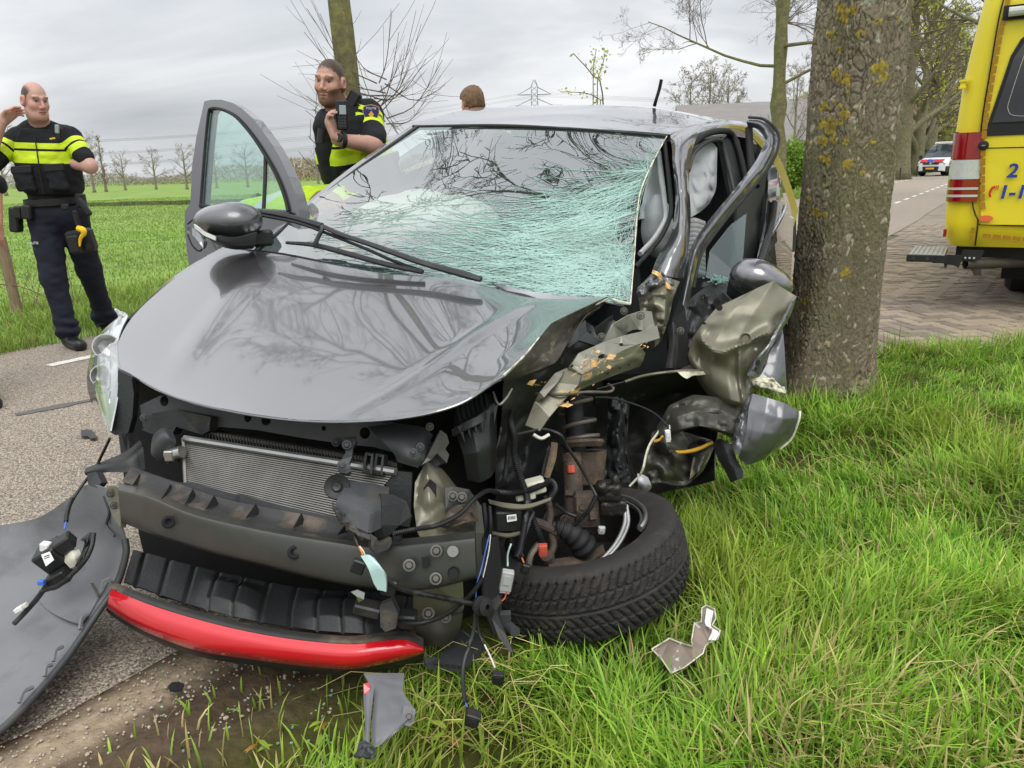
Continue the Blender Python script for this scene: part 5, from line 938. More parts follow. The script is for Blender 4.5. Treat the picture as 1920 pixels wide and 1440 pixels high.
mb = MB(); mb.tube(HS[-1], .0035, 6); mb.build('hood_lip', 'car_paint', hood); mb = MB(); mb.tube(HS[:, -1] + [0, 0, .001], [.0016 + .002 * abs(sin(k * 2.7) * sin(k * .9)) for k in range(len(HS))], 5); mb.build('torn_rim', 'torn_edge', hood)
sheet('torn_flap', [[(944,709,1.80),(986,667,1.90),(1035,606,2.08),(1100,575,2.24),(1140,557,2.36)], [(944,714,1.83),(1010,675,1.95),(1052,640,2.10),(1086,605,2.24),(1130,572,2.36)], [(946,718,1.86),(1041,680,2.0),(1070,632,2.12),(1099,590,2.24),(1128,574,2.37)]], 'flap_dark', hood, 12, 40, .003, view_crumple(.010, 14, 2), lin=.6)
ws = MB(); WSG = [[(778,238,3.24),(935,236,3.07),(1090,243,2.99),(1250,256,2.95)], [(690,302,3.14),(880,305,2.91),(1070,316,2.81),(1226,304,2.79)], [(578,384,3.02),(795,398,2.74),(1010,413,2.63),(1197,398,2.60)], [(476,468,2.93),(700,512,2.60),(940,545,2.46),(1182,572,2.41)]]
ws.patch(G(WSG), 40, 60, .0); windshield = ws.build('windshield', 'windscreen_glass', car)
WS = A3(G(WSG)); 
def ws_at(u, v, off=.003):
    rows = np.array([catmull(g, 41)[int(np.clip(v, 0, 1) * 40)] for g in WS]); p = catmull(rows, 41)[int(np.clip(u, 0, 1) * 40)]; return p + nrm(C_O - p) * off
_rows = np.array([catmull(g, 161) for g in WS]); WSS = np.array([catmull(_rows[:, j], 121) for j in range(161)]).transpose(1, 0, 2)
def ws_pts(U, V_, off=.002):
    U = np.clip(U, 0, 1) * 120; V_ = np.clip(V_, 0, 1) * 160; i = np.minimum(U.astype(int), 119); j = np.minimum(V_.astype(int), 159); a = (U - i)[..., None]; b = (V_ - j)[..., None]
    p = WSS[i, j] * (1 - a) * (1 - b) + WSS[i+1, j] * a * (1 - b) + WSS[i, j+1] * (1 - a) * b + WSS[i+1, j+1] * a * b; c = C_O - p; return p + c / np.linalg.norm(c, axis=-1)[..., None] * off
def cracks():
    rs = np.random.RandomState(12); L1 = []; Rr = []
    # (count, u-range, v-range, heading centre in uv, spread, length, radius): fans of fractures sweeping from the lower right corner
    fams = [(70, (.80, 1.0), (.8, 1.0), 0.0, .28, (.45, .95), .0011), (46, (.45, .7), (.85, 1.0), .05, .16, (.35, .75), .0010), (520, (.66, 1.0), (.55, 1.0), 0.10, .22, (.05, .25), .0008), (170, (.45, .68), (.62, 1.0), .13, .22, (.05, .22), .0007), (120, (.6, .95), (.12, .55), .22, .3, (.03, .16), .0006), (460, (.80, 1.0), (.74, 1.0), -.5, .9, (.02, .08), .0008), (60, (.30, .50), (.4, .98), .28, .4, (.03, .12), .0006), (50, (.0, .4), (.35, 1), .1, 1.2, (.015, .07), .0005), (60, (0, .9), (.85, 1.0), 1.5, .3, (.02, .09), .0006), (120, (.4, .95), (.3, 1.0), 1.1, .5, (.015, .07), .0006)]
    for n, ur, vr, hd, sp, ln, r in fams:
        u = rs.uniform(*ur, n); v = rs.uniform(vr[0], vr[1], n) ; v = vr[0] + (vr[1] - vr[0]) * rs.rand(n) ** .7; a = hd + rs.normal(0, sp, n) + (.85 - u) * .75; L_ = rs.uniform(*ln, n); K = 6; U = np.empty((n, K)); W_ = np.empty((n, K)); U[:, 0] = u; W_[:, 0] = v
        for k in range(1, K): a = a + rs.normal(0, .13, n); U[:, k] = U[:, k-1] + np.sin(a) * L_ / K * 1.0; W_[:, k] = W_[:, k-1] - np.cos(a) * L_ / K
        L1.append(ws_pts(U, W_, .0025)); Rr.append(np.full((n, K), r) * rs.uniform(.6, 1.5, (n, 1)))
    for (cu_, cv_, n, mx_) in ((.40, .985, 90, .42), (.90, .97, 130, .34), (.62, .80, 46, .18)):
        a = rs.uniform(-pi, pi, n); L_ = mx_ * rs.uniform(.25, 1, n); t_ = np.linspace(.02, 1, 8); a2 = a[:, None] + np.cumsum(rs.normal(0, .05, (n, 8)), axis=1); L1.append(ws_pts(cu_ + np.sin(a2) * L_[:, None] * t_ * .9, cv_ - np.cos(a2) * L_[:, None] * t_, .0026)); Rr.append(np.full((n, 8), .0008) * rs.uniform(.6, 1.5, (n, 1)))
    V, F = mergeVF([tubes_batch(p, q, 3) for p, q in zip(L1, Rr)]); tag(mobj('fracture_lines', V, F, 'crack', windshield), kind='stuff')
    # crushed glass: dense small chips in the lower right and along the long fold
    n = 3600; u = np.concatenate([rs.beta(7, 1.3, n // 2), .60 + .03 * rs.normal(0, 1, n // 4), .86 + .07 * rs.normal(0, 1, n // 4)]); v = np.concatenate([1 - rs.beta(1.1, 2.6, n // 2) , 1 - rs.rand(n // 4) * .55, 1 - rs.rand(n // 4) * .6]); ok = (u > .35) & (u < 1) & (v > 0) & (v < 1); u, v = u[ok], v[ok]; n = len(u); a = rs.normal(.1, .5, n); s = rs.uniform(.002, .011, n); p = ws_pts(u, v, .003); q = ws_pts(u + np.sin(a) * s, v - np.cos(a) * s, .0035); tt = ws_pts(u + np.cos(a) * s * .35, v + np.sin(a) * s * .35, .003)
    V = np.stack([p, q, tt], 1).reshape(-1, 3); tag(mobj('glass_chips', V, np.arange(3 * n).reshape(n, 3), 'crack_dense', windshield, smooth=False), kind='stuff')
    # glued edge: bright crumbled rim along the torn right side
    mb = MB(); P = [at(*p) for p in ((1250,256,2.94),(1225,302,2.78),(1203,353,2.67),(1195,397,2.59),(1189,485,2.49),(1182,570,2.40))]; mb.tube(catmull(P, 40), [.0015 + .0025 * rs.rand() for _ in range(40)], 5); mb.tube(catmull([at(*p) for p in ((1182,570,2.40),(1160,566,2.40),(1148,560,2.42))], 8), .004, 5); mb.build('glass_rim', 'torn_edge', windshield)
cracks()
roof = sheet('roof', [[(775,236,3.25),(935,234,3.08),(1090,241,3.0),(1256,253,2.95)], [(800,226,3.40),(950,223,3.2),(1105,228,3.12),(1272,246,3.05)], [(862,209,3.8),(1000,206,3.6),(1140,211,3.5),(1305,234,3.35)], [(925,202,4.3),(1070,195.5,4.1),(1210,200,4.0),(1352,226,3.9)], [(990,212,4.9),(1130,201,4.7),(1275,208,4.6),(1402,236,4.4)], [(1030,250,5.2),(1160,240,5.0),(1300,245,4.9),(1420,262,4.6)]], 'car_paint', nu=60, nv=60, th=.003, sm=120, f=lambda u, v, S: (.004 * vnoise((S * [4, 4, 0] + 3).reshape(-1, 3)).reshape(u.shape) * np.clip(v * 2 - .8, 0, 1))[..., None] * np.array([0, 0, 1.0]))
wire('windscreen_seal', [(774,237,3.235),(935,235.5,3.06),(1090,242.5,2.985),(1252,255,2.945)], .006, 'black_plastic', roof, 6)
wire('antenna', [(1227,199,4.2),(1230,188,4.2),(1236,168,4.2),(1240,150,4.2)], .009, 'rubber', roof, 8, 22, ribs=1)
# right-hand pillar between windscreen and open door
sheet('windshield_pillar', [[(455,478,2.95),(545,405,3.06),(650,320,3.18),(776,232,3.28)], [(462,478,2.90),(556,404,3.01),(660,322,3.13),(780,236,3.23)], [(478,478,2.91),(570,400,3.02),(672,318,3.14),(786,240,3.25)]], 'car_paint_side', nu=10, nv=40, th=.01)
wire('pillar_trim', [(470,478,2.895),(563,402,3.0),(668,319,3.12),(783,237,3.225)], .0075, 'black_plastic', None, 6)
# cowl below the windscreen
sheet('cowl_panel', [[(462,470,2.93),(560,488,2.80),(720,516,2.62),(900,540,2.47),(1060,565,2.40),(1170,575,2.38)], [(440,468,2.90),(530,476,2.80),(690,508,2.62),(870,530,2.48),(1010,566,2.40),(1120,565,2.36)]], 'black_plastic', nu=5, nv=40, th=.004)
sheet('cowl_panel', [[(915,528,2.475),(1000,548,2.42),(1080,556,2.39),(1152,557,2.37)], [(925,534,2.47),(995,562,2.41),(1070,572,2.37),(1140,558,2.36)]], 'paint_scuffed', nu=6, nv=24, th=.003)
# wipers
wp = MB(); wp.tube(catmull([at(*p) for p in ((492,398,2.84),(520,402,2.80),(560,411,2.76),(604,424,2.70))], 14), [.006, .010, .011, .012], 6); wp.tube(catmull([at(*p) for p in ((604,424,2.695),(640,440,2.65),(703,461,2.585),(787,491,2.50),(868,514,2.42),(902,524,2.40))], 30), [.011, .012, .012, .014, .016, .012], 6, flat=.7); w1 = wp.build('wiper_arm', 'black_plastic', car)
wire('wiper_blade', [(492,404,2.83),(560,418,2.75),(620,440,2.68),(690,468,2.60),(740,490,2.56),(793,508,2.52)], .006, 'rubber', w1, 5)
wire('wiper_link', [(604,424,2.69),(604,432,2.685),(598,442,2.69),(592,456,2.695)], .008, 'grey_plastic', w1, 7)
wp = MB(); wp.tube(catmull([at(*p) for p in ((537,455,2.78),(592,460,2.71),(660,478,2.63),(730,497,2.56),(793,510,2.51))], 24), [.006, .010, .010, .008], 6); w2 = wp.build('wiper_arm', 'black_plastic', car); bolt((592,457,2.68), .009, w2, 'black_plastic')
# headlight on the surviving side
hl = sheet('headlight', [[(240,592,2.44),(226,622,2.36),(220,652,2.27),(222,692,2.15),(219,742,2.08),(206,808,2.05)], [(226,598,2.44),(204,625,2.38),(198,660,2.30),(200,702,2.20),(200,752,2.13),(203,806,2.08)], [(222,600,2.50),(190,634,2.42),(178,670,2.36),(176,715,2.28),(184,762,2.18),(204,808,2.08)]], 'reflector', nu=20, nv=30, th=.004, f=lambda u, v, S: (.012 * np.sin(v * 26) * (u > .35) * (u < .8))[..., None] * np.array([0, .3, 1.0]))
sheet('lens', [[(240,588,2.43),(227,620,2.35),(220,650,2.25),(222,690,2.13),(220,742,2.05),(206,812,2.02)], [(222,594,2.42),(194,622,2.35),(186,662,2.26),(187,705,2.16),(192,760,2.09),(205,812,2.03)], [(214,602,2.52),(178,642,2.44),(165,690,2.38),(164,728,2.31),(177,768,2.20),(204,812,2.05)]], 'lens_glass', hl, 24, 36, .0)
pl8('lamp_bezel', [(221,694),(246,706),(251,738),(248,782),(240,812),(216,816),(206,810),(213,770),(220,745)], 'black_plastic', hl, d=2.08, th=.03)
for c in [((199,650,2.30), .035), ((192,705,2.24), .03)]:
    mb = MB(); p = at(*c[0]); mb.lathe(p, nrm(C_O - p + [0, 0, .3]), [(.001, -.02), (c[1] * .6, -.012), (c[1], .012), (c[1] * 1.08, .012)], 20); mb.build('lamp_bowl', 'silver', hl)
# right wing, hidden almost wholly below the bonnet edge
sheet('fender', [[(424,467,2.93),(334,521,2.71),(256,589,2.47),(238,600,2.44)], [(418,475,3.0),(325,532,2.80),(245,604,2.58),(215,618,2.54)], [(440,600,3.05),(340,660,2.85),(250,720,2.62),(215,740,2.55)], [(460,860,3.0),(360,900,2.8),(270,940,2.6),(240,950,2.55)]], 'car_paint_side', nu=20, nv=24, th=.003)
# ---------------------------------------------------------------- open front door, far side
DD = lambda px, py=0: 2.92 + (560 - px) * .0030
def dsh(L_): return [(a, b, DD(a)) for a, b in L_]
outer = [(347,396),(357,380),(360,312),(368,258),(383,190),(396,187),(415,187),(436,193),(453,203),(474,222),(493,247),(511,272),(527,300),(541,330),(553,362),(560,392)]
inner = [(376,386),(380,330),(385,268),(391,212),(395,204),(405,203),(420,207),(440,218),(461,240),(480,265),(497,292),(512,318),(525,346),(534,372),(540,396)]
fd = MB(); fd.plate([at(*p) for p in dsh(outer + inner[::-1])], .045); rdoor = fd.build('front_door', 'car_paint_side', car, smooth=False)
pl8('door_panel', dsh([(347,396),(376,384),(540,394),(560,392),(560,560),(365,560),(356,508),(350,470),(346,420)]), 'car_paint_side', rdoor, th=.05)
pl8('window_glass', dsh([(378,384),(382,330),(387,268),(393,212),(405,205),(420,209),(440,220),(461,242),(480,267),(495,291),(492,398)]), 'door_glass', rdoor, th=.003)
pl8('window_glass', dsh([(500,305),(512,320),(525,348),(534,374),(538,394),(498,397)]), 'door_glass', rdoor, th=.003)
wire('window_divider', dsh([(498,290),(497,340),(494,400)]), .009, 'black_plastic', rdoor, 6)
wire('window_seal', [(a, b, DD(a) - .012) for a, b in inner], .006, 'rubber', rdoor, 6, 60)
wire('belt_seal', [(376,386,DD(376)-.015),(460,396,DD(460)-.015),(545,402,DD(545)-.015)], .010, 'rubber', rdoor, 6)
f_m = lambda P: smax(d_ell(P, mc, (.115, .10, .062), MR), -((P - mc) @ MR[1]) - .045, .02)
mc = at(425, 414, 2.86); MR = np.array([nrm([.98, -.2, .0]), nrm([.2, .98, 0]), [0, 0, 1.0]])
Vm, Fm = sdf_mesh(lambda P: smax(smin(d_ell(P, mc, (.122, .10, .064), MR), d_ell(P, mc + MR[0] * .05, (.08, .09, .06), MR), .03), ((P - mc) @ MR[1]) - .05, .02), mc - .2, mc + .2, .006); mir = mobj('wing_mirror', Vm, Fm, 'car_paint_side', rdoor)
sheet('mirror_lower', [[(364,424,2.75),(400,440,2.72),(440,446,2.72),(482,436,2.75)], [(372,436,2.75),(402,452,2.73),(440,462,2.74),(478,460,2.77)], [(390,446,2.84),(410,460,2.83),(440,468,2.84),(474,466,2.87)]], 'black_plastic', mir, 8, 16, .01)
sheet('indicator', [[(363,420,2.735),(380,432,2.71),(404,443,2.705)], [(365,428,2.735),(382,441,2.71),(404,451,2.707)]], 'lamp_clear', mir, 6, 10, .006)
blk('mirror_foot', (492, 446, 2.92), (.04, .03, .03), 'black_plastic', mir, (0, 0, .3), .01)
sheet('door_handle', [[(352,424,3.42),(362,428,3.38),(374,438,3.35),(382,452,3.33)], [(351,434,3.42),(362,442,3.36),(374,456,3.33),(381,466,3.33)]], 'car_paint', rdoor, 8, 14, .02)
wire('handle_cup', [(352,420,3.46),(364,412,3.43),(378,420,3.4),(384,446,3.37),(376,470,3.38),(362,462,3.4),(352,440,3.44)], .004, 'rubber', rdoor, 5)
# ---------------------------------------------------------------- black backing sheet standing in for the engine bay's shade in the gaps
sheet('bay_dark_backing', [[(255,720,2.35),(480,745,2.15),(700,760,2.02),(900,735,2.05),(1080,640,2.35)], [(250,820,2.4),(480,860,2.2),(700,880,2.08),(900,880,2.12),(1100,800,2.5)], [(260,1000,2.35),(480,1040,2.2),(700,1070,2.1),(900,1080,2.1),(1150,1000,2.6)], [(300,1120,2.25),(480,1140,2.2),(700,1160,2.1),(900,1150,2.12),(1150,1080,2.6)]], 'void_black', nu=10, nv=14, th=.01)
# upper radiator support, pressed sheet with holes
CD = lambda px, py=0: np.interp(px, [240, 830], [2.10, 1.84])
pl8('radiator_support', [(a, b, CD(a)) for a, b in [(262,760),(300,742),(420,750),(560,785),(690,788),(770,800),(800,830),(826,870),(812,878),(770,872),(745,850),(700,838),(640,832),(560,820),(480,806),(410,800),(394,812),(380,806),(300,802),(268,800)]], 'grey_plastic', th=.03, holes=[[(a, b, CD(a)) for a, b, _ in hole(308, 752, 0, 8, 10)], [(a, b, CD(a)) for a, b, _ in hole(465, 782, 0, 7, 10, a=.2)], [(a, b, CD(a)) for a, b, _ in hole(499, 788, 0, 9, 10, a=.2)], [(a, b, CD(a)) for a, b, _ in hole(684, 812, 0, 10, 11)], [(a, b, CD(a)) for a, b, _ in hole(607, 803, 0, 4, 5)]])
for c in ((423,770),(442,773)): bolt((c[0], c[1], CD(c[0]) - .012), .006)
for c in ((270,783),(380,788),(630,829),(650,833)): bolt((c[0], c[1], CD(c[0]) - .01), .009, m='grey_plastic')
sheet('support_corner', [[(690,800,1.86),(740,795,1.86),(790,800,1.86),(812,815,1.88)], [(715,825,1.82),(750,820,1.80),(785,830,1.80),(800,845,1.82)], [(738,850,1.80),(760,852,1.77),(782,858,1.77),(795,862,1.79)], [(745,866,1.80),(765,872,1.78),(780,876,1.78),(783,878,1.79)]], 'grey_plastic', nu=14, nv=14, th=.006)
for c in ((775,848,1.765),(788,838,1.78)): bolt(c, .008, m='grey_plastic')
pl8('duct_panel', [(266,806,2.08),(285,775,2.08),(330,768,2.05),(395,782,2.0),(392,808,2.0),(378,815,2.02),(330,800,2.05),(322,815,2.05),(300,818,2.07),(280,812,2.08)], 'black_plastic', th=.03)
sheet('air_snout', [[(283,835,2.04),(288,815,2.04),(305,802,2.03),(322,806,2.02)], [(284,852,2.01),(296,826,1.98),(312,815,1.97),(330,826,1.98)], [(298,866,2.02),(306,848,1.99),(318,838,1.98),(328,842,1.99)], [(310,872,2.04),(316,868,2.02),(322,866,2.02),(335,868,2.02)]], 'grey_plastic', nu=14, nv=14, th=.008)
mb = MB(); mb.cyl(at(328, 850, 1.99), nrm([1, -.2, .25]), .016, .045, 14); mb.box(at(319, 853, 1.985), (.012, .012, .014), None, bev=.003); mb.build('hose_clamp', 'silver', car, angle=40)
# radiator behind, condenser in front
def cgrid(u, v, d=0): # u down, v across on the condenser face
    tl, tr, bl, br = (346,822,2.02), (742,884,1.80), (350,908,2.0), (660,985,1.80); a = np.array(tl) * (1 - v) + np.array(tr) * v; b = np.array(bl) * (1 - v) + np.array(br) * v; q = a * (1 - u) + b * u; return at(q[0], q[1], q[2] + d)
mb = MB(); mb.patch([[cgrid(u, v) for v in np.linspace(0, 1, 3)] for u in np.linspace(0, 1, 3)], 6, 12, .018); cond = mb.build('condenser', 'cond_dark', car)
mb = MB()
for k in range(24):
    u = .06 + .93 * k / 23; mb.tube([cgrid(u, v, -.004) for v in (0.0, .5, 1)], .0023, 4)
tag(mb.build('condenser_fins', 'cond_metal', cond), kind='stuff')
mb = MB(); mb.tube([cgrid(.0, v, -.012) for v in np.linspace(.0, 1, 6)], .009, 8); mb.build('header_tube', 'silver', cond)
mb = MB(); mb.tube([cgrid(u, -.005, -.006) for u in (0, .5, 1)], .006, 6); mb.build('end_tank', 'cond_metal', cond)
rad = pl8('radiator', [(384,806,2.06),(744,866,1.86),(744,880,1.86),(384,822,2.06)], 'cond_dark', d=2.0, th=.03)
mb = MB()
for k in range(62): t_ = k / 61; p = np.array((386, 812, 2.045)) * (1 - t_) + np.array((742, 872, 1.845)) * t_; mb.box(at(p[0], p[1] - 1.5, p[2]), (.0032, .004, .004)); mb.box(at(p[0] + 1.5, p[1] + 4, p[2]), (.0012, .003, .011))
tag(mb.build('radiator_fins', 'cond_metal', rad, angle=40), kind='stuff')
pl8('latch_bracket', [(643,820,1.83),(668,818,1.83),(669,826,1.82),(662,838,1.81),(660,856,1.79),(655,868,1.78),(658,884,1.77),(650,888,1.77),(636,886,1.77),(632,874,1.77),(640,862,1.78),(648,848,1.80)], 'grey_plastic', th=.012); bolt((650,834,1.80), .009, m='grey_plastic'); bolt((641,872,1.755), .009, m='grey_plastic')
for i, (x0, y0) in enumerate(((685,848),(705,850))): pl8('clip_frame', [(x0,y0,1.80),(x0+15,y0+3,1.795),(x0+12,y0+42,1.79),(x0-6,y0+38,1.80)], 'black_plastic', th=.02, holes=[[(x0+3,y0+5,1.80),(x0+11,y0+7,1.795),(x0+8,y0+34,1.79),(x0-1,y0+32,1.80)]])
pl8('side_seal', [(728,882,1.80),(772,886,1.80),(770,960,1.80),(735,945,1.80),(722,905,1.80)], 'black_plastic', th=.03)
# horn and air duct hanging over the beam
mb = MB(); p = at(632, 913, 1.72); ax = nrm(C_O - p + [-.25, 0, .15]); mb.lathe(p, ax, [(.001, .004), (.009, .006), (.011, .0), (.020, .004), (.027, .008), (.029, .002), (.025, -.003), (.029, -.006), (.029, -.014), (.001, -.016)], 28); mb.build('horn', 'black_plastic', car, angle=40)
duct = sheet('air_duct', [[(652,902,1.74),(672,903,1.74),(700,906,1.74),(730,914,1.75)], [(640,925,1.70),(670,930,1.68),(705,940,1.68),(728,935,1.71)], [(630,940,1.68),(660,950,1.66),(695,965,1.65),(722,950,1.69)], [(628,958,1.67),(652,980,1.65),(692,1000,1.64),(715,990,1.67)]], 'grey_plastic', nu=16, nv=18, th=.006, lin=.75)
pl8('duct_side', [(715,925,1.70),(740,928,1.72),(762,940,1.72),(772,968,1.72),(768,988,1.72),(748,985,1.70),(735,1000,1.69),(722,1008,1.68),(715,985,1.67),(716,950,1.68)], 'black_plastic', duct, th=.04)
sheet('duct_lip', [[(622,942,1.665),(640,962,1.655),(668,988,1.645),(694,1003,1.64)], [(624,956,1.66),(640,978,1.65),(668,1002,1.64),(694,1012,1.635)]], 'dirty_plastic', duct, 5, 16, .008, view_crumple(.006, 60, 4))
pl8('duct_spout', [(694,1000,1.64),(706,1008,1.64),(712,1018,1.645),(734,1008,1.66),(735,1018,1.66),(728,1030,1.655),(705,1038,1.64),(697,1030,1.635)], 'dirty_plastic', duct, th=.02)
# bumper beam with ribbed plastic carrier
BT = [(222,918,1.96),(280,932,1.89),(365,966,1.82),(490,995,1.76),(615,1016,1.715),(700,1026,1.69),(800,1020,1.665),(890,1010,1.645)]
BB = [(226,975,1.96),(295,1001,1.89),(390,1031,1.82),(490,1056,1.765),(600,1083,1.72),(700,1100,1.69),(800,1102,1.665),(892,1080,1.645)]
beam = sheet('bumper_beam', [[(a, b - 14, d + .035) for a, b, d in BT], [(a, b - 3, d + .006) for a, b, d in BT], [(a, b + 4, d - .004) for a, b, d in BT], [(a * .5 + c * .5, b * .5 + e * .5, d - .006) for (a, b, d), (c, e, _) in zip(BT, BB)], [(a, b - 4, d - .004) for a, b, d in BB], [(a, b + 2, d + .008) for a, b, d in BB], [(a, b + 4, d + .04) for a, b, d in BB]], 'beam_steel', nu=28, nv=60, th=.003)
for (px, py, d, rx, ry) in ((316,979,1.845,5,6),(552,1036,1.728,6,6),(843,1037,1.643,0,0)):
    if rx: mb = MB(); p = at(px, py, d); ax = nrm(C_O - p); mb.lathe(p, ax, [(.0001, -.004), (.0055, -.002), (.0075, .003), (.011, .0045), (.016, .002)], 20, m=0); mb.build('beam_hole', 'void_black', beam)
for c in ((767,1060),(818,1033),(817,1085)): bolt((c[0], c[1], 1.648), .011, beam)
pl8('beam_slot', [(790,1045,1.645),(802,1046,1.645),(803,1066,1.645),(792,1066,1.645)], 'void_black', beam, th=.003); mb = MB(); mb.lathe(at(849, 1034, 1.642), nrm(C_O - at(849, 1034, 1.642)), [(.001, .001), (.012, .001), (.0125, -.002)], 18); mb.build('beam_plug', 'cond_metal', beam); mb = MB(); mb.lathe(at(850, 1074, 1.642), nrm(C_O - at(849, 1074, 1.642)), [(.001, .001), (.010, .001), (.0125, .004)], 18); mb.build('beam_hole', 'void_black', beam)
carr = sheet('carrier_tray', [[(244,876,2.02),(330,905,1.95),(420,935,1.89),(520,955,1.83),(620,975,1.79),(690,992,1.76)], [(240,885,2.0),(325,918,1.93),(415,950,1.87),(515,975,1.81),(610,998,1.765),(690,1012,1.73)], [(228,902,1.98),(300,930,1.90),(390,965,1.83),(500,990,1.77),(610,1008,1.73),(690,1018,1.71)]], 'dirty_plastic', nu=12, nv=40, th=.004)
for (x0, y0, x1, y1, x2, y2, d0, d1) in ((262,888,248,911,270,905,1.985,1.93),(320,907,303,934,330,925,1.94,1.88),(362,916,346,946,370,935,1.91,1.855),(402,928,384,957,410,945,1.88,1.83),(480,944,460,973,488,962,1.84,1.79),(566,962,549,992,572,980,1.80,1.755),(652,978,632,1004,655,996,1.765,1.72)): pl8('rib', [(x0,y0,d0),(x1,y1,d1),(x2,y2,d0)], 'black_plastic', carr, th=.003)
sheet('carrier_wall', [[(244,874,2.03),(330,903,1.96),(360,905,1.94),(435,925,1.90),(455,928,1.885),(530,948,1.84),(620,968,1.80),(690,985,1.77)], [(243,886,2.02),(330,918,1.95),(360,925,1.93),(435,946,1.89),(455,952,1.875),(530,966,1.83),(620,985,1.79),(690,1000,1.76)]], 'black_plastic', carr, 5, 40, .004)
# right end of the nose: bent bracket where the bumper cover tore away
sheet('bumper_bracket', [[(160,878,2.10),(200,862,2.12),(238,845,2.12),(262,825,2.14)], [(158,886,2.07),(198,872,2.07),(240,858,2.07),(268,838,2.1)], [(162,892,2.08),(205,885,2.06),(245,885,2.06),(272,880,2.08)]], 'black_plastic', nu=10, nv=20, th=.006)
pl8('bracket_end', [(163,888,2.05),(180,884,2.04),(190,905,2.03),(182,915,2.03),(165,908,2.05)], 'grey_plastic', th=.02); pl8('beam_end', [(200,912,2.0),(220,918,1.97),(228,960,1.965),(226,990,1.965),(212,970,1.98),(204,940,2.0)], 'olive_primer', th=.015)
bolt((208,925,1.98), .009, m='black_plastic'); bolt((214,948,1.975), .008, m='black_plastic')
wire('sensor_lead', [(206,822,2.04),(190,855,2.1),(178,880,2.1),(160,902,2.06),(135,940,2.02),(124,975,1.98)], .004, 'cable_black')
# undertray and red lip spoiler
tray = sheet('undertray', [[(250,1030,2.12),(360,1060,2.02),(470,1085,1.95),(590,1105,1.9),(700,1110,1.88),(780,1120,1.88)], [(240,1062,2.03),(350,1095,1.94),(460,1125,1.88),(580,1145,1.83),(690,1150,1.81),(770,1160,1.82)], [(232,1090,1.96),(340,1128,1.88),(450,1158,1.81),(580,1180,1.77),(690,1188,1.75),(770,1190,1.77)]], 'black_plastic', nu=40, nv=220, th=.004, f=lambda u, v, S: (-.006 * np.exp(-((v * 12) % 1 - .5) ** 2 / .004) + .022 * (np.exp(-((v - .36) / .09) ** 4) + np.exp(-((v - .70) / .11) ** 4)) * np.clip(u * 4 - .4, 0, 1) * np.clip((1 - u) * 5, 0, 1))[..., None] * np.array([0, 0, 1.0]))
for c in ((438,1092,1.92),(645,1142,1.805)): mb = MB(); p = at(*c); mb.lathe(p, (0, -.2, 1), [(.001, -.012), (.012, -.010), (.014, .002), (.022, .004)], 20); mb.build('drain_cup', 'void_black', tray)
LT = [(208,1104,1.95),(250,1122,1.89),(311,1144,1.835),(395,1168,1.785),(478,1187,1.75),(560,1200,1.725),(654,1208,1.71),(715,1202,1.715),(760,1200,1.725),(794,1212,1.75)]
LB = [(200,1140,1.97),(235,1164,1.91),(290,1192,1.85),(370,1220,1.80),(470,1236,1.765),(562,1248,1.74),(654,1255,1.725),(715,1246,1.73),(760,1236,1.74),(793,1226,1.755)]
lip = sheet('lip_spoiler', [LT, [(a * .62 + c * .38, b * .62 + e * .38, d - .014) for (a, b, d), (c, e, _) in zip(LT, LB)], [(a * .2 + c * .8, b * .2 + e * .8, d - .010) for (a, b, d), (c, e, _) in zip(LT, LB)], LB], 'red_paint', nu=18, nv=60, th=.004)
sheet('lip_seal', [[(a, b - 16, d + .03) for a, b, d in LT], [(a, b - 8, d + .008) for a, b, d in LT], [(a, b - 1, d - .001) for a, b, d in LT]], 'dirty_plastic', lip, 8, 60, .006)
sheet('lip_underside', [[(a, b - 1, d + .001) for a, b, d in LB], [(a, b + 5, d + .012) for a, b, d in LB], [(a + 6, b + 12, d + .06) for a, b, d in LB]], 'black_plastic', lip, 6, 50, .004)
spl = pl8('splash_panel', [(793,1232,1.76),(800,1246,1.75),(868,1254,1.75),(907,1214,1.84),(893,1188,1.90),(880,1180,1.93),(850,1180,1.93),(826,1232,1.80)], 'grey_plastic', th=.01)
for k in range(6): pl8('splash_slot', [(812+11*k,1243+1.3*k,1.742),(820+11*k,1244+1.3*k,1.742),(822+11*k,1249+1.3*k,1.742),(814+11*k,1248+1.3*k,1.742)], 'void_black', spl, th=.002)
# olive chassis rail end and apron
rail = sheet('rail_end', [[(778,905,1.82),(800,865,1.84),(830,880,1.88),(862,920,1.92)], [(776,950,1.80),(805,935,1.80),(850,945,1.84),(885,950,1.90)], [(782,995,1.76),(815,990,1.77),(860,985,1.80),(890,985,1.86)], [(790,1010,1.73),(820,1005,1.73),(860,1005,1.75),(888,1005,1.80)]], 'olive_primer', nu=18, nv=18, th=.004, f=view_crumple(.010, 18, 5), lin=.75)
pl8('rail_slot', [(794,915,1.80),(806,898,1.80),(818,908,1.80),(818,930,1.795),(812,978,1.785),(797,978,1.785)], 'void_black', rail, d=1.79, th=.004)
pl8('rail_plate', [(834,915,1.80),(850,912,1.80),(880,918,1.81),(893,935,1.82),(895,960,1.82),(860,975,1.80),(836,955,1.79)], 'beam_steel', rail, th=.006); bolt((849,930,1.79), .010, rail); bolt((866,932,1.795), .010, rail)
sheet('rail_tube', [[(830,970,1.75),(850,950,1.77),(880,945,1.79),(895,950,1.81)], [(820,985,1.73),(845,968,1.73),(875,962,1.75),(898,965,1.78)], [(838,992,1.74),(858,985,1.73),(880,978,1.74),(897,978,1.77)]], 'rusty', rail, 10, 12, .004, view_crumple(.008, 40, 6))
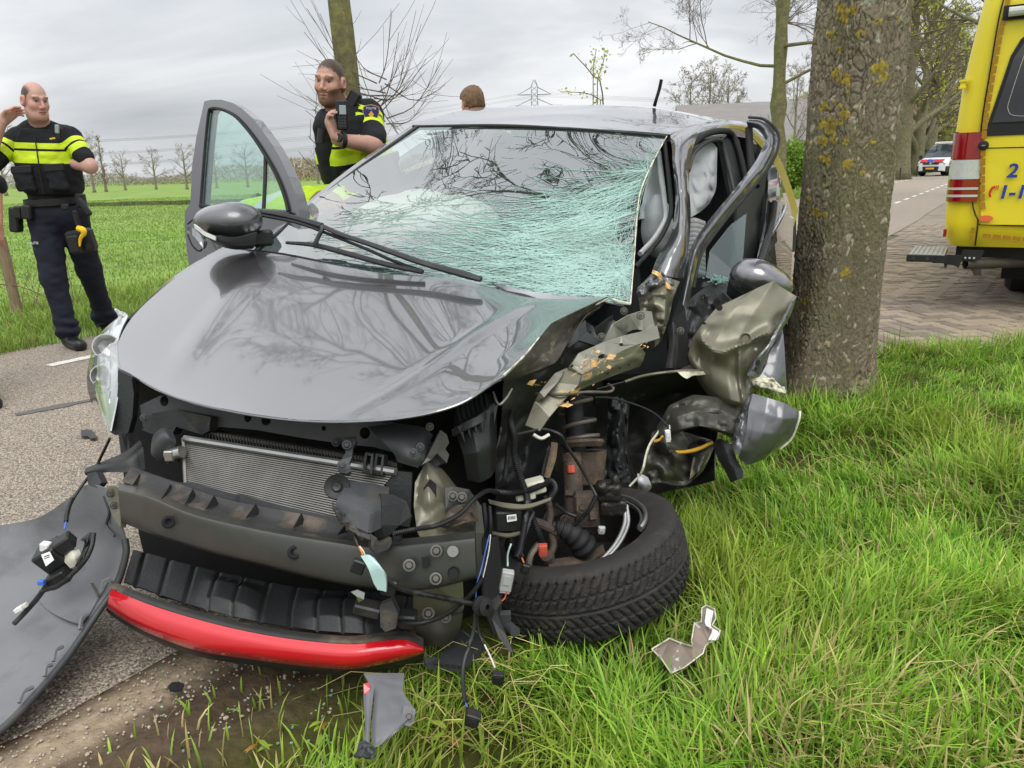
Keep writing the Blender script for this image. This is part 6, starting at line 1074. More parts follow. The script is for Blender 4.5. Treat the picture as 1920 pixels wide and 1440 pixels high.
pl8('rail_flange', [(893,935,1.82),(903,950,1.82),(908,1000,1.80),(906,1075,1.80),(896,1085,1.78),(892,1000,1.78)], 'olive_dark', rail, th=.006); pl8('lower_rail', [(776,1120,1.76),(820,1100,1.76),(868,1090,1.80),(870,1140,1.82),(850,1180,1.86),(790,1178,1.82),(776,1170,1.80)], 'olive_primer', th=.01); sheet('lower_cup', [[(778,1150,1.80),(820,1160,1.78),(868,1150,1.82)], [(780,1185,1.80),(825,1190,1.78),(862,1180,1.82)], [(795,1210,1.82),(820,1212,1.80),(845,1208,1.83)]], 'olive_dark', nu=10, nv=12, th=.004); bolt((803,1150,1.765), .012); bolt((836,1158,1.77), .010)
# latch corner piece, air filter box
pl8('corner_bracket', [(800,858,1.80),(826,806,1.84),(838,815,1.85),(842,830,1.85),(835,842,1.84),(842,852,1.84),(838,868,1.83),(820,850,1.82),(808,862,1.80),(790,872,1.79)], 'olive_dark', th=.006); bolt((806,800,1.84), .008)
fb = sheet('air_filter_box', [[(852,770,1.98),(890,745,2.0),(918,738,2.02),(930,750,2.04)], [(850,800,1.92),(886,790,1.90),(914,770,1.94),(932,780,2.0)], [(868,850,1.88),(895,845,1.86),(922,832,1.90),(932,830,1.98)], [(876,900,1.92),(900,905,1.90),(920,895,1.93),(930,880,1.98)]], 'black_plastic', nu=20, nv=20, th=.006, lin=.75)
sheet('filter_flange', [[(846,805,1.895),(870,792,1.87),(900,778,1.88),(928,755,1.96)], [(848,818,1.89),(872,806,1.865),(902,792,1.875),(929,768,1.955)]], 'grey_plastic', fb, 6, 14, .012)
for k in range(6): t_ = k / 5; pl8('filter_rib', [(858+13*t_*5.2,800-7.6*t_*5,1.87+.02*t_),(866+13*t_*5.2,797-7.6*t_*5,1.87+.02*t_),(872+11*t_*5,830-7*t_*5,1.875+.02*t_)], 'grey_plastic', fb, th=.008)
for k in range(7): t_ = k / 6; wire('lid_rib', [(864+50*t_,790-26*t_,1.90+.05*t_),(858+52*t_,768-26*t_,1.93+.06*t_),(862+50*t_,752-12*t_,1.97+.05*t_)], .003, 'grey_plastic', fb, 5)
# ---------------------------------------------------------------- wheel-house, apron and strut on the torn side
sheet('inner_apron', [[(944,720,1.95),(1010,682,2.05),(1080,640,2.2),(1150,590,2.42)], [(940,790,1.98),(1000,740,2.05),(1070,700,2.2),(1150,660,2.45)], [(930,860,2.02),(985,840,2.1),(1050,800,2.3),(1120,760,2.5)], [(930,960,2.08),(985,950,2.2),(1050,930,2.4),(1120,900,2.6)]], 'black_plastic', nu=24, nv=24, th=.003, f=view_crumple(.03, 9, 8))
mat('zinc', rgb(140, 139, 128), .45, metal=.4, var=.2, vs=12, col2=rgb(96, 92, 80), c2s=12, c2lo=.55, c2hi=.68)
pl8('strut_tower', [(985,797,1.99),(1003,752,2.0),(1030,716,2.03),(1062,690,2.07),(1092,698,2.06),(1084,722,2.03),(1052,756,2.0),(1030,782,1.98),(1012,808,1.98)], 'olive_primer', th=.006); pl8('strut_tower', [(1003,752,2.0),(1012,735,1.985),(1040,700,2.02),(1062,690,2.07),(1046,716,2.0),(1020,745,1.975)], 'zinc', th=.004)
up_rail = pl8('apron_rail', [(1066,690,2.06),(1085,662,2.08),(1112,650,2.10),(1134,640,2.13),(1165,630,2.16),(1200,622,2.19),(1232,610,2.22),(1237,634,2.22),(1196,646,2.18),(1150,666,2.12),(1112,690,2.06),(1092,702,2.05)], 'zinc', th=.012, holes=[hole(1128, 668, 2.10, 7, 4, a=-.4), hole(1072, 686, 2.055, 3, 3), hole(1165, 646, 2.15, 4, 3)])
sheet('rail_web', [[(1092,702,2.045),(1112,690,2.055),(1150,666,2.115),(1196,646,2.175),(1210,662,2.2)], [(1088,716,2.035),(1116,706,2.06),(1154,686,2.12),(1192,672,2.18),(1206,676,2.21)], [(1076,736,2.04),(1108,722,2.08),(1146,706,2.14),(1180,694,2.2),(1200,688,2.24)]], 'olive_primer', up_rail, 10, 20, .004, view_crumple(.006, 20, 10), lin=.8)
for q in ((1180,684,2.16),(1162,690,2.13),(1140,700,2.10)): pl8('rail_hole', hole(*q, 2.2, 2.2), 'void_black', up_rail, th=.003)
brk = pl8('hinge_bracket', [(1135,640,2.14),(1150,608,2.16),(1180,590,2.2),(1205,582,2.22),(1222,584,2.24),(1226,605,2.24),(1236,632,2.24),(1200,640,2.22),(1160,655,2.17),(1140,655,2.14)], 'zinc', th=.008, holes=[hole(1190, 630, 2.215, 20, 12, a=-.25)]); bolt((1201,592,2.19), .010, brk); bolt((1170,611,2.16), .010, brk); bolt((1128,631,2.13), .009); bolt((1170,583,2.2), .009)
mb = MB(); rs = np.random.RandomState(5)
for (cx_, cy_, d, n, s) in ((1110,680,2.03,40,16),(1100,700,2.02,24,10),(1147,672,2.08,8,5),(1075,735,1.99,14,9),(1208,648,2.19,6,5),(1010,720,1.95,5,8),(1060,758,1.98,8,6)):
    for k in range(n): p = at(cx_ + rs.normal(0, s), cy_ + rs.normal(0, s * .7), d + rs.uniform(-.02, .01)); v = nrm([1, 0, .5] + rs.normal(0, .4, 3)); L_ = .003 + .016 * rs.rand() ** 2.5; w_ = np.cross(v, rs.normal(0, 1, 3)) * L_ * rs.uniform(.15, .6); mb.add([p - v * L_, p + w_, p + v * L_ * rs.uniform(.5, 1), p - w_ * .6 + rs.normal(0, .002, 3)], [(0, 1, 2), (0, 2, 3), (0, 3, 1), (1, 3, 2)])
tag(mb.build('bark_splinters', 'splinter', car, angle=60), kind='stuff')
sheet('dash_brace', [[(1095,600,2.3),(1110,612,2.28),(1125,640,2.27),(1135,628,2.3),(1150,600,2.34)], [(1085,612,2.3),(1102,630,2.28),(1122,655,2.26),(1145,640,2.3),(1162,606,2.35)]], 'grey_plastic', nu=8, nv=24, th=.02); pl8('liner_scrap', [(1060,645,2.12),(1085,610,2.16),(1098,600,2.18),(1100,622,2.17),(1130,640,2.18),(1118,648,2.16),(1085,638,2.14),(1066,652,2.11)], 'black_plastic', th=.006)
# strut, spring
sx_, sy_ = 1092, 0
mb = MB(); a, b = at(1072, 700, 2.22), at(1082, 850, 2.18); mb.tube([a, b], .026, 16); mb.build('bump_stop', 'rubber', car)
strut = MB(); strut.tube([at(1072, 862, 2.16), at(1078, 985, 2.12)], [.027, .027], 18); strut.tube([at(1071, 850, 2.165), at(1072, 866, 2.16)], .030, 18); strut = strut.build('strut', 'rusty', car, angle=40); mb = MB(); mb.tube([at(1070, 872, 2.132), at(1071, 886, 2.13)], .012, 8); mb.build('paint_mark', 'conn_red', strut)
mb = MB(); p = at(1092, 832, 2.17); axs = nrm(at(1075, 700, 2.22) - at(1085, 850, 2.18)); mb.lathe(p, axs, [(.03, -.012), (.052, -.012), (.062, .0), (.060, .008), (.052, .004), (.03, .0)], 32); mb.build('spring_seat', 'rusty', strut, angle=50); mb = MB(); mb.tube([at(1098, 845, 2.22), at(1100, 905, 2.22)], [.062, .050], 20); mb.build('spring_pot', 'rusty', strut, angle=50)
u_ = nrm(np.cross(axs, [0, 1, 0])); v_ = np.cross(axs, u_); P = [p + axs * (.012 + .148 * t_ ** 1.4) + (.048 + .004 * t_) * (cos(2 * pi * 2.9 * t_ + .5) * u_ + sin(2 * pi * 2.9 * t_ + .5) * v_) + u_ * .02 * t_ for t_ in np.linspace(0, 1, 80)]; mb = MB(); mb.tube(P, .0058, 8); mb.build('coil_spring', 'spring_steel', strut)
mb = MB(); mb.box(at(1100, 955, 2.1), (.035, .02, .05), None, bev=.006); mb.tube([at(1062, 925, 2.12), at(1105, 930, 2.1), at(1112, 975, 2.08)], .012, 6); mb.build('knuckle', 'rusty', car, angle=50); bolt((1092,952,2.06), .012, m='rusty'); bolt((1060,975,2.09), .012, m='rusty')
# brake caliper
Vc, Fc = sdf_mesh(lambda P: smin(smin(d_box(P, c0_, (.032, .03, .022), .008), d_box(P, c0_ + [.012, 0, -.045], (.035, .026, .022), .008), .006), smin(d_ell(P, c0_ + [-.018, -.02, .02], (.018, .018, .02)), d_ell(P, c0_ + [.018, -.015, .032], (.011, .012, .02)), .005), .008) + .003 * vnoise(P * 70), (c0_ := at(1140, 920, 2.08)) - .12, c0_ + .12, .004); mobj('brake_caliper', Vc, Fc, mat('oily', rgb(36, 32, 29), .35, var=.3, vs=40, bump=.8, bs=120), car)
# wheel lying nearly flat under the torn wing
wc = at(1090, 1046, 2.14); wa = nrm([-.20, .04, 1.0])
def tyre_mesh():
    R1, Wd = .292, .185; nth, nac = 480, 56; th = np.linspace(0, 2 * pi, nth, endpoint=False)
    prof = [(-.086, .200), (-.092, .218), (-.097, .24), (-.095, .262), (-.086, .279)] ; s = np.linspace(-.078, .078, nac); tr = [(x, R1 - .012 * (abs(x) / .078) ** 3) for x in s]; full = prof + tr + [(-a, b) for a, b in prof[::-1]]; ax_ = np.array([a for a, _ in full]); rr = np.array([b for _, b in full]); A_, T_ = np.meshgrid(ax_, th, indexing='ij'); R_ = np.repeat(rr[:, None], nth, 1)
    tread = np.abs(A_) < .0785; vph = T_ * 76 / (2 * pi) * 1.0 + np.sign(A_) * .2 - np.abs(A_) * 26; lat = (vph % 1.0); groove = (lat < .24) & (np.abs(A_) > .012); circ = (np.abs(np.abs(A_) - .040) < .0035) & (np.abs(A_) < .06); mid = np.abs(A_) < .002; sipe = (((vph * 4.0) % 1.0) < .22)
    R_ = R_ - np.where(tread & (groove | circ | mid), .011, 0) - np.where(tread & sipe & ~(groove | circ), .0035, 0)
    side = ~tread; R_ = np.where(side, R_, R_); e1 = np.cross(wa, [0, 1, 0]); e1 = nrm(e1); e2 = np.cross(wa, e1)
    V = wc + A_[..., None] * wa + R_[..., None] * (np.cos(T_)[..., None] * e1 + np.sin(T_)[..., None] * e2); a = np.arange(V.shape[0] * nth).reshape(V.shape[0], nth); b = np.roll(a, -1, axis=1); F = np.stack([a[:-1], a[1:], b[1:], b[:-1]], -1).reshape(-1, 4); return V.reshape(-1, 3), F
whl = mobj('wheel', *tyre_mesh(), mat('tyre_worn', rgb(44, 42, 40), .8, var=.2, vs=30, bump=.3, bs=200, col2=rgb(78, 70, 62), c2s=9, c2lo=.54, c2hi=.76), car)
mb = MB(); mb.lathe(wc, wa, [(.205, .086), (.212, .09), (.205, .075), (.19, .06), (.185, .0), (.186, -.05), (.05, -.06), (.001, -.06)], 48); mb.build('rim', mat('rim_dirty', rgb(58, 56, 54), .5, metal=.5, var=.3, vs=12, col2=rgb(96, 88, 80), c2s=8), whl, angle=40)
e1 = nrm(np.cross(wa, [0, 1, 0])); e2 = np.cross(wa, e1)
for k, (rr_, zz_, a0, a1, r_) in enumerate(((.198, .098, -1.35, .55, .006), (.185, .090, -1.2, .45, .005), (.180, .086, -3.6, -2.4, .008))):
    mb = MB(); mb.tube([wc + wa * zz_ + rr_ * (cos(q) * -e1 + sin(q) * e2) for q in np.linspace(a0, a1, 26)], r_, 7, flat=1.6); mb.build('rim_lip', 'silver' if k < 2 else 'rim_dirty', whl)
for o_ in (0, 7): wire('rim_lip', [(1172+o_*.4,948,2.09),(1170+o_,985,2.05),(1150+o_,1025,2.0),(1115+o_,1060,1.96),(1078+o_,1082,1.945)], .006, 'silver', whl, 7)
# drive shaft boot, track rod, lower arm, disc
P = catmull([at(1035, 985, 2.04), at(1050, 990, 2.04), at(1078, 1005, 2.05), at(1100, 1030, 2.07)], 28); mb = MB(); mb.tube(P, [.012 + .022 * (k / 27) + (.005 if k % 4 < 2 else 0) if k > 4 else .013 for k in range(28)], 16); mb.build('shaft_boot', 'rubber', car, angle=50)
mb = MB(); mb.tube([at(990, 975, 2.0), at(1020, 985, 2.03), at(1048, 1000, 2.04)], .013, 10, res=8); mb.build('drive_shaft', 'rusty', car); wire('stabiliser_link', [(1025,930,2.05),(1032,960,2.05),(1030,985,2.04),(1038,1020,2.04),(1032,1040,2.03)], .010, 'rusty', None, 9); mb = MB(); mb.lathe(at(1026, 1045, 2.02), nrm([-.2, -.6, .8]), [(.001, .012), (.016, .012), (.02, 0), (.014, -.01)], 16); mb.build('ball_joint', 'rusty', car, angle=40)
sheet('control_arm', [[(1025,1050,2.03),(1060,1045,2.05),(1100,1040,2.08),(1130,1020,2.12)], [(1030,1062,2.0),(1062,1060,2.02),(1100,1056,2.05),(1135,1035,2.1)], [(1034,1070,2.03),(1064,1072,2.05),(1100,1066,2.08),(1138,1048,2.12)]], 'rusty', nu=10, nv=16, th=.01)
wire('brake_disc_edge', [(1010,1020,1.99),(996,1040,1.98),(992,1062,1.98),(1000,1082,1.98),(1016,1090,1.99)], .009, mat('disc', rgb(132, 122, 112), .55, metal=.5, var=.2), None, 6)
# ---------------------------------------------------------------- wheel arch liner, sill and folded wing
sheet('wheel_arch', [[(1120,730,2.35),(1173,716,2.38),(1250,698,2.42),(1310,692,2.45),(1342,698,2.48)], [(1110,800,2.6),(1180,770,2.7),(1250,750,2.75),(1310,745,2.7),(1350,760,2.6)], [(1120,880,2.6),(1180,860,2.75),(1250,850,2.8),(1310,850,2.75),(1340,850,2.6)], [(1140,950,2.5),(1190,940,2.55),(1250,920,2.6),(1300,910,2.6),(1340,900,2.55)]], 'arch_dark', nu=18, nv=20, th=.004, f=view_crumple(.03, 10, 11))
wire('arch_lip', [(1171,716,2.36),(1205,705,2.38),(1250,698,2.40),(1300,695,2.42),(1341,698,2.45)], .005, 'olive_primer', None, 6); sheet('arch_shred', [[(1270,697,2.40),(1310,696,2.41),(1341,698,2.42)], [(1280,706,2.39),(1300,702,2.40),(1325,702,2.41)], [(1288,710,2.39),(1296,706,2.4),(1300,703,2.4)]], 'torn_edge', nu=5, nv=10, th=.002)
sheet('arch_lining', [[(1140,745,2.42),(1165,745,2.40),(1180,760,2.42)], [(1138,820,2.40),(1160,820,2.36),(1178,830,2.42)], [(1130,880,2.36),(1165,880,2.32),(1190,890,2.4)], [(1140,905,2.34),(1175,905,2.32),(1205,910,2.38)]], 'black_plastic', nu=20, nv=12, th=.006, f=view_crumple(.02, 25, 12))
sheet('wing_liner', [[(1232,800,2.40),(1255,760,2.42),(1300,740,2.42),(1345,745,2.40),(1385,765,2.38)], [(1236,815,2.36),(1262,785,2.36),(1305,770,2.35),(1350,775,2.34),(1390,790,2.34)], [(1245,822,2.38),(1275,805,2.36),(1310,798,2.34),(1350,805,2.33),(1380,815,2.34)], [(1250,824,2.42),(1285,806,2.40),(1315,800,2.38),(1352,812,2.37),(1372,822,2.37)]], 'olive_dark', nu=20, nv=24, th=.003, f=view_crumple(.02, 14, 13), lin=.75)
sill = sheet('sill', [[(1222,812,2.42),(1245,800,2.46),(1290,812,2.5),(1335,825,2.5)], [(1215,850,2.36),(1245,850,2.38),(1295,860,2.42),(1338,840,2.45)], [(1200,890,2.34),(1240,880,2.36),(1290,890,2.4),(1320,880,2.44)], [(1195,920,2.32),(1230,905,2.36),(1280,910,2.4),(1300,900,2.42)]], 'olive_dark', nu=24, nv=24, th=.004, f=view_crumple(.05, 12, 14))
wire('yellow_seal', [(1252,845,2.36),(1275,848,2.36),(1305,843,2.37),(1335,830,2.40)], .006, 'yellow_seal', sill, 6); wire('yellow_seal', [(1226,828,2.36),(1238,824,2.36),(1242,818,2.37)], .005, 'yellow_seal', sill, 6); wire('torn_rim', [(1236,808,2.38),(1220,830,2.35),(1212,850,2.33),(1205,880,2.30),(1196,895,2.30),(1180,912,2.30)], .004, 'torn_edge', sill, 5); sheet('sill_shred', [[(1195,888,2.30),(1205,890,2.30),(1215,895,2.3)], [(1196,905,2.29),(1208,908,2.29),(1222,912,2.3)], [(1202,918,2.3),(1208,922,2.3),(1218,920,2.31)]], 'paint_scuffed', sill, 6, 8, .003)
def crease_f(u, v, S):
    d = .030 * np.exp(-((u - .42 - .12 * np.sin(v * 5)) / .05) ** 2) - .025 * np.exp(-((u - .62 - .10 * v) / .09) ** 2) + .018 * np.exp(-((v - .5 - .3 * u) / .05) ** 2) * (u > .4) + .012 * fbm((S * 8).reshape(-1, 3), 3).reshape(u.shape) + .022 * (.4 - 2 * np.abs(vnoise((S * 7 + 2).reshape(-1, 3)))).reshape(u.shape) + .006 * np.exp(-(((u - .36) / .035) ** 2 + ((v - .72) / .05) ** 2)); c = C_O - S; c /= np.linalg.norm(c, axis=2)[..., None]; return c * (d * np.minimum(1, 8 * np.minimum(v, 1 - v)))[..., None]
wing = sheet('folded_wing', [[(1387,556,2.42),(1420,540,2.40),(1452,526,2.40),(1460,535,2.42),(1494,556,2.44)], [(1345,576,2.40),(1380,575,2.36),(1420,575,2.36),(1450,580,2.38),(1482,590,2.42)], [(1320,604,2.40),(1360,610,2.34),(1395,618,2.34),(1430,625,2.36),(1455,635,2.40)], [(1298,634,2.42),(1335,648,2.34),(1370,655,2.33),(1398,665,2.34),(1420,675,2.38)], [(1290,668,2.44),(1330,690,2.36),(1365,700,2.34),(1390,705,2.36),(1405,705,2.38)], [(1300,700,2.46),(1340,735,2.40),(1370,750,2.36),(1395,755,2.36),(1412,730,2.38)], [(1330,745,2.46),(1355,760,2.42),(1375,765,2.40),(1388,762,2.38),(1410,735,2.38)]], 'olive_primer', nu=60, nv=44, th=.003, f=crease_f, m2='paint_scuffed', lin=.75)
mb = MB(); mb.lathe(at(1398, 634, 2.315), nrm(C_O - at(1398, 634, 2.3)), [(.001, -.004), (.009, -.004), (.015, .003), (.019, .002)], 24); mb.build('wing_stamping', 'olive_primer', wing)
for (px, py, d, rx, ry, a) in ((1349,577,2.375,6,6,0),(1320,606,2.385,4,2.5,.3)): mb = MB(); mb.plate([at(x, y, d2) for x, y, d2 in hole(px, py, d - .006, rx, ry, a=a)], .004); mb.build('wing_hole', 'void_black', wing)
edge_ = sheet('wing_flange', [[(1494,556,2.42),(1486,566,2.40),(1480,572,2.40)], [(1482,592,2.40),(1472,598,2.37),(1462,604,2.37)], [(1462,625,2.38),(1450,640,2.35),(1440,645,2.35)], [(1440,662,2.37),(1424,672,2.34),(1415,672,2.35)], [(1425,700,2.36),(1408,708,2.34),(1400,702,2.35)]], 'car_paint_side', wing, 30, 10, .006, view_crumple(.008, 30, 15), lin=.75); pl8('flange_hole', hole(1421, 680, 2.325, 4, 6, a=.4), 'void_black', edge_, th=.003); pl8('flange_hole', hole(1417, 692, 2.325, 3, 4), 'void_black', edge_, th=.003); bolt((1411,703,2.325), .009, edge_); bolt((1417,655,2.33), .004, wing, 'silver')
sheet('wing_skin', [[(1467,615,2.44),(1470,640,2.42),(1473,690,2.40),(1476,738,2.40)], [(1455,640,2.42),(1456,668,2.39),(1458,700,2.37),(1460,735,2.37)], [(1440,668,2.39),(1436,690,2.37),(1434,708,2.36),(1440,730,2.36)], [(1428,695,2.38),(1424,705,2.36),(1420,712,2.36),(1425,722,2.36)]], 'car_paint_side', wing, 20, 20, .003, view_crumple(.004, 10, 16)); sheet('crushed_foam', [[(1410,712,2.34),(1428,706,2.33),(1450,712,2.33),(1474,732,2.35)], [(1412,722,2.33),(1430,722,2.31),(1452,728,2.32),(1474,738,2.34)], [(1418,726,2.34),(1440,732,2.33),(1458,738,2.33),(1474,742,2.35)]], 'torn_edge', wing, 12, 20, .006, view_crumple(.02, 40, 17))
frag = sheet('wing_tip', [[(1412,738,2.30),(1440,746,2.27),(1472,756,2.27),(1500,772,2.30)], [(1404,765,2.28),(1435,775,2.25),(1468,785,2.25),(1498,785,2.29)], [(1400,805,2.27),(1430,812,2.25),(1462,815,2.26),(1490,812,2.30)], [(1390,845,2.28),(1418,850,2.27),(1448,845,2.28),(1478,828,2.31)], [(1384,858,2.30),(1402,872,2.29),(1430,862,2.30),(1460,842,2.32)]], 'car_paint_side', nu=24, nv=24, th=.006, f=view_crumple(.004, 12, 18), m2='black_plastic', lin=.75)
wire('torn_rim', [(1500,771,2.295),(1498,788,2.285),(1484,822,2.305),(1462,842,2.315)], .004, 'torn_edge', frag, 5); sheet('tip_flange', [[(1412,738,2.30),(1404,765,2.285),(1400,805,2.275),(1386,855,2.30)], [(1402,745,2.31),(1392,770,2.30),(1388,805,2.30),(1376,845,2.31)], [(1396,750,2.34),(1382,782,2.33),(1376,812,2.33),(1372,835,2.33)]], 'paint_scuffed', frag, 8, 24, .004, view_crumple(.01, 30, 19), lin=.75); pl8('flange_hole', hole(1384,788,2.29,4,5), 'void_black', frag, th=.004); pl8('flange_hole', hole(1377,823,2.30,4,4), 'void_black', frag, th=.004)
sheet('hanging_trim', [[(1336,830,2.40),(1352,822,2.38),(1372,835,2.36)], [(1344,856,2.38),(1362,850,2.35),(1382,862,2.34)], [(1358,880,2.36),(1374,875,2.33),(1394,884,2.33)], [(1370,905,2.35),(1382,900,2.33),(1392,898,2.33)]], 'black_plastic', nu=16, nv=10, th=.006, lin=.75); sheet('clear_film', [[(1300,858,2.40),(1320,845,2.42),(1336,835,2.42)], [(1296,880,2.38),(1310,870,2.4),(1328,862,2.4)], [(1293,898,2.36),(1298,893,2.36),(1306,885,2.37)]], 'olive_primer', sill, 8, 8, .002)
# ---------------------------------------------------------------- left pillar, door and cabin
sheet('bent_pillar', [[(1256,254,2.95),(1272,246,2.93),(1300,236,2.95),(1322,232,3.0)], [(1260,280,2.85),(1270,270,2.82),(1288,262,2.83),(1306,258,2.88)], [(1261,305,2.79),(1272,303,2.76),(1284,300,2.77),(1294,302,2.82)], [(1265,345,2.73),(1274,345,2.69),(1284,345,2.70),(1292,345,2.75)], [(1266,385,2.68),(1276,388,2.63),(1286,388,2.64),(1295,392,2.70)], [(1258,440,2.62),(1272,440,2.57),(1284,436,2.58),(1294,430,2.66)], [(1234,480,2.57),(1256,480,2.53),(1274,478,2.55),(1289,476,2.62)], [(1222,510,2.54),(1244,516,2.50),(1262,520,2.52),(1278,522,2.60)]], 'car_paint', nu=60, nv=20, th=.004, f=view_crumple(.005, 12, 20))
wire('pillar_seal', [(1246,264,2.95),(1250,300,2.88),(1255,345,2.80),(1258,390,2.74),(1254,415,2.70),(1236,450,2.65),(1212,478,2.60),(1192,500,2.58)], .008, 'rubber', None, 6); wire('pillar_inner', [(1235,285,3.0),(1240,330,2.92),(1246,380,2.82),(1247,410,2.76),(1228,445,2.68),(1200,476,2.60)], .010, 'airbag_grey', None, 6)
sheet('pillar_foot', [[(1195,540,2.50),(1222,515,2.49),(1250,520,2.48),(1275,528,2.52)], [(1200,580,2.46),(1225,560,2.43),(1248,560,2.44),(1262,560,2.50)], [(1215,620,2.45),(1232,600,2.40),(1246,600,2.42),(1254,600,2.50)], [(1222,660,2.5),(1228,650,2.44),(1234,645,2.45),(1240,640,2.52)]], 'olive_primer', nu=24, nv=18, th=.004, f=view_crumple(.030, 14, 21), lin=.75); sheet('pillar_tear', [[(1192,548,2.47),(1206,530,2.46),(1224,512,2.45),(1240,508,2.45)], [(1196,556,2.45),(1212,542,2.43),(1236,530,2.43),(1262,534,2.46)], [(1204,556,2.46),(1220,548,2.44),(1240,540,2.44),(1268,545,2.47)]], 'paint_scuffed', nu=10, nv=20, th=.003, f=view_crumple(.03, 34, 22)); sheet('foam_scrap', [[(1224,506,2.44),(1234,510,2.43),(1242,518,2.43)], [(1222,512,2.44),(1232,518,2.42),(1240,526,2.43)]], 'splinter', nu=5, nv=8, th=.006, f=view_crumple(.006, 60, 23)); sheet('foam_scrap', [[(1248,528,2.44),(1256,534,2.44),(1262,542,2.45)], [(1250,536,2.43),(1254,542,2.43),(1258,544,2.45)]], 'splinter', nu=5, nv=8, th=.006)
sheet('roof_rail', [[(1256,253,2.96),(1290,238,3.06),(1330,228,3.25),(1375,226,3.55),(1405,234,3.8),(1440,262,4.2)], [(1268,258,2.92),(1298,243,3.02),(1335,234,3.2),(1380,233,3.5),(1410,242,3.75),(1446,275,4.15)], [(1284,272,2.90),(1304,252,3.0),(1338,243,3.18),(1378,241,3.48),(1404,252,3.7),(1440,290,4.1)]], 'car_paint', nu=12, nv=40, th=.005)
wire('door_seal', [(1287,300,2.84),(1296,274,2.92),(1318,254,3.05),(1348,246,3.22),(1370,250,3.34),(1384,280,3.36),(1396,330,3.34),(1408,390,3.3),(1416,450,3.25)], .014, 'rubber', None, 7); wire('door_seal', [(1290,320,2.86),(1300,288,2.95),(1322,268,3.08),(1346,262,3.22),(1356,275,3.28),(1372,340,3.28),(1390,420,3.22)], .010, 'grey_plastic', None, 7)
sheet('centre_pillar', [[(1352,262,3.3),(1368,252,3.36),(1386,262,3.42)], [(1362,320,3.28),(1378,315,3.32),(1398,320,3.4)], [(1374,390,3.24),(1392,385,3.26),(1412,390,3.36)], [(1386,470,3.18),(1402,465,3.2),(1425,470,3.3)], [(1392,560,3.12),(1410,560,3.14),(1432,560,3.25)]], 'black_plastic', nu=24, nv=10, th=.02)
# left front door, bent outward
ldoor = sheet('bent_door_frame', [[(1402,219,3.22),(1432,223,3.16),(1454,243,3.12),(1459,268,3.08),(1444,306,3.0),(1408,353,2.90),(1370,397,2.82),(1332,446,2.74),(1312,480,2.68),(1298,540,2.60),(1288,596,2.56)], [(1400,228,3.19),(1425,232,3.13),(1441,248,3.08),(1444,270,3.04),(1430,304,2.96),(1396,348,2.86),(1358,394,2.78),(1322,440,2.70),(1302,475,2.64),(1288,535,2.57),(1276,592,2.54)], [(1402,238,3.22),(1420,242,3.16),(1430,255,3.12),(1431,272,3.08),(1417,302,3.0),(1386,344,2.90),(1348,390,2.81),(1312,436,2.73),(1292,474,2.68),(1279,535,2.62),(1268,592,2.58)]], 'car_paint_side', nu=16, nv=80, th=.008, f=view_crumple(.006, 14, 24))
wire('frame_seal', [(1404,220,3.19),(1433,224,3.13),(1456,245,3.09),(1460,270,3.05),(1446,307,2.97),(1410,354,2.87),(1372,398,2.79),(1334,447,2.71),(1314,480,2.65),(1300,540,2.58)], .006, 'rubber', ldoor, 6); wire('frame_seal', [(1404,240,3.22),(1407,290,3.2),(1412,330,3.15),(1418,350,3.12)], .016, 'rubber', ldoor, 7)
sheet('window_channel', [[(1382,360,3.0),(1410,345,3.1),(1440,310,3.2)], [(1380,430,2.98),(1400,430,3.04),(1428,400,3.2)], [(1370,500,2.92),(1385,500,2.96),(1420,470,3.15)], [(1362,560,2.86),(1376,560,2.9),(1410,540,3.1)]], 'black_plastic', ldoor, 18, 10, .012)
pl8('door_glass', [(1332,470,2.80),(1372,420,2.90),(1400,400,3.0),(1390,520,2.92),(1348,528,2.80),(1324,520,2.74)], 'door_glass', ldoor, th=.003); sheet('door_inner', [[(1270,590,2.56),(1295,560,2.60),(1330,535,2.70),(1375,525,2.80),(1400,530,2.86)], [(1272,640,2.54),(1300,615,2.56),(1335,590,2.62),(1375,575,2.72),(1405,570,2.80)], [(1280,690,2.56),(1310,670,2.58),(1340,640,2.62),(1375,620,2.70),(1400,610,2.78)]], 'black_plastic', ldoor, 16, 24, .01, view_crumple(.02, 18, 25)); pl8('belt_trim', [(1320,528,2.70),(1352,530,2.74),(1372,538,2.76),(1370,546,2.76),(1345,540,2.73),(1318,538,2.69)], 'grey_plastic', ldoor, th=.01); pl8('trim_clip', [(1334,566,2.66),(1355,548,2.68),(1366,560,2.69),(1352,572,2.67)], 'grey_plastic', ldoor, th=.01)
mb = MB(); rs = np.random.RandomState(3)
for k in range(60): p = at(1348 + rs.normal(0, 10), 525 + rs.normal(0, 4), 2.72 + rs.uniform(-.02, .02)); mb.box(p, (.003, .003, .002), None)
tag(mb.build('glass_crumbs', 'crack_dense', ldoor, angle=30), kind='stuff')
pl8('door_edge', [(1260,600,2.5),(1275,560,2.52),(1285,580,2.54),(1290,640,2.5),(1280,690,2.48),(1265,690,2.48),(1256,650,2.48)], 'void_black', ldoor, th=.02); sheet('door_stop', [[(1252,612,2.46),(1262,604,2.45),(1270,615,2.46)], [(1254,650,2.43),(1264,645,2.42),(1272,655,2.44)], [(1248,690,2.42),(1258,690,2.41),(1268,692,2.43)]], 'black_plastic', nu=10, nv=8, th=.01); bolt((1276,620,2.44), .010)
mc2 = at(1428, 528, 2.56); R2 = np.array([nrm([.93, .25, -.28]), nrm([-.2, .97, 0]), nrm([.28, 0, .93])]); R2[1] = nrm(np.cross(R2[2], R2[0]))
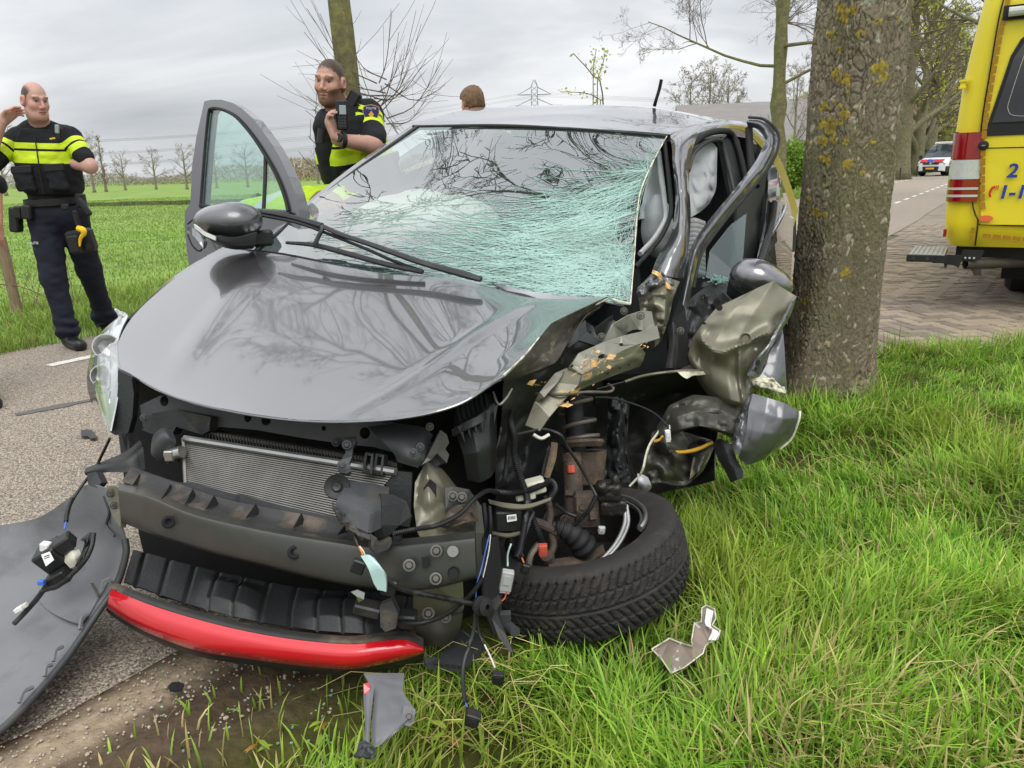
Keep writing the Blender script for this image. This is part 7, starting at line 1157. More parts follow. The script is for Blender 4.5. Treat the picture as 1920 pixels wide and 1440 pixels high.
Vm, Fm = sdf_mesh(lambda P: smax(smin(d_ell(P, mc2, (.112, .085, .062), R2), d_ell(P, mc2 - R2[0] * .035 + R2[2] * .012, (.075, .085, .055), R2), .02), ((P - mc2) @ R2[1]) - .04, .02), mc2 - .2, mc2 + .2, .006); lm = mobj('wing_mirror', Vm, Fm, 'car_paint', ldoor)
sheet('mirror_foot', [[(1378,500,2.62),(1386,515,2.60),(1390,545,2.60)], [(1368,520,2.66),(1376,540,2.64),(1384,560,2.63)], [(1362,550,2.7),(1372,562,2.68),(1384,575,2.66)]], 'black_plastic', lm, 8, 8, .02)
# rear door and quarter
rear = sheet('rear_door', [[(1445,300,3.35),(1462,330,3.7),(1478,375,4.2),(1488,410,4.6)], [(1440,400,3.2),(1455,420,3.5),(1474,440,4.0),(1486,455,4.4)], [(1425,480,3.05),(1445,490,3.35),(1470,500,3.9),(1484,505,4.3)], [(1410,560,2.95),(1440,565,3.25),(1468,570,3.8),(1482,575,4.2)], [(1405,720,2.95),(1435,700,3.2),(1465,680,3.8),(1480,670,4.2)]], 'car_paint', nu=24, nv=20, th=.01)
pl8('rear_window', [(1443,292,3.30),(1458,320,3.6),(1474,368,4.1),(1478,392,4.2),(1466,398,3.7),(1452,425,3.4),(1440,440,3.18),(1438,400,3.15)], 'rear_tint', rear, th=.004); wire('belt_trim', [(1434,452,3.1),(1452,432,3.38),(1468,402,3.68),(1474,385,3.9)], .008, 'chrome', rear, 6); wire('belt_trim', [(1415,520,2.95),(1432,470,3.05),(1446,420,3.2),(1452,380,3.3)], .014, 'black_plastic', rear, 6); sheet('quarter_panel', [[(1440,260,4.2),(1463,298,4.3),(1482,345,4.5),(1497,395,4.7)], [(1436,285,4.1),(1454,318,4.2),(1472,365,4.35),(1488,425,4.55)]], 'car_paint', rear, 8, 20, .02); sheet('cabin_dark', [[(1425,270,4.25),(1462,310,4.6),(1492,390,4.95)], [(1420,480,4.2),(1460,480,4.5),(1494,470,4.9)]], 'fabric_dark', rear, 5, 6, .02); sheet('door_skin', [[(1452,425,3.38),(1466,398,3.68),(1488,408,4.5)], [(1445,470,3.3),(1462,450,3.62),(1486,455,4.4)]], 'car_paint_side', rear, 8, 10, .006)  # opaque dark sheet behind the rear glass stands in for the shaded cabin
# cabin
sheet('dashboard', [[(480,480,3.05),(700,520,2.85),(950,540,2.70),(1180,545,2.62)], [(540,470,3.4),(720,480,3.2),(950,480,3.05),(1180,480,2.95)], [(560,520,3.5),(720,530,3.3),(950,520,3.1),(1200,510,3.0)], [(560,640,3.4),(720,640,3.2),(950,620,3.0),(1200,600,2.9)]], 'fabric_dark', nu=16, nv=24, th=.01)
sheet('far_door_lining', [[(500,470,3.3),(640,380,3.9),(760,320,4.6)], [(520,600,3.3),(660,520,3.9),(780,450,4.6)]], 'fabric_dark', nu=8, nv=12, th=.02); sheet('tailgate_inside', [[(960,240,5.1),(1130,235,4.95),(1300,245,4.8),(1400,262,4.5)], [(940,330,5.1),(1130,330,5.0),(1300,330,4.85),(1440,340,4.5)], [(920,520,5.0),(1130,520,4.95),(1300,520,4.8),(1450,520,4.45)]], 'fabric_dark', nu=8, nv=12, th=.02); sheet('cabin_floor', [[(500,640,3.2),(900,700,2.8),(1250,700,2.6)], [(800,560,4.6),(1050,560,4.5),(1420,560,4.0)]], 'void_black', nu=6, nv=8, th=.02); sheet('cabin_dark_sheet', [[(1262,520,3.2),(1330,510,3.35),(1410,500,3.5)], [(1262,640,3.1),(1330,640,3.2),(1410,640,3.4)]], 'fabric_dark', nu=5, nv=6, th=.02); sheet('headliner', [[(800,250,3.5),(1000,240,3.25),(1270,262,3.1)], [(960,228,4.6),(1140,222,4.4),(1380,250,4.1)]], 'fabric_grey', nu=6, nv=8, th=.01)  # dark sheet added between the pillars in place of cabin shade
sheet('side_lining', [[(700,330,4.0),(800,262,4.4),(880,240,4.8),(965,240,5.12)], [(700,350,4.0),(800,300,4.4),(880,285,4.8),(965,280,5.12)]], 'rear_glass', nu=6, nv=12, th=0); sheet('side_lining', [[(690,360,3.95),(800,310,4.4),(880,290,4.8),(965,285,5.12)], [(690,560,3.95),(800,540,4.4),(880,530,4.8),(965,520,5.1)]], 'fabric_dark', nu=6, nv=12, th=.02); wire('centre_post', [(720,300,4.1),(735,330,4.1),(750,400,4.05)], .04, 'fabric_dark')
def seat(cx_, cy_, d, nm):
    c = at(cx_, cy_, d); fw = nrm([-.34, -.94, 0]); lf = nrm([.94, -.34, 0]); Rm = np.array([lf, fw, [0, 0, 1.0]]); f = lambda P: smin(smin(d_box(P, c + [0, 0, .0] - fw * .1, (.24, .075, .32), .06, Rm), d_box(P, c - [0, 0, .36] + fw * .18, (.25, .28, .09), .06, Rm), .05), d_box(P, c + [0, 0, .42] - fw * .13, (.13, .05, .09), .04, Rm), .03); Vs, Fs = sdf_mesh(f, c - [.6, .6, .6], c + [.6, .6, .62], .022); return mobj(nm, Vs, Fs, 'fabric_dark', car)
s1 = seat(1150, 560, 3.7, 'front_seat'); s2 = seat(850, 540, 3.95, 'front_seat')
mb = MB()
for k in range(12): y0 = 418 + 8.5 * k; mb.tube([at(1290, y0, 2.92 - .006 * k), at(1302, y0 - 2, 2.90 - .006 * k), at(1318, y0 + 2, 2.93 - .006 * k)], .014, 6, res=6)
tag(mb.build('ribbed_side', 'fabric_grey', s1, angle=60), kind='stuff'); sheet('seat_side', [[(1284,412,2.96),(1302,408,2.93),(1320,414,2.97)], [(1282,470,2.92),(1304,470,2.90),(1320,470,2.94)], [(1280,520,2.88),(1300,520,2.87),(1316,520,2.9)]], 'fabric_grey', s1, 12, 10, .01)
# airbags
def airbag(name, c, r, R, m, seed, h=.012, wr=.012):
    c = A3(c); V_, F_ = sdf_mesh(lambda P: d_ell(P, c, r, R) + wr * fbm((P - c) * 7 + seed, 3) + wr * .5 * np.abs(vnoise((P - c) * [9, 9, 22] + seed)), c - max(r) * 1.25, c + max(r) * 1.25, h); return mobj(name, V_, F_, m, car)
R_a = np.array([nrm([.94, -.34, 0]), nrm([.34, .94, 0]), [0, 0, 1.0]])
airbag('airbag', at(790, 425, 3.30), (.36, .20, .15), R_a, 'airbag', 3); airbag('airbag', at(1090, 470, 2.98), (.17, .12, .13), R_a, 'airbag', 8); airbag('airbag', at(1232, 425, 2.98), (.06, .10, .13), R_a, 'airbag_grey', 11, .008, .01)
sheet('curtain_airbag', [[(1288,300,3.10),(1310,272,3.18),(1335,268,3.24),(1345,278,3.26)], [(1286,335,3.04),(1306,325,3.10),(1330,320,3.18),(1344,320,3.24)], [(1286,375,3.0),(1304,372,3.04),(1326,365,3.12),(1342,355,3.2)], [(1288,412,2.98),(1300,405,3.0),(1316,395,3.08),(1330,382,3.16)]], 'airbag_grey', nu=30, nv=24, th=.01, f=view_crumple(.045, 9, 26)); sheet('curtain_airbag', [[(1215,330,3.05),(1230,300,3.12),(1240,290,3.15)], [(1206,370,2.98),(1228,360,3.04),(1246,360,3.08)], [(1200,410,2.92),(1222,410,2.96),(1246,405,3.02)]], 'airbag_grey', nu=16, nv=12, th=.008, f=view_crumple(.03, 10, 27))
mb = MB(); mb.lathe(at(1080, 455, 2.92), nrm([-.3, -.8, .5]), [(.175 + .014 * cos(q), .014 * sin(q)) for q in np.linspace(0, 2 * pi, 10)], 36); mb.build('steering_wheel', 'rubber', car)
# ---------------------------------------------------------------- wiring
harness = wire('wiring_harness', [(962,770,1.98),(958,790,1.96),(965,820,1.93),(964,850,1.92),(972,885,1.92),(985,920,1.92),(990,945,1.93),(996,965,1.94),(1010,1000,1.94),(1016,1018,1.94)], .0085, 'cable_black', None, 8, 60, ribs=1)
for pts, r, m, rb in [([(958,800,1.96),(954,830,1.95),(950,870,1.95),(945,900,1.96),(930,920,1.96)], .007, 'cable_black', 1), ([(925,922,1.95),(960,925,1.92),(990,920,1.92),(1015,910,1.94),(1032,902,1.96),(1040,915,1.98),(1030,935,2.0)], .008, 'cable_black', 1), ([(740,1000,1.65),(780,992,1.64),(820,985,1.65),(860,965,1.70),(890,935,1.76),(915,920,1.86),(935,925,1.92)], .0055, 'cable_black', 1), ([(966,815,1.94),(990,810,1.97),(1020,805,1.99),(1050,815,1.98),(1062,835,2.0),(1085,870,2.02),(1105,905,2.03),(1118,930,2.02)], .0045, 'cable_black', 0), ([(1115,745,2.1),(1150,747,2.15),(1200,762,2.2),(1230,778,2.22),(1252,800,2.22)], .0032, 'cable_black', 0), ([(1118,930,2.02),(1105,955,2.02),(1090,972,2.03),(1075,985,2.04)], .006, 'cable_black', 0), ([(1005,738,2.04),(1050,740,2.0),(1100,735,2.04),(1140,735,2.1),(1150,728,2.12),(1140,720,2.14)], .004, 'spring_steel', 0), ([(925,735,2.0),(935,758,1.96),(950,745,1.97),(960,728,1.98)], .003, 'cable_white', 0), ([(990,940,1.92),(984,985,1.9),(975,1030,1.88),(968,1045,1.87)], .008, 'cable_black', 0), ([(1000,960,1.93),(985,1000,1.90),(976,1030,1.89),(980,1045,1.88)], .005, 'cable_black', 0), ([(907,945,1.86),(910,980,1.82),(905,1010,1.80),(908,1040,1.80)], .006, 'cable_black', 1), ([(918,950,1.86),(920,985,1.82),(917,1010,1.80)], .005, 'cable_black', 1),
    ([(918,1002,1.80),(912,1025,1.79),(904,1060,1.78),(900,1075,1.77),(894,1095,1.76),(892,1120,1.75)], .0016, 'cable_blue', 0), ([(920,1002,1.80),(917,1030,1.79),(912,1055,1.78),(905,1085,1.77)], .0014, 'cable_white', 0), ([(660,980,1.66),(665,1005,1.65),(672,1025,1.64)], .004, 'cable_black', 0), ([(671,1022,1.64),(676,1030,1.638),(680,1040,1.636)], .0022, 'cable_orange', 0), ([(674,1024,1.64),(681,1033,1.636),(684,1040,1.636)], .0016, 'cable_white', 0), ([(715,1075,1.62),(735,1095,1.62),(760,1107,1.63),(800,1115,1.65),(850,1125,1.68),(885,1132,1.70)], .0062, 'cable_black', 0), ([(745,1168,1.70),(790,1168,1.68),(830,1155,1.68),(860,1135,1.70),(885,1112,1.72),(905,1085,1.75)], .0055, 'cable_black', 1), ([(892,1140,1.70),(888,1180,1.70),(880,1210,1.69),(870,1245,1.67),(868,1280,1.64),(872,1318,1.60)], .0048, 'cable_black', 0), ([(873,1318,1.60),(878,1330,1.59),(882,1340,1.58)], .0018, 'cable_blue', 0), ([(893,1150,1.72),(898,1185,1.72),(908,1210,1.71)], .004, 'cable_black', 0), ([(908,1208,1.71),(918,1228,1.69),(928,1252,1.67)], .0022, 'cable_white', 0), ([(958,1020,1.84),(952,1040,1.82),(952,1062,1.80)], .0025, 'board_green', 0), ([(950,1108,1.79),(946,1122,1.79),(935,1130,1.78)], .002, 'conn_red', 0), ([(870,1130,1.70),(885,1132,1.70),(900,1130,1.70),(920,1138,1.72)], .004, 'cable_white', 0), ([(978,1045,1.88),(984,1060,1.88)], .002, 'cable_orange', 0), ([(1000,815,1.96),(1015,822,1.965),(1030,815,1.97)], .005, 'cable_white', 0), ([(1255,797,2.22),(1256,805,2.215)], .002, 'cable_white', 0), ([(135,935,2.02),(126,960,1.98),(124,978,1.96)], .006, 'cable_black', 0), ([(124,978,1.96),(121,992,1.95)], .003, 'cable_blue', 0), ([(940,800,1.98),(935,830,1.97),(925,850,1.97)], .004, 'cable_black', 0), ([(1030,835,2.0),(1020,870,2.0),(1015,900,2.0)], .005, 'cable_black', 0), ([(905,900,1.96),(915,870,1.97),(930,860,1.98)], .006, 'cable_black', 0), ([(1040,945,2.04),(1060,960,2.06),(1080,968,2.06)], .006, 'cable_black', 0)]:
    wire('cable', pts, r, m, harness if r < .003 else None, 6, None, rb)
mb = MB(); p = at(902, 1136, 1.70); mb.lathe(p, nrm([.7, -.6, .2]), [(.006, -.012), (.02, -.008), (.022, 0), (.012, .004), (.012, .014), (.020, .016), (.006, .02)], 20); mb.build('grommet', 'rubber', car, angle=40)
pl8('cable_clip', [(915,1130,1.74),(935,1115,1.74),(940,1130,1.73),(930,1145,1.72),(948,1190,1.70),(962,1222,1.68),(956,1224,1.68),(935,1195,1.70),(922,1160,1.72)], 'black_plastic', th=.008); mb = MB(); mb.cyl(at(957, 1177, 1.74), nrm([.4, -.8, .1]), .012, .05, 14); mb.box(at(948, 1165, 1.75), (.012, .01, .022), None); mb.build('lamp_socket', 'grey_plastic', car, angle=40)
def connector(c, half, m, rot, nm='connector', par=None):
    o = blk(nm, c, half, m, par, rot, .002); mb = MB(); R = np.array(Matrix.Rotation(rot[2], 3, 'Z') @ Matrix.Rotation(rot[1], 3, 'Y') @ Matrix.Rotation(rot[0], 3, 'X')).T; p = at(*c); mb.box(p - R[1] * half[1] + R[2] * half[2] * .2, (half[0] * .6, .0025, half[2] * .45), R); mb.box(p - R[2] * half[2] * .95, (half[0] * .8, half[1] * .8, half[2] * .25), R); mb.build('connector_latch', m, o, angle=30); return o
connector((950,1088,1.79), (.014, .010, .025), 'conn_grey', (0, .2, 0)); connector((1018,1030,1.93), (.011, .009, .014), 'conn_red', (0, 0, 0)); connector((985,1066,1.87), (.010, .007, .012), 'black_plastic', (0, .3, 0)); connector((934,1270,1.66), (.013, .008, .014), 'black_plastic', (.2, .1, 0)); connector((1252,816,2.21), (.008, .006, .016), 'label_white', (0, -.1, 0)); connector((1128,993,2.02), (.009, .006, .009), 'conn_grey', (0, .1, 0)); connector((885,1345,1.58), (.016, .014, .013), 'black_plastic', (0, .4, 0)); connector((745,1005,1.66), (.01, .008, .01), 'black_plastic', (0, 0, .2))
box_ = blk('relay_box', (953,973,1.93), (.034, .02, .027), 'black_plastic', None, (0, .05, .1), .004); pl8('label', [(950,966,1.898),(968,964,1.90),(969,976,1.90),(951,979,1.898)], 'label_white', box_, th=.001)
for k in range(6): pl8('label_print', [(953+2.4*k,968.5-.3*k,1.8965),(954.2+2.4*k,968.4-.3*k,1.8965),(954.4+2.4*k,974.5-.3*k,1.8965),(953.2+2.4*k,974.6-.3*k,1.8965)], 'label_print', box_, th=.0005)
sheet('box_bracket', [[(915,936,1.93),(950,943,1.90),(990,945,1.90),(1034,932,1.94)], [(918,944,1.92),(950,952,1.89),(990,952,1.89),(1032,938,1.93)]], 'olive_primer', nu=5, nv=20, th=.005); sheet('box_bracket', [[(922,996,1.92),(950,1000,1.90),(975,996,1.91)], [(924,1002,1.91),(950,1006,1.89),(975,1001,1.90)]], 'olive_primer', nu=4, nv=10, th=.004); blk('fuse_cover', (1000,912,1.96), (.03, .02, .018), mat('cream_plastic', rgb(206, 204, 186), .5, var=.08), None, (0, -.2, .1), .005); blk('fuse_cover', (985,928,1.94), (.025, .012, .012), 'cream_plastic', None, (0, -.1, .1), .004)
ctl = sheet('sensor_board', [[(676,1042,1.615),(690,1040,1.61),(702,1046,1.61)], [(690,1065,1.60),(708,1058,1.60),(718,1068,1.60)], [(700,1092,1.60),(715,1085,1.60),(724,1090,1.60)], [(708,1106,1.60),(718,1108,1.60),(724,1110,1.60)]], 'board_green', nu=12, nv=8, th=.012); blk('sensor_plug', (672,1062,1.62), (.014, .008, .016), 'black_plastic', ctl, (0, .4, 0), .003); blk('sensor_clip', (730,1100,1.63), (.016, .01, .018), 'black_plastic', ctl, (0, .3, 0), .003); pl8('sensor_foam', [(712,1135,1.66),(735,1125,1.66),(746,1150,1.66),(742,1178,1.66),(722,1185,1.66),(713,1175,1.66)], 'dirty_plastic', th=.03); pl8('foil_scrap', [(658,1110,1.64),(670,1106,1.64),(684,1112,1.64),(682,1124,1.64),(672,1130,1.65),(668,1118,1.64)], 'silver', th=.002)
blk('lamp_holder', (690,1140,1.68), (.03, .02, .012), 'black_plastic', None, (0, .3, 0), .004); blk('lamp_holder', (765,1160,1.72), (.02, .02, .016), 'black_plastic', None, (0, .1, 0), .004)
pl8('mud_flap', [(905,1010,1.86),(935,1005,1.9),(942,1080,1.9),(940,1180,1.86),(925,1190,1.84),(908,1140,1.82)], 'rubber', th=.006)
mb = MB(); P = catmull([at(1040, 830, 2.02), at(1035, 860, 2.02), at(1025, 895, 2.02)], 8); mb.tube(P, [.010, .012, .009], 6); mb.build('broken_twig', mat('dead_wood', rgb(120, 104, 84), .9, var=.3, vs=40, bump=1, bs=100), car)
# ================================================================== LOOSE PIECES
bc = thing('bumper_cover', 'torn-off grey plastic bumper cover lying inside-up beside the car', 'bumper', gnd(60, 1330))
sheet('cover_shell', [[(-240,1005,2.32),(-80,993,2.26),(0,985,2.22),(70,971,2.16),(120,940,2.12),(163,909,2.06),(196,915,2.01)], [(-240,1110,2.14),(-80,1100,2.12),(0,1080,2.13),(75,1050,2.14),(140,1010,2.14),(190,985,2.09),(226,985,2.0)], [(-240,1200,1.98),(-80,1180,1.97),(0,1155,2.0),(72,1112,2.05),(140,1065,2.10),(195,1030,2.09),(236,1020,2.0)], [(-240,1330,1.80),(-80,1300,1.80),(0,1262,1.85),(66,1205,1.92),(130,1140,2.0),(186,1085,2.04),(235,1040,1.99)], [(-240,1460,1.64),(-80,1420,1.66),(0,1366,1.71),(60,1306,1.78),(120,1236,1.86),(175,1158,1.94),(219,1096,1.98)]], 'bumper_inner', bc, 40, 70, .004, view_crumple(.012, 4, 30))
wire('cover_edge', [(-240,1465,1.635),(-80,1424,1.655),(0,1370,1.705),(60,1310,1.775),(120,1240,1.855),(150,1198,1.90),(187,1143,1.945),(218,1098,1.975),(236,1040,1.985),(234,1010,1.99)], .009, 'grey_plastic', bc, 7, 70)
for k, (a, b) in enumerate([((36,1318,1.745),(62,1288,1.785)),((84,1268,1.80),(98,1246,1.83)),((100,1240,1.83),(118,1212,1.865)),((150,1180,1.90),(165,1152,1.935)),((190,1110,1.96),(206,1085,1.975))]): wire('edge_tab', [a, ((a[0]+b[0])/2-4, (a[1]+b[1])/2-6, (a[2]+b[2])/2), b], .005, 'bumper_inner', bc, 5)
sheet('fog_recess', [[(60,1105,2.03),(90,1080,2.06),(130,1060,2.09),(165,1050,2.10)], [(85,1140,2.0),(115,1110,2.04),(150,1085,2.08),(180,1075,2.07)], [(120,1160,1.95),(145,1140,1.98),(170,1110,2.02),(192,1085,2.03)], [(150,1170,1.92),(168,1150,1.95),(184,1120,1.98),(205,1085,2.0)]], 'bumper_inner', bc, 14, 14, .004)
wire('cover_rib', [(195,930,2.02),(205,960,2.02),(200,985,2.04),(215,1005,2.0)], .004, 'grey_plastic', bc, 5); pl8('spring_clip', [(169,1093,2.0),(175,1093,2.0),(186,1116,1.97),(182,1118,1.97)], 'bolt_steel', bc, th=.004)
asm = thing('fog_lamp_module', 'black fog lamp wiring module with white label lying on the loose bumper cover', 'car part', gnd(110, 1200))
b0 = blk('housing', (100,1040,1.97), (.034, .03, .030), 'black_plastic', asm, (.3, -.5, 0), .005); blk('socket', (122,1018,1.95), (.022, .02, .018), 'black_plastic', asm, (.2, -.5, .3), .004); blk('lower_box', (112,1082,1.96), (.030, .02, .018), 'black_plastic', asm, (.2, -.5, 0), .004)
pl8('label', [(77,1040,1.925),(93,1034,1.925),(101,1050,1.92),(86,1062,1.92)], 'label_white', b0, th=.001)
for k in range(4): pl8('label_print', [(82+.5*k,1043.5+3.6*k,1.9225),(92+1.2*k,1039.5+3.6*k,1.9225),(92.6+1.2*k,1041+3.6*k,1.9225),(82.6+.5*k,1045+3.6*k,1.9225)], 'label_print', b0, th=.0004)
sheet('lamp_shell', [[(116,1045,1.96),(132,1032,1.95),(148,1030,1.96)], [(122,1055,1.95),(138,1045,1.93),(152,1040,1.95)], [(132,1066,1.95),(142,1060,1.94),(152,1050,1.95)]], 'cream_plastic', asm, 8, 8, .004)
sheet('lamp_bracket', [[(150,1012,1.98),(165,1000,1.98),(172,998,1.98)], [(158,1020,1.95),(168,1010,1.94),(176,1005,1.96)], [(140,1062,1.93),(158,1048,1.93),(175,1015,1.95)], [(122,1085,1.93),(138,1075,1.93),(150,1062,1.94)]], 'black_plastic', asm, 14, 10, .008, view_crumple(.01, 40, 31))
wire('bracket_edge', [(176,1000,1.95),(172,1025,1.93),(160,1050,1.92),(140,1072,1.92),(110,1098,1.92),(88,1105,1.93),(76,1110,1.93)], .006, 'black_plastic', asm, 6); wire('mount_strip', [(86,1100,1.93),(70,1122,1.94),(50,1145,1.94),(26,1170,1.93)], .007, 'black_plastic', asm, 6); blk('blue_plug', (78,1092,1.93), (.008, .006, .006), 'cable_blue', asm, (0, 0, 0), .001); blk('white_clip', (86,1025,1.95), (.012, .01, .012), 'label_white', asm, (0, .2, 0), .003); blk('white_clip', (36,1142,1.92), (.011, .008, .006), 'label_white', asm, (0, -.5, 0), .002); blk('white_clip', (47,1135,1.92), (.006, .006, .006), 'cream_plastic', asm, (0, -.5, 0), .002)
# broken bracket plate in the grass below the lip
bp = thing('broken_bracket', 'broken grey bracket plate with red chip standing in the grass below the lip', 'car part', gnd(735, 1400))
sheet('plate', [[(682,1262,1.64),(715,1262,1.65),(745,1262,1.66),(758,1262,1.665)], [(700,1300,1.585),(722,1300,1.59),(745,1300,1.60),(757,1300,1.60)], [(698,1345,1.53),(722,1342,1.535),(748,1335,1.54),(775,1330,1.55)], [(696,1380,1.49),(718,1372,1.495),(738,1362,1.50),(752,1360,1.505)], [(702,1402,1.47),(712,1398,1.475),(725,1385,1.48),(740,1370,1.49)]], 'bumper_inner', bp, 24, 16, .004, view_crumple(.006, 14, 32))
pl8('tab', [(757,1322,1.55),(772,1326,1.55),(779,1330,1.55),(776,1356,1.53),(768,1362,1.52),(752,1358,1.515)], 'bumper_inner', bp, th=.004); bolt((767,1344,1.53), .008, bp); sheet('folded_edge', [[(681,1285,1.60),(690,1280,1.59),(702,1284,1.585)], [(682,1320,1.55),(690,1318,1.54),(698,1322,1.54)], [(684,1360,1.50),(690,1358,1.49),(694,1362,1.49)], [(682,1395,1.46),(688,1393,1.455),(692,1396,1.455)]], 'bumper_inner', bp, 20, 8, .004); pl8('red_chip', [(682,1282,1.575),(692,1279,1.575),(694,1292,1.57),(687,1302,1.565),(683,1300,1.565)], 'red_paint', bp, th=.003); sheet('foot', [[(672,1392,1.45),(682,1388,1.45),(690,1392,1.45),(702,1400,1.46)], [(668,1410,1.435),(680,1402,1.43),(690,1408,1.43),(704,1412,1.44)], [(662,1416,1.43),(676,1418,1.42),(690,1424,1.42),(698,1415,1.43)]], 'grey_plastic', bp, 10, 12, .005, view_crumple(.012, 40, 33)); pl8('slot', [(707,1308,1.578),(716,1316,1.57),(712,1322,1.568),(704,1314,1.575)], 'void_black', bp, th=.003)
# silver-brown fragment in the grass
fr = thing('body_fragment', 'torn silver-brown piece of bodywork lying in the grass right of the wheel', 'car part', gnd(1290, 1230))
mb = MB(); oz = lambda x, y, z_: gnd(x, y, z_ + .05); ol = [(1222,1217,.07),(1255,1197,.085),(1275,1205,.09),(1298,1212,.095),(1297,1200,.10),(1302,1168,.12),(1315,1166,.12),(1316,1140,.13),(1325,1135,.13),(1340,1142,.13),(1342,1160,.125),(1335,1172,.12),(1350,1182,.115),(1346,1198,.11),(1330,1205,.10),(1322,1212,.095),(1318,1225,.09),(1298,1240,.08),(1282,1252,.07),(1258,1262,.06),(1250,1250,.062),(1240,1235,.065)]
mb.plate([oz(*p) for p in ol], .004); pc = mb.build('panel', mat('frag_brown', rgb(140, 126, 114), .45, metal=.35, coat=.3, var=.2, vs=18, col2=rgb(216, 216, 216), c2s=22, c2lo=.6, c2hi=.64), fr, smooth=False); mb = MB(); mb.tube([oz(x, y, z_ + .004) for x, y, z_ in ol + ol[:1]], .0018, 5); mb.build('torn_rim', 'torn_edge', pc); mb = MB(); mb.patch([[oz(1325,1140,.135), oz(1338,1146,.135)], [oz(1322,1170,.13), oz(1332,1172,.13)], [oz(1335,1180,.125), oz(1348,1186,.12)], [oz(1328,1200,.115), oz(1342,1200,.115)]], 14, 6, .003, 0, view_crumple(.008, 50, 34)); mb.build('torn_foil', mat('frag_white', rgb(216, 214, 210), .5, var=.15, vs=30), pc)
for i, (pts, m, lb) in enumerate([([(152,806),(162,805),(172,806),(177,812),(183,820),(170,822),(164,817),(152,818)], 'grey_plastic', 'small grey plastic shard on the asphalt below the headlight'), ([(315,1286),(322,1279),(335,1278),(345,1282),(340,1292),(328,1294),(318,1293)], 'black_plastic', 'small black plastic shard on the muddy road edge')]):
    mb = MB(); mb.plate([gnd(x, y, .035) for x, y in pts], .006); tag(mb.build('shard', m, smooth=False), lb, 'debris', 'small shards on the ground')
mb = MB(); rs = np.random.RandomState(9)
for k in range(60): p = gnd(rs.uniform(300, 640), rs.uniform(1230, 1420), .025); mb.box(p, (.003, .002, .0015), np.linalg.qr(rs.normal(0, 1, (3, 3)))[0])
tag(mb.build('glass_crumbs', 'crack_dense'), 'tiny pale glass crumbs scattered over the mud', 'glass', kind='stuff')
cl = gnd(222, 602, .05); Vc, Fc = sdf_mesh(lambda P: d_ell(P, cl + [0, 0, .03], (.10, .06, .055)) + .03 * fbm((P - cl) * 22, 3), cl - .16, cl + .2, .008); tag(mobj('white_cloth', Vc, Fc, mat('cloth_white', rgb(226, 226, 226), .8, var=.08)), 'crumpled white cloth in the grass behind the headlight', 'cloth')
# ================================================================== PEOPLE
mat('skin', (.5, .3, .22), .5, attr='Col', var=.06, vs=30, spec=.35, bump=.1, bs=200); mat('uniform', rgb(28, 31, 42), .85, attr='Col', var=.12, vs=20, bump=.5, bs=120, spec=.3); mat('hivis', rgb(206, 232, 34), .6, var=.08, vs=12, bump=.3, bs=60); mat('boot', rgb(24, 24, 26), .4, var=.2, vs=20, bump=.3, bs=90); mat('hair_short', rgb(78, 62, 50), .8, var=.3, vs=90, bump=1.2, bs=260); mat('hair_brown', rgb(116, 88, 62), .65, var=.35, vs=40, bump=1.5, bs=120, stretch=(1, 1, .3)); mat('gear_black', rgb(26, 26, 28), .55, var=.2, vs=30, bump=.3, bs=120); mat('eye_white', rgb(140, 122, 114), .4); mat('iris', rgb(64, 62, 58), .2); mat('gear_yellow', rgb(240, 196, 30), .45, var=.08); mat('screen', rgb(150, 160, 164), .2); mat('badge_blue', rgb(30, 42, 92), .7); mat('badge_gold', rgb(226, 160, 44), .6)
NAVY, BLACK, HIVIS, SILV = (np.array(rgb(*c)) for c in ((30, 33, 46), (29, 30, 34), (206, 232, 34), (190, 194, 196)))
def frame(f, up=(0, 0, 1)):
    f = nrm(f); r = nrm(np.cross(f, up)); return r, f, np.cross(r, f)
def near(P, c, r, f):
    d = np.linalg.norm(P - c, axis=1) - r; m_ = d < .03; o = np.maximum(d, .03) + .0
    if m_.any(): o[m_] = f(P[m_])
    return o
FAT = [.6]
def head_sdf(P, c, B, s):
    r, f, u = B; Q = np.stack([(P - c) @ r, (P - c) @ f, (P - c) @ u], -1) / s; Q[:, 0] /= .93; X = Q.copy(); X[:, 0] = np.abs(X[:, 0])
    d = d_ell(Q, (0, -.012, .03), (.074, .096, .092)); d = smin(d, d_ell(Q, (0, .02, -.045), (.057, .073, .072)), .03); d = smin(d, d_ell(Q, (0, .066, -.092), (.03, .026, .024)), .03); d = smin(d, d_ell(X, (.03, .02, -.085), (.03 * FAT[0], .05 * FAT[0], .035 * FAT[0])), .03); d = smin(d, d_ell(X, (.038, .056, -.020), (.026, .028, .026)), .025); d = smin(d, d_cap(X, (0, .088, .030), (.046, .073, .034), .010, .009), .014)
    d = smax(d, -d_ell(X, (.033, .104, .007), (.019, .017, .0085)), .008); d = smin(d, d_cap(Q, (0, .090, .016), (0, .111, -.022), .008, .012), .012); d = smin(d, d_ell(X, (.011, .100, -.028), (.010, .012, .008)), .006)
    d = smin(d, d_cap(X, (0, .096, -.054), (.020, .086, -.057), .006, .004), .006); d = smin(d, d_cap(X, (0, .094, -.065), (.017, .085, -.066), .007, .004), .006); d = smin(d, smax(d_ell(X, (.079, -.012, .0), (.014, .026, .036)), -d_ell(X, (.092, -.004, .002), (.010, .012, .020)), .006), .006); return d * s, Q
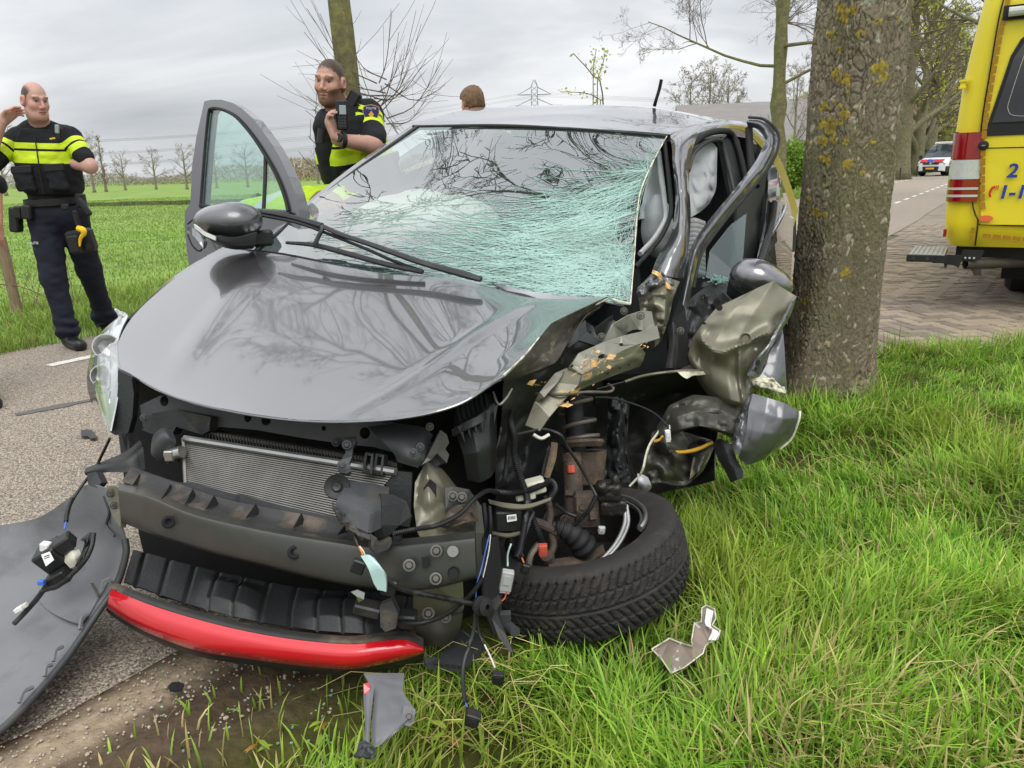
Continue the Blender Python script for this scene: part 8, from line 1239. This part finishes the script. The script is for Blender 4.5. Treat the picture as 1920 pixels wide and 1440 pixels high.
def hand_sdf(P, w, d, pn, s=1.0, curl=.9, side=1):
    d = nrm(d); pn = nrm(A3(pn) - d * (A3(pn) @ d)); sd_ = np.cross(d, pn) * side; c = w + d * .05 * s; R = np.array([sd_, d, pn]); D = d_box(P, c, (.042 * s, .050 * s, .015 * s), .014 * s, R)
    for k, (o, L_) in enumerate(((-.031, .066), (-.010, .076), (.011, .071), (.030, .056))):
        a = w + d * .095 * s + sd_ * o * s; c1 = curl * (.8 + .1 * k); d1 = d * cos(c1 * .6) + pn * sin(c1 * .6); b = a + d1 * L_ * .5 * s; d2 = d * cos(c1 * 1.7) + pn * sin(c1 * 1.7); e_ = b + d2 * L_ * .5 * s; D = smin(D, smin(d_cap(P, a, b, .0095 * s, .009 * s), d_cap(P, b, e_, .009 * s, .0075 * s), .003), .005)
    a = w + d * .03 * s - sd_ * .036 * s; b = a + nrm(d * .7 - sd_ * .55 + pn * .45) * .042 * s; e_ = b + nrm(d * .8 + pn * .6) * .032 * s; return smin(D, smin(d_cap(P, a, b, .014 * s, .0105 * s), d_cap(P, b, e_, .0105 * s, .0085 * s), .004), .008)
def refine_head(V, F, c, r, f):
    """finer faces on the head, drawn back onto the surface"""
    bm = bmesh.new(); vs = [bm.verts.new(v) for v in V]; [bm.faces.new([vs[i] for i in q]) for q in F]; ed = [e for e in bm.edges if all((A3(v.co) - c) @ (A3(v.co) - c) < r * r for v in e.verts)]
    bmesh.ops.subdivide_edges(bm, edges=ed, cuts=2, use_grid_fill=True); bm.verts.index_update(); V = np.array([v.co for v in bm.verts]); F = [[v.index for v in q.verts] for q in bm.faces]; bm.free(); m_ = np.linalg.norm(V - c, axis=1) < r
    for _ in range(2):
        P = V[m_]; d = f(P); g = np.stack([f(P + e_) - f(P - e_) for e_ in np.eye(3) * .0012], -1); g /= np.linalg.norm(g, axis=1)[:, None] + 1e-9; V[m_] = P - g * np.clip(d, -.008, .008)[:, None]
    return V, F
def banded(V, F, planes, test):
    """cut a mesh along planes and give the faces that pass the test the second material"""
    bm = bmesh.new(); vs = [bm.verts.new(v) for v in V]; [bm.faces.new([vs[i] for i in q]) for q in F]
    for co, no in planes: bmesh.ops.bisect_plane(bm, geom=bm.verts[:] + bm.edges[:] + bm.faces[:], plane_co=Vector(co), plane_no=Vector(no), dist=1e-5)
    bm.verts.index_update(); V = np.array([v.co for v in bm.verts]); F = [[v.index for v in q.verts] for q in bm.faces]; C = np.array([A3(q.calc_center_median()) for q in bm.faces]); bm.free(); return V, F, test(C).astype(int)
def person(label, J, hf, hs=1.0, k=1.0, skin=(196, 142, 118), beard=0, hair='hair_short', hairline=.055, vest=True, hands=None, body_h=.009, bands=True, jacket=None, up=(0, 0, 1), sleeves=.55, skip_face=False, tags=True):
    J = {a: A3(b) for a, b in J.items()}; base = (J['ankR'] + J['ankL']) / 2 * [1, 1, 0]; B = frame(hf, up); hc = J['head']; hands = hands or {}
    across = nrm(J['shL'] - J['shR']); fwd = nrm(np.cross(J['neck'] - J['pel'], across)); fwd = fwd if fwd @ (C_O - J['pel']) > 0 or jacket else -fwd
    R3 = lambda a, b: np.array([across, nrm(np.cross(b - a, across)), nrm(b - a)])
    def torso(P, g):
        mid = (J['pel'] * .45 + J['neck'] * .55); d = d_ell(P, mid, (.205 * k + g, .125 * k + g, .33 + g), R3(J['pel'], J['neck'])); d = smin(d, d_ell(P, J['pel'], (.18 * k + g, .13 * k + g, .14 + g), R3(J['pel'], J['neck'])), .06); return smin(d, d_cap(P, J['shR'] * .93 + J['shL'] * .07, J['shL'] * .93 + J['shR'] * .07, .066 + g), .07)
    def arms(P, g, part=1.0):
        D = None
        for s in 'RL':
            sh, el, wr = J['sh' + s], J['el' + s], J['wr' + s]; e2 = sh + (el - sh) * min(part / .55, 1); d = d_cap(P, sh, e2, .060 * k + g, (.050 + (.004 if part < .9 else 0)) * k + g)
            if part > .99: d = smin(d, d_cap(P, el, wr, .046 * k + g, .031 * k + g), .025)
            D = d if D is None else smin(D, d, .02)
        return D
    def legs(P, g, bag=0):
        D = None
        for s in 'RL': d = smin(d_cap(P, J['hip' + s], J['knee' + s], .095 * k + g, .070 * k + g), d_cap(P, J['knee' + s], J['ank' + s], .066 * k + g, .048 * k + g), .03); D = d if D is None else smin(D, d, .03)
        return D
    def body(P):
        dh = near(P, hc, .19 * hs, lambda P: head_sdf(P, hc, B, hs)[0]); D = smin(dh, d_cap(P, J['neck'] - [0, 0, .02], hc - B[2] * .06 * hs - B[1] * .012, .068 * hs, .060 * hs), .03); D = smin(D, torso(P, -.02), .04); D = smin(D, arms(P, 0), .03); D = smin(D, legs(P, -.012), .04)
        for s in 'RL':
            D = smin(D, d_cap(P, J['ank' + s] - [0, 0, .05], J['toe' + s], .026, .018), .012)
            if s in hands: hd = hands[s]; D = smin(D, near(P, J['wr' + s], .25, lambda P: hand_sdf(P, J['wr' + s], hd[0], hd[1], 1.05, hd[2], 1 if s == 'R' else -1)), .012)
            else: D = smin(D, near(P, J['wr' + s], .25, lambda P: hand_sdf(P, J['wr' + s], J['wr' + s] - J['el' + s], across * (1 if s == 'R' else -1), 1.0, .5, 1 if s == 'R' else -1)), .012)
        return D
    pts = np.array(list(J.values())); lo, hi = pts.min(0) - .2, pts.max(0) + .2; hi[2] = max(hi[2], hc[2] + .17 * hs); lo[2] = min(lo[2], -.02) if base is not None else lo[2]
    V, F = sdf_mesh(body, lo, hi, body_h)
    if not jacket is not None and vest: V, F = refine_head(V, F, hc, .17 * hs, body)
    _, Q = head_sdf(V, hc, B, hs); sk = np.array(rgb(*skin)); C = np.tile(sk, (len(V), 1)); inh = np.linalg.norm(V - hc, axis=1) < .17 * hs
    red = np.array(rgb(214, 128, 110)); wr_ = (np.exp(-((np.abs(Q[:, 0]) - .045) ** 2 + (Q[:, 2] + .02) ** 2) / .0006) * (Q[:, 1] > .04) + np.exp(-(Q[:, 0] ** 2 + (Q[:, 2] + .02) ** 2) / .0003) + (np.abs(Q[:, 0]) > .076)) * inh; C += (red - C) * np.clip(.28 * wr_, 0, .35)[:, None]
    lp = inh & (np.abs(Q[:, 2] + .059) < .013) & (np.abs(Q[:, 0]) < .024) & (Q[:, 1] > .082); C[lp] = C[lp] * .5 + np.array(rgb(164, 98, 90)) * .5; br = inh & (np.abs(Q[:, 2] - .034 - .1 * np.abs(Q[:, 0]) * (np.abs(Q[:, 0]) < .03)) < .006) & (np.abs(Q[:, 0]) > .014) & (np.abs(Q[:, 0]) < .052) & (Q[:, 1] > .05); C[br] = C[br] * .4 + np.array(rgb(84, 64, 50)) * .6; ml = inh & (np.abs(Q[:, 2] + .0585) < .0028) & (np.abs(Q[:, 0]) < .023) & (Q[:, 1] > .08); C[ml] = np.array(rgb(92, 44, 40))
    ex, ez = (np.abs(Q[:, 0]) - .032) / .0145, (Q[:, 2] - .009 + .08 * (np.abs(Q[:, 0]) - .032)) / .0058; eo = inh & (Q[:, 1] > .05) & (ex ** 2 + ez ** 2 < 1); C[eo] = np.array(rgb(150, 134, 126)); C[eo & (np.abs(ex) < .48)] = np.array(rgb(48, 42, 40)); C[inh & (Q[:, 1] > .05) & (ex ** 2 + ez ** 2 < 1.5) & (ez > .55)] = np.array(rgb(70, 50, 44)); so_ = np.exp(-(ex ** 2 * .35 + ((Q[:, 2] - .010) / .016) ** 2)) * (Q[:, 1] > .05) * inh * ~eo; C *= (1 - .16 * so_)[:, None]  # dim eye whites and darker sockets: brow shade put into the skin colour
    if beard: bd = inh & (Q[:, 2] < -.02 - .35 * np.clip(.075 - np.abs(Q[:, 0]), 0, .1) * (Q[:, 1] > .02)) & (Q[:, 1] > -.03) & ~lp & (Q[:, 2] > -.125); C[bd] = C[bd] * .22 + np.array(rgb(92, 66, 48)) * .78
    if hair in ('buzz', 'bald'):
        t_ = Q[:, 2] - np.interp(Q[:, 1], [-.1, -.03, .0, .022, .045, .07, .1], [-.055, -.035, -.01, .03, .062, .080, .086]); w_ = np.clip(t_ / .02 + .5 + .5 * fbm(Q * 60, 2), 0, 1) * inh * ~((np.abs(Q[:, 0]) > .072) & (np.abs(Q[:, 2]) < .036))
        if hair == 'bald': w_ *= np.clip((np.maximum(np.abs(Q[:, 0]) - .046, -.035 - Q[:, 1])) / .016, 0, 1)
        C += (np.array(rgb(52, 43, 37)) - C) * (w_ * (.93 if hair == 'buzz' else .9))[:, None]; hair = None
    p = mobj('person', V, F, 'skin', None, col=C); tag(p, label, 'person'); WM[p.name] = Matrix.Identity(4)
    if hair:
        def hsd(P):
            dh, Q = head_sdf(P, hc, B, hs); cut = (hairline - .02 - Q[:, 2]) + np.clip(Q[:, 1] + .03, 0, 1) * .55 ; back = (-.055 if hair == 'hair_short' else -.03) - Q[:, 2]; cut = np.where(Q[:, 1] < -.035, np.maximum(back, -.1), cut); ear = d_ell(np.c_[np.abs(Q[:, 0]), Q[:, 1:]], (.08, .0, -.005), (.03, .035, .04)); g = .0045 if hair == 'hair_short' else .006 + .016 * np.clip(Q[:, 2] * 9, 0, 1) + .003 * vnoise(Q * [160, 40, 60]); return smax(smax(dh - g, cut * hs, .01), -ear * hs, .01)
        V, F = sdf_mesh(hsd, hc - .19 * hs, hc + .19 * hs, .006); mobj('hair', V, F, hair, p)
    up_t = nrm(J['neck'] - J['pel']); tz = lambda P: (P - J['pel']) @ up_t; TL = float(np.linalg.norm(J['neck'] - J['pel']))
    fold = lambda P, a, sc=(16, 16, 26): a * fbm(P * A3(sc), 3)
    if legs is not None:
        def tr(P):
            d = smin(legs(P, .02), d_ell(P, J['pel'], (.185 * k, .14 * k, .15), R3(J['pel'], J['neck'])), .06)
            for s in 'RL': a = nrm(J['knee' + s] - J['ank' + s]); q = (P - J['ank' + s]) @ a; d = d - .016 * np.exp(-((q - .05) / .06) ** 2) - .010 * np.sin(q * 70 + 3 * vnoise(P * 9)) * np.exp(-((q - .06) / .08) ** 2); d = np.where((q < -.035) & (np.linalg.norm(P - J['ank' + s], axis=1) < .25), np.maximum(d, -q - .035), d)
            return smax(d + fold(P, .007), tz(P) - .12, .01)
        V, F = sdf_mesh(tr, lo, [hi[0], hi[1], J['pel'][2] + .25], .013); col = np.tile(NAVY if jacket is None else np.array(rgb(40, 60, 84)), (len(V), 1)); mobj('trousers', V, F, 'uniform', p, col=col)
    sc = jacket if jacket is not None else BLACK
    V, F = sdf_mesh(lambda P: smax(smin(torso(P, .012), arms(P, .012, sleeves), .03) + fold(P, .006), np.maximum(-tz(P) + .02, d_ell(P, hc - B[2] * .02, (.085 * hs, .105 * hs, .135 * hs)) * -1 - .0), .01), [lo[0], lo[1], min(J['pel'][2], J['neck'][2]) - .25], hi, .011); C = np.tile(sc, (len(V), 1)); t_ = tz(V)
    pls, sel, fm_ = [], [], None
    if jacket is None:
        for s in 'RL':
            a = J['sh' + s]; ax_ = nrm(J['el' + s] - a); q = (V - a) @ ax_; far = np.linalg.norm(V - a - np.outer(q, ax_), axis=1) < .1; pls += [(a + ax_ * z_, ax_) for z_ in (.055, .092, .108, .162)]; sel.append((a, ax_))
    else: m_ = (np.abs(t_ - TL * .35) < .025) | (np.abs(t_ - TL * .7) < .025); C[m_] = SILV
    if sel and vest:
        def tst(c):
            o = np.zeros(len(c), bool)
            for a, ax_ in sel: q = (c - a) @ ax_; o |= (np.linalg.norm(c - a - np.outer(q, ax_), axis=1) < .11) & (((q > .055) & (q < .092)) | ((q > .108) & (q < .162)))
            return o
        V, F, fm_ = banded(V, F, pls, tst); C = np.tile(sc, (len(V), 1))
    shirt = mobj('shirt' if jacket is None else 'jacket', V, F, ['uniform', 'hivis'], p, fm=fm_, col=C)
    if vest:
        mid = J['pel'] * .40 + J['neck'] * .60
        def vs(P):
            d = d_ell(P, mid, (.225 * k, .165 * k, .345), R3(J['pel'], J['neck'])); d = smin(d, d_box(P, mid - up_t * .03, (.185 * k, .125 * k, .22), .07, R3(J['pel'], J['neck'])), .04); x = np.abs((P - mid) @ across); d = smax(d, x - np.interp(tz(P), [0, TL * .62, TL], [.23 * k, .20 * k, .10 * k]), .03); d = smax(d, tz(P) - TL * .99, .02); d = smax(d, .13 - tz(P), .02); return smax(d + fold(P, .006), -d_ell(P, J['neck'] + [0, 0, .02], (.085, .10, .07)), .02)
        V, F = sdf_mesh(vs, J['pel'] * .4 + J['neck'] * .6 - .42, J['pel'] * .4 + J['neck'] * .6 + .42, .010); C = np.tile(BLACK * .95, (len(V), 1)); t_ = tz(V); bz = (TL * .67 - .042, TL * .67 + .042, TL * .80 - .020, TL * .80 + .020); V, F, fm_ = banded(V, F, [(J['pel'] + up_t * q, up_t) for q in bz], lambda c: ((tz(c) > bz[0]) & (tz(c) < bz[1])) | ((tz(c) > bz[2]) & (tz(c) < bz[3]))); ve = mobj('vest', V, F, ['uniform', 'hivis'], p, fm=fm_, col=np.tile(BLACK * .95, (len(V), 1)))
        S3 = lambda x, z_: J['pel'] + up_t * z_ * TL + across * x * k; yy = R3(J['pel'], J['neck'])[1]; yy = yy if yy @ (C_O - J['pel']) > 0 else -yy
        surf = lambda x, z_, o=0: S3(x, z_) + yy * (.158 * k * sqrt(max(0, 1 - (x / .235) ** 2)) + o)
        for x in (-.115, .10):
            c = surf(x, .42, .012); V, F = sdf_mesh(lambda P: d_box(P, c, (.068, .022, .085), .02, np.array([across, yy, up_t])) + fold(P, .008), c - .14, c + .14, .009); po = mobj('pocket', V, F, 'uniform', ve, col=np.tile(BLACK * 1.15, (len(V), 1))); mb = MB(); mb.box(c + up_t * .075 + yy * .02, (.07, .008, .026), [across, yy, up_t], bev=.006); mb.build('pocket_flap', 'gear_black', po)
        mb = MB(); mb.tube([surf(-.0, .25, .006), surf(0, .5, .010), surf(0, .9, .004)], .004, 5, res=12); mb.build('zip', 'gear_black', ve)
    if vest or tags:
        f = nrm(np.cross(up_t, across)); mb = MB(); P = [J['pel'] + up_t * .085 + (.20 * k) * cos(q) * across + (.155 * k) * sin(q) * f for q in np.linspace(0, 2 * pi, 40)]; V = [];  [V.extend([q - up_t * .024, q + up_t * .024]) for q in P]; mb.add(V, [(2*i, 2*i+2, 2*i+3, 2*i+1) for i in range(39)]); mb.build('belt', 'gear_black', p)
    for s in 'RL':
        a, t_ = J['ank' + s], J['toe' + s]; V, F = sdf_mesh(lambda P: smax(smin(smin(d_cap(P, a + [0, 0, .07], a - [0, 0, .02], .060, .058), d_cap(P, a * [1, 1, 0] + [0, 0, .045], t_ * [1, 1, 0] + [0, 0, .042], .05, .048), .03), d_box(P, (a + t_) / 2 * [1, 1, 0] + [0, 0, .02], (.03, .03, .02), .01), .02), .004 - P[:, 2], .004), np.minimum(a, t_) - .12, np.maximum(a, t_) + .13, .008); mobj('boot', V, F, 'boot', p)
    return p, B
# --- officer at the roadside, hand to his ear
Y = lambda a, b, y: aty(a, b, y)
J1 = dict(head=Y(66,190,5.84), neck=Y(80,240,5.92), pel=Y(104,398,5.95), shR=Y(30,262,5.90), elR=Y(-28,318,5.70), wrR=Y(4,228,5.70), shL=Y(132,256,5.96), elL=Y(169,312,5.86), wrL=Y(126,306,5.90), hipR=Y(84,408,5.93), hipL=Y(134,404,5.97), kneeR=Y(100,520,5.84), kneeL=Y(168,505,6.12), ankR=Y(128,622,5.80), ankL=Y(196,592,6.42), toeR=Y(150,648,5.66), toeL=Y(214,606,6.34))
for s in 'RL': J1['ank' + s][2] = .10; J1['toe' + s][2] = .04
FAT[0] = 1.15
p1, B1 = person('police officer in black and yellow vest on the roadside, hand at his ear', J1, (.78, -.58, -.20), 1.06, 1.02, (194, 152, 138), hair='bald', sleeves=.42, hands=dict(R=(J1['head'] - J1['wrR'] + [-.05, -.02, -.0], (.9, .1, .1), .8), L=((-.6, .1, .1), (0, .6, -.5), .9)))
def gear(p, nm, c, half, m, rot=0, bev=.01):
    mb = MB(); R = np.array(Matrix.Rotation(rot, 3, 'Y')).T; mb.box(c, half, R, bev=bev); return mb.build(nm, m, p, angle=40)
gear(p1, 'pouch', Y(52,398,5.78), (.035, .03, .05), 'gear_black', .1); gear(p1, 'pouch', Y(36,398,5.82), (.03, .03, .045), 'gear_black', .1); gear(p1, 'holster', Y(30,412,5.85), (.035, .04, .09), 'gear_black', .15); gear(p1, 'pouch', Y(152,376,5.83), (.03, .03, .05), 'gear_black'); gear(p1, 'torch', Y(158,388,5.78), (.02, .02, .07), 'gear_black', -.5); gear(p1, 'strap', Y(143,410,5.76), (.02, .012, .06), 'gear_black', -.1); h_ = gear(p1, 'leg_holster', Y(153,452,5.78), (.095, .045, .085), 'gear_black', -.15, .02); gear(p1, 'holster_pocket', Y(140,458,5.71), (.045, .025, .065), 'gear_black', -.1, .015); gear(p1, 'buckle', Y(122,388,5.755), (.03, .01, .022), 'gear_black')
mb = MB(); mb.tube([Y(146,428,5.70), Y(155,431,5.69), Y(157,438,5.69), Y(151,447,5.70), Y(149,462,5.70)], [.02, .024, .018, .012, .008], 8, res=16); mb.build('stun_gun_grip', 'gear_yellow', p1)
gear(p1, 'radio', Y(111,250,5.74), (.022, .014, .045), 'gear_black', .15); gear(p1, 'body_camera', Y(107,242,5.725), (.016, .006, .03), 'screen', .15); mb = MB()
for k in range(2): mb.box(Y(96 + 5 * k, 260 - k, 5.735), (.009, .003, .005))
mb.build('name_tape', 'gear_yellow', p1)
def lettering(txt, O, rx, uz, h, m, par):
    cu = bpy.data.curves.new('t', 'FONT'); cu.body = txt; cu.size = h / .7; cu.extrude = .0006; cu.align_x = 'CENTER'; cu.resolution_u = 2; ob = bpy.data.objects.new('t', cu); COL.objects.link(ob); me = bpy.data.meshes.new_from_object(ob.evaluated_get(bpy.context.evaluated_depsgraph_get())); bpy.data.objects.remove(ob); V = np.array([v.co for v in me.vertices]); F = [list(q.vertices) for q in me.polygons]; bpy.data.meshes.remove(me); rx, uz = nrm(rx), nrm(uz); nz_ = np.cross(rx, uz); return mobj('lettering', A3(O) + np.outer(V[:, 0], rx) + np.outer(V[:, 1], uz) + np.outer(V[:, 2], nz_), F, m, par, smooth=False)
lettering('POLITIE', Y(62,458,5.78), (1, -.1, 0), (0, 0, 1), .018, 'label_white', p1)
# --- bearded officer behind the car
J2 = dict(head=Y(618,156,4.30), neck=Y(650,212,4.38), pel=Y(690,410,4.50), shR=Y(618,240,4.30), elR=Y(636,330,4.62), wrR=Y(660,400,4.55), shL=Y(694,214,4.46), elL=Y(702,272,4.22), wrL=Y(632,262,4.10), hipR=Y(672,420,4.48), hipL=Y(712,418,4.54)); g0 = J2['pel'] * [1, 1, 0]
J2.update(kneeR=g0 + [-.1, -.05, .5], kneeL=g0 + [.12, .0, .5], ankR=g0 + [-.12, .02, .1], ankL=g0 + [.14, .06, .1], toeR=g0 + [-.14, -.14, .04], toeL=g0 + [.15, -.1, .04])
FAT[0] = .6
p2, B2 = person('bearded police officer with badge on his sleeve gripping his radio behind the car', J2, (-.18, -.97, -.10), .97, 1.0, (190, 148, 132), beard=1, hair='buzz', up=(.12, 0, 1), hands=dict(L=((-.25, -.05, .8), (.75, -.2, .1), 1.1)), sleeves=.5)
rd = gear(p2, 'radio', Y(642,216,4.09), (.030, .016, .072), 'gear_black', .04, .008); gear(p2, 'radio_screen', Y(642.5,206,4.072), (.017, .003, .022), 'screen', .04, .001)
for i in range(4):
    for j in range(3): gear(rd, 'key', Y(637 + 5 * j, 221 + 5 * i, 4.073), (.005, .002, .004), 'grey_plastic', 0, .001)
gear(p2, 'strap', Y(662,188,4.34), (.03, .03, .05), 'gear_black', .6, .01); mb = MB(); w_ = J2['wrL'] - nrm(J2['wrL'] - J2['elL']) * .03; mb.lathe(w_, nrm(J2['wrL'] - J2['elL']), [(.036, -.012), (.041, -.008), (.041, .008), (.036, .012)], 20); wt = mb.build('watch', 'gear_black', p2); mb = MB(); mb.cyl(w_ + [-.01, -.04, .012], (-.3, -.9, .3), .021, .012, 18); mb.build('watch_face', 'rubber', wt); mb = MB(); mb.cyl(Y(603,255,4.12), (.2, 0, 1), .022, .07, 14); mb.build('torch', 'gear_black', p2)
bo = Y(696,213,4.33); bx, bz_ = nrm([1, .12, -.05]), nrm([.08, .05, 1]); bn = np.cross(bx, bz_)
def shield(s, o): return [bo + bn * o + (bx * x + bz_ * z_) * s for x, z_ in ((-1, .75), (-.5, .95), (0, 1.05), (.5, .95), (1, .75), (1, .1), (.8, -.45), (.4, -.85), (0, -1.1), (-.4, -.85), (-.8, -.45), (-1, .1))]
mb = MB(); mb.plate(shield(.043, .012), .006, nrmv=bn); sb = mb.build('sleeve_badge', 'badge_gold', p2, smooth=False); mb = MB(); mb.plate(shield(.040, .0135), .003, nrmv=bn); mb.build('badge_field', 'badge_blue', sb, smooth=False); lettering('POLITIE', bo + bn * .0145 + bz_ * .020, bx, bz_, .011, 'label_white', sb); mb = MB(); mb.plate([bo + bn * .0148 + (bx * x + bz_ * z_) * .02 for x, z_ in ((-.7, -.3), (-.2, .2), (-.3, .6), (0, .35), (.2, .7), (.35, .2), (.7, -.1), (.5, -.8), (-.2, -.9))], .002, nrmv=bn); mb.build('badge_emblem', 'badge_gold', sb, smooth=False)
# --- further people: hair above the roof, helper bent into the car, figure at the picture edge
def stand(c, hd, hair, label, hf, jacket=None, hs=1.0, vest=False, **kw):
    c = A3(c); x = np.array([1.0, 0, 0]); z_ = lambda q: np.array([0, 0, q]); top = hd[2] - .25; J = dict(head=hd, neck=hd - z_(.18) + A3(hf) * -.02, pel=c + z_(.98)); J.update(shR=J['neck'] - x * .19 - z_(.06), shL=J['neck'] + x * .19 - z_(.06)); J.update(elR=J['shR'] + [-.05, 0, -.30], elL=J['shL'] + [.05, 0, -.30]); J.update(wrR=J['elR'] + [.02, -.1, -.24], wrL=J['elL'] + [-.02, -.1, -.24], hipR=c + [-.09, 0, .93], hipL=c + [.09, 0, .93], kneeR=c + [-.1, -.02, .5], kneeL=c + [.1, -.02, .5], ankR=c + [-.11, 0, .1], ankL=c + [.11, 0, .1], toeR=c + [-.12, -.16, .04], toeL=c + [.12, -.16, .04]); J.update({a: A3(b) for a, b in kw.items()}); return person(label, J, hf, hs, hair=hair, jacket=jacket, vest=vest, body_h=.016)
h3 = Y(886, 202, 5.6); stand(h3 * [1, 1, 0], h3, 'hair_brown', 'person behind the car of whom only swept-back brown hair shows', (-.45, .85, -.30), hs=1.0)
c0 = Y(-62, 780, 4.35) * [1, 1, 0]; h0 = c0 + [-.02, .02, 1.72]; e0 = gnd(2, 772); stand(c0, h0, 'hair_short', 'person in dark uniform cut off by the left picture edge', (.6, .7, -.1), toeL=A3([e0[0] - .05, e0[1] + .02, .04]), ankL=A3([e0[0] - .20, e0[1] + .08, .1]), elL=Y(-14, 345, 4.3), wrL=Y(-6, 420, 4.25))
g4 = A3([-1.62, 4.35, 0]); j4 = dict(pel=Y(478,420,4.35), neck=Y(570,400,4.1)); j4.update(shR=j4['neck'] + [0, -.18, -.02], shL=j4['neck'] + [-.05, .18, -.02], elR=j4['neck'] + [.15, -.2, -.2], elL=j4['neck'] + [.12, .2, -.2], wrR=j4['neck'] + [.35, -.15, -.15], wrL=j4['neck'] + [.34, .12, -.15], hipR=j4['pel'] + [0, -.1, -.08], hipL=j4['pel'] + [0, .1, -.08]); stand(g4, Y(612,412,4.02), 'hair_brown', 'helper in yellow-green jacket bent into the open car door', (.8, -.3, -.5), jacket=np.array(rgb(176, 206, 40)), **j4)
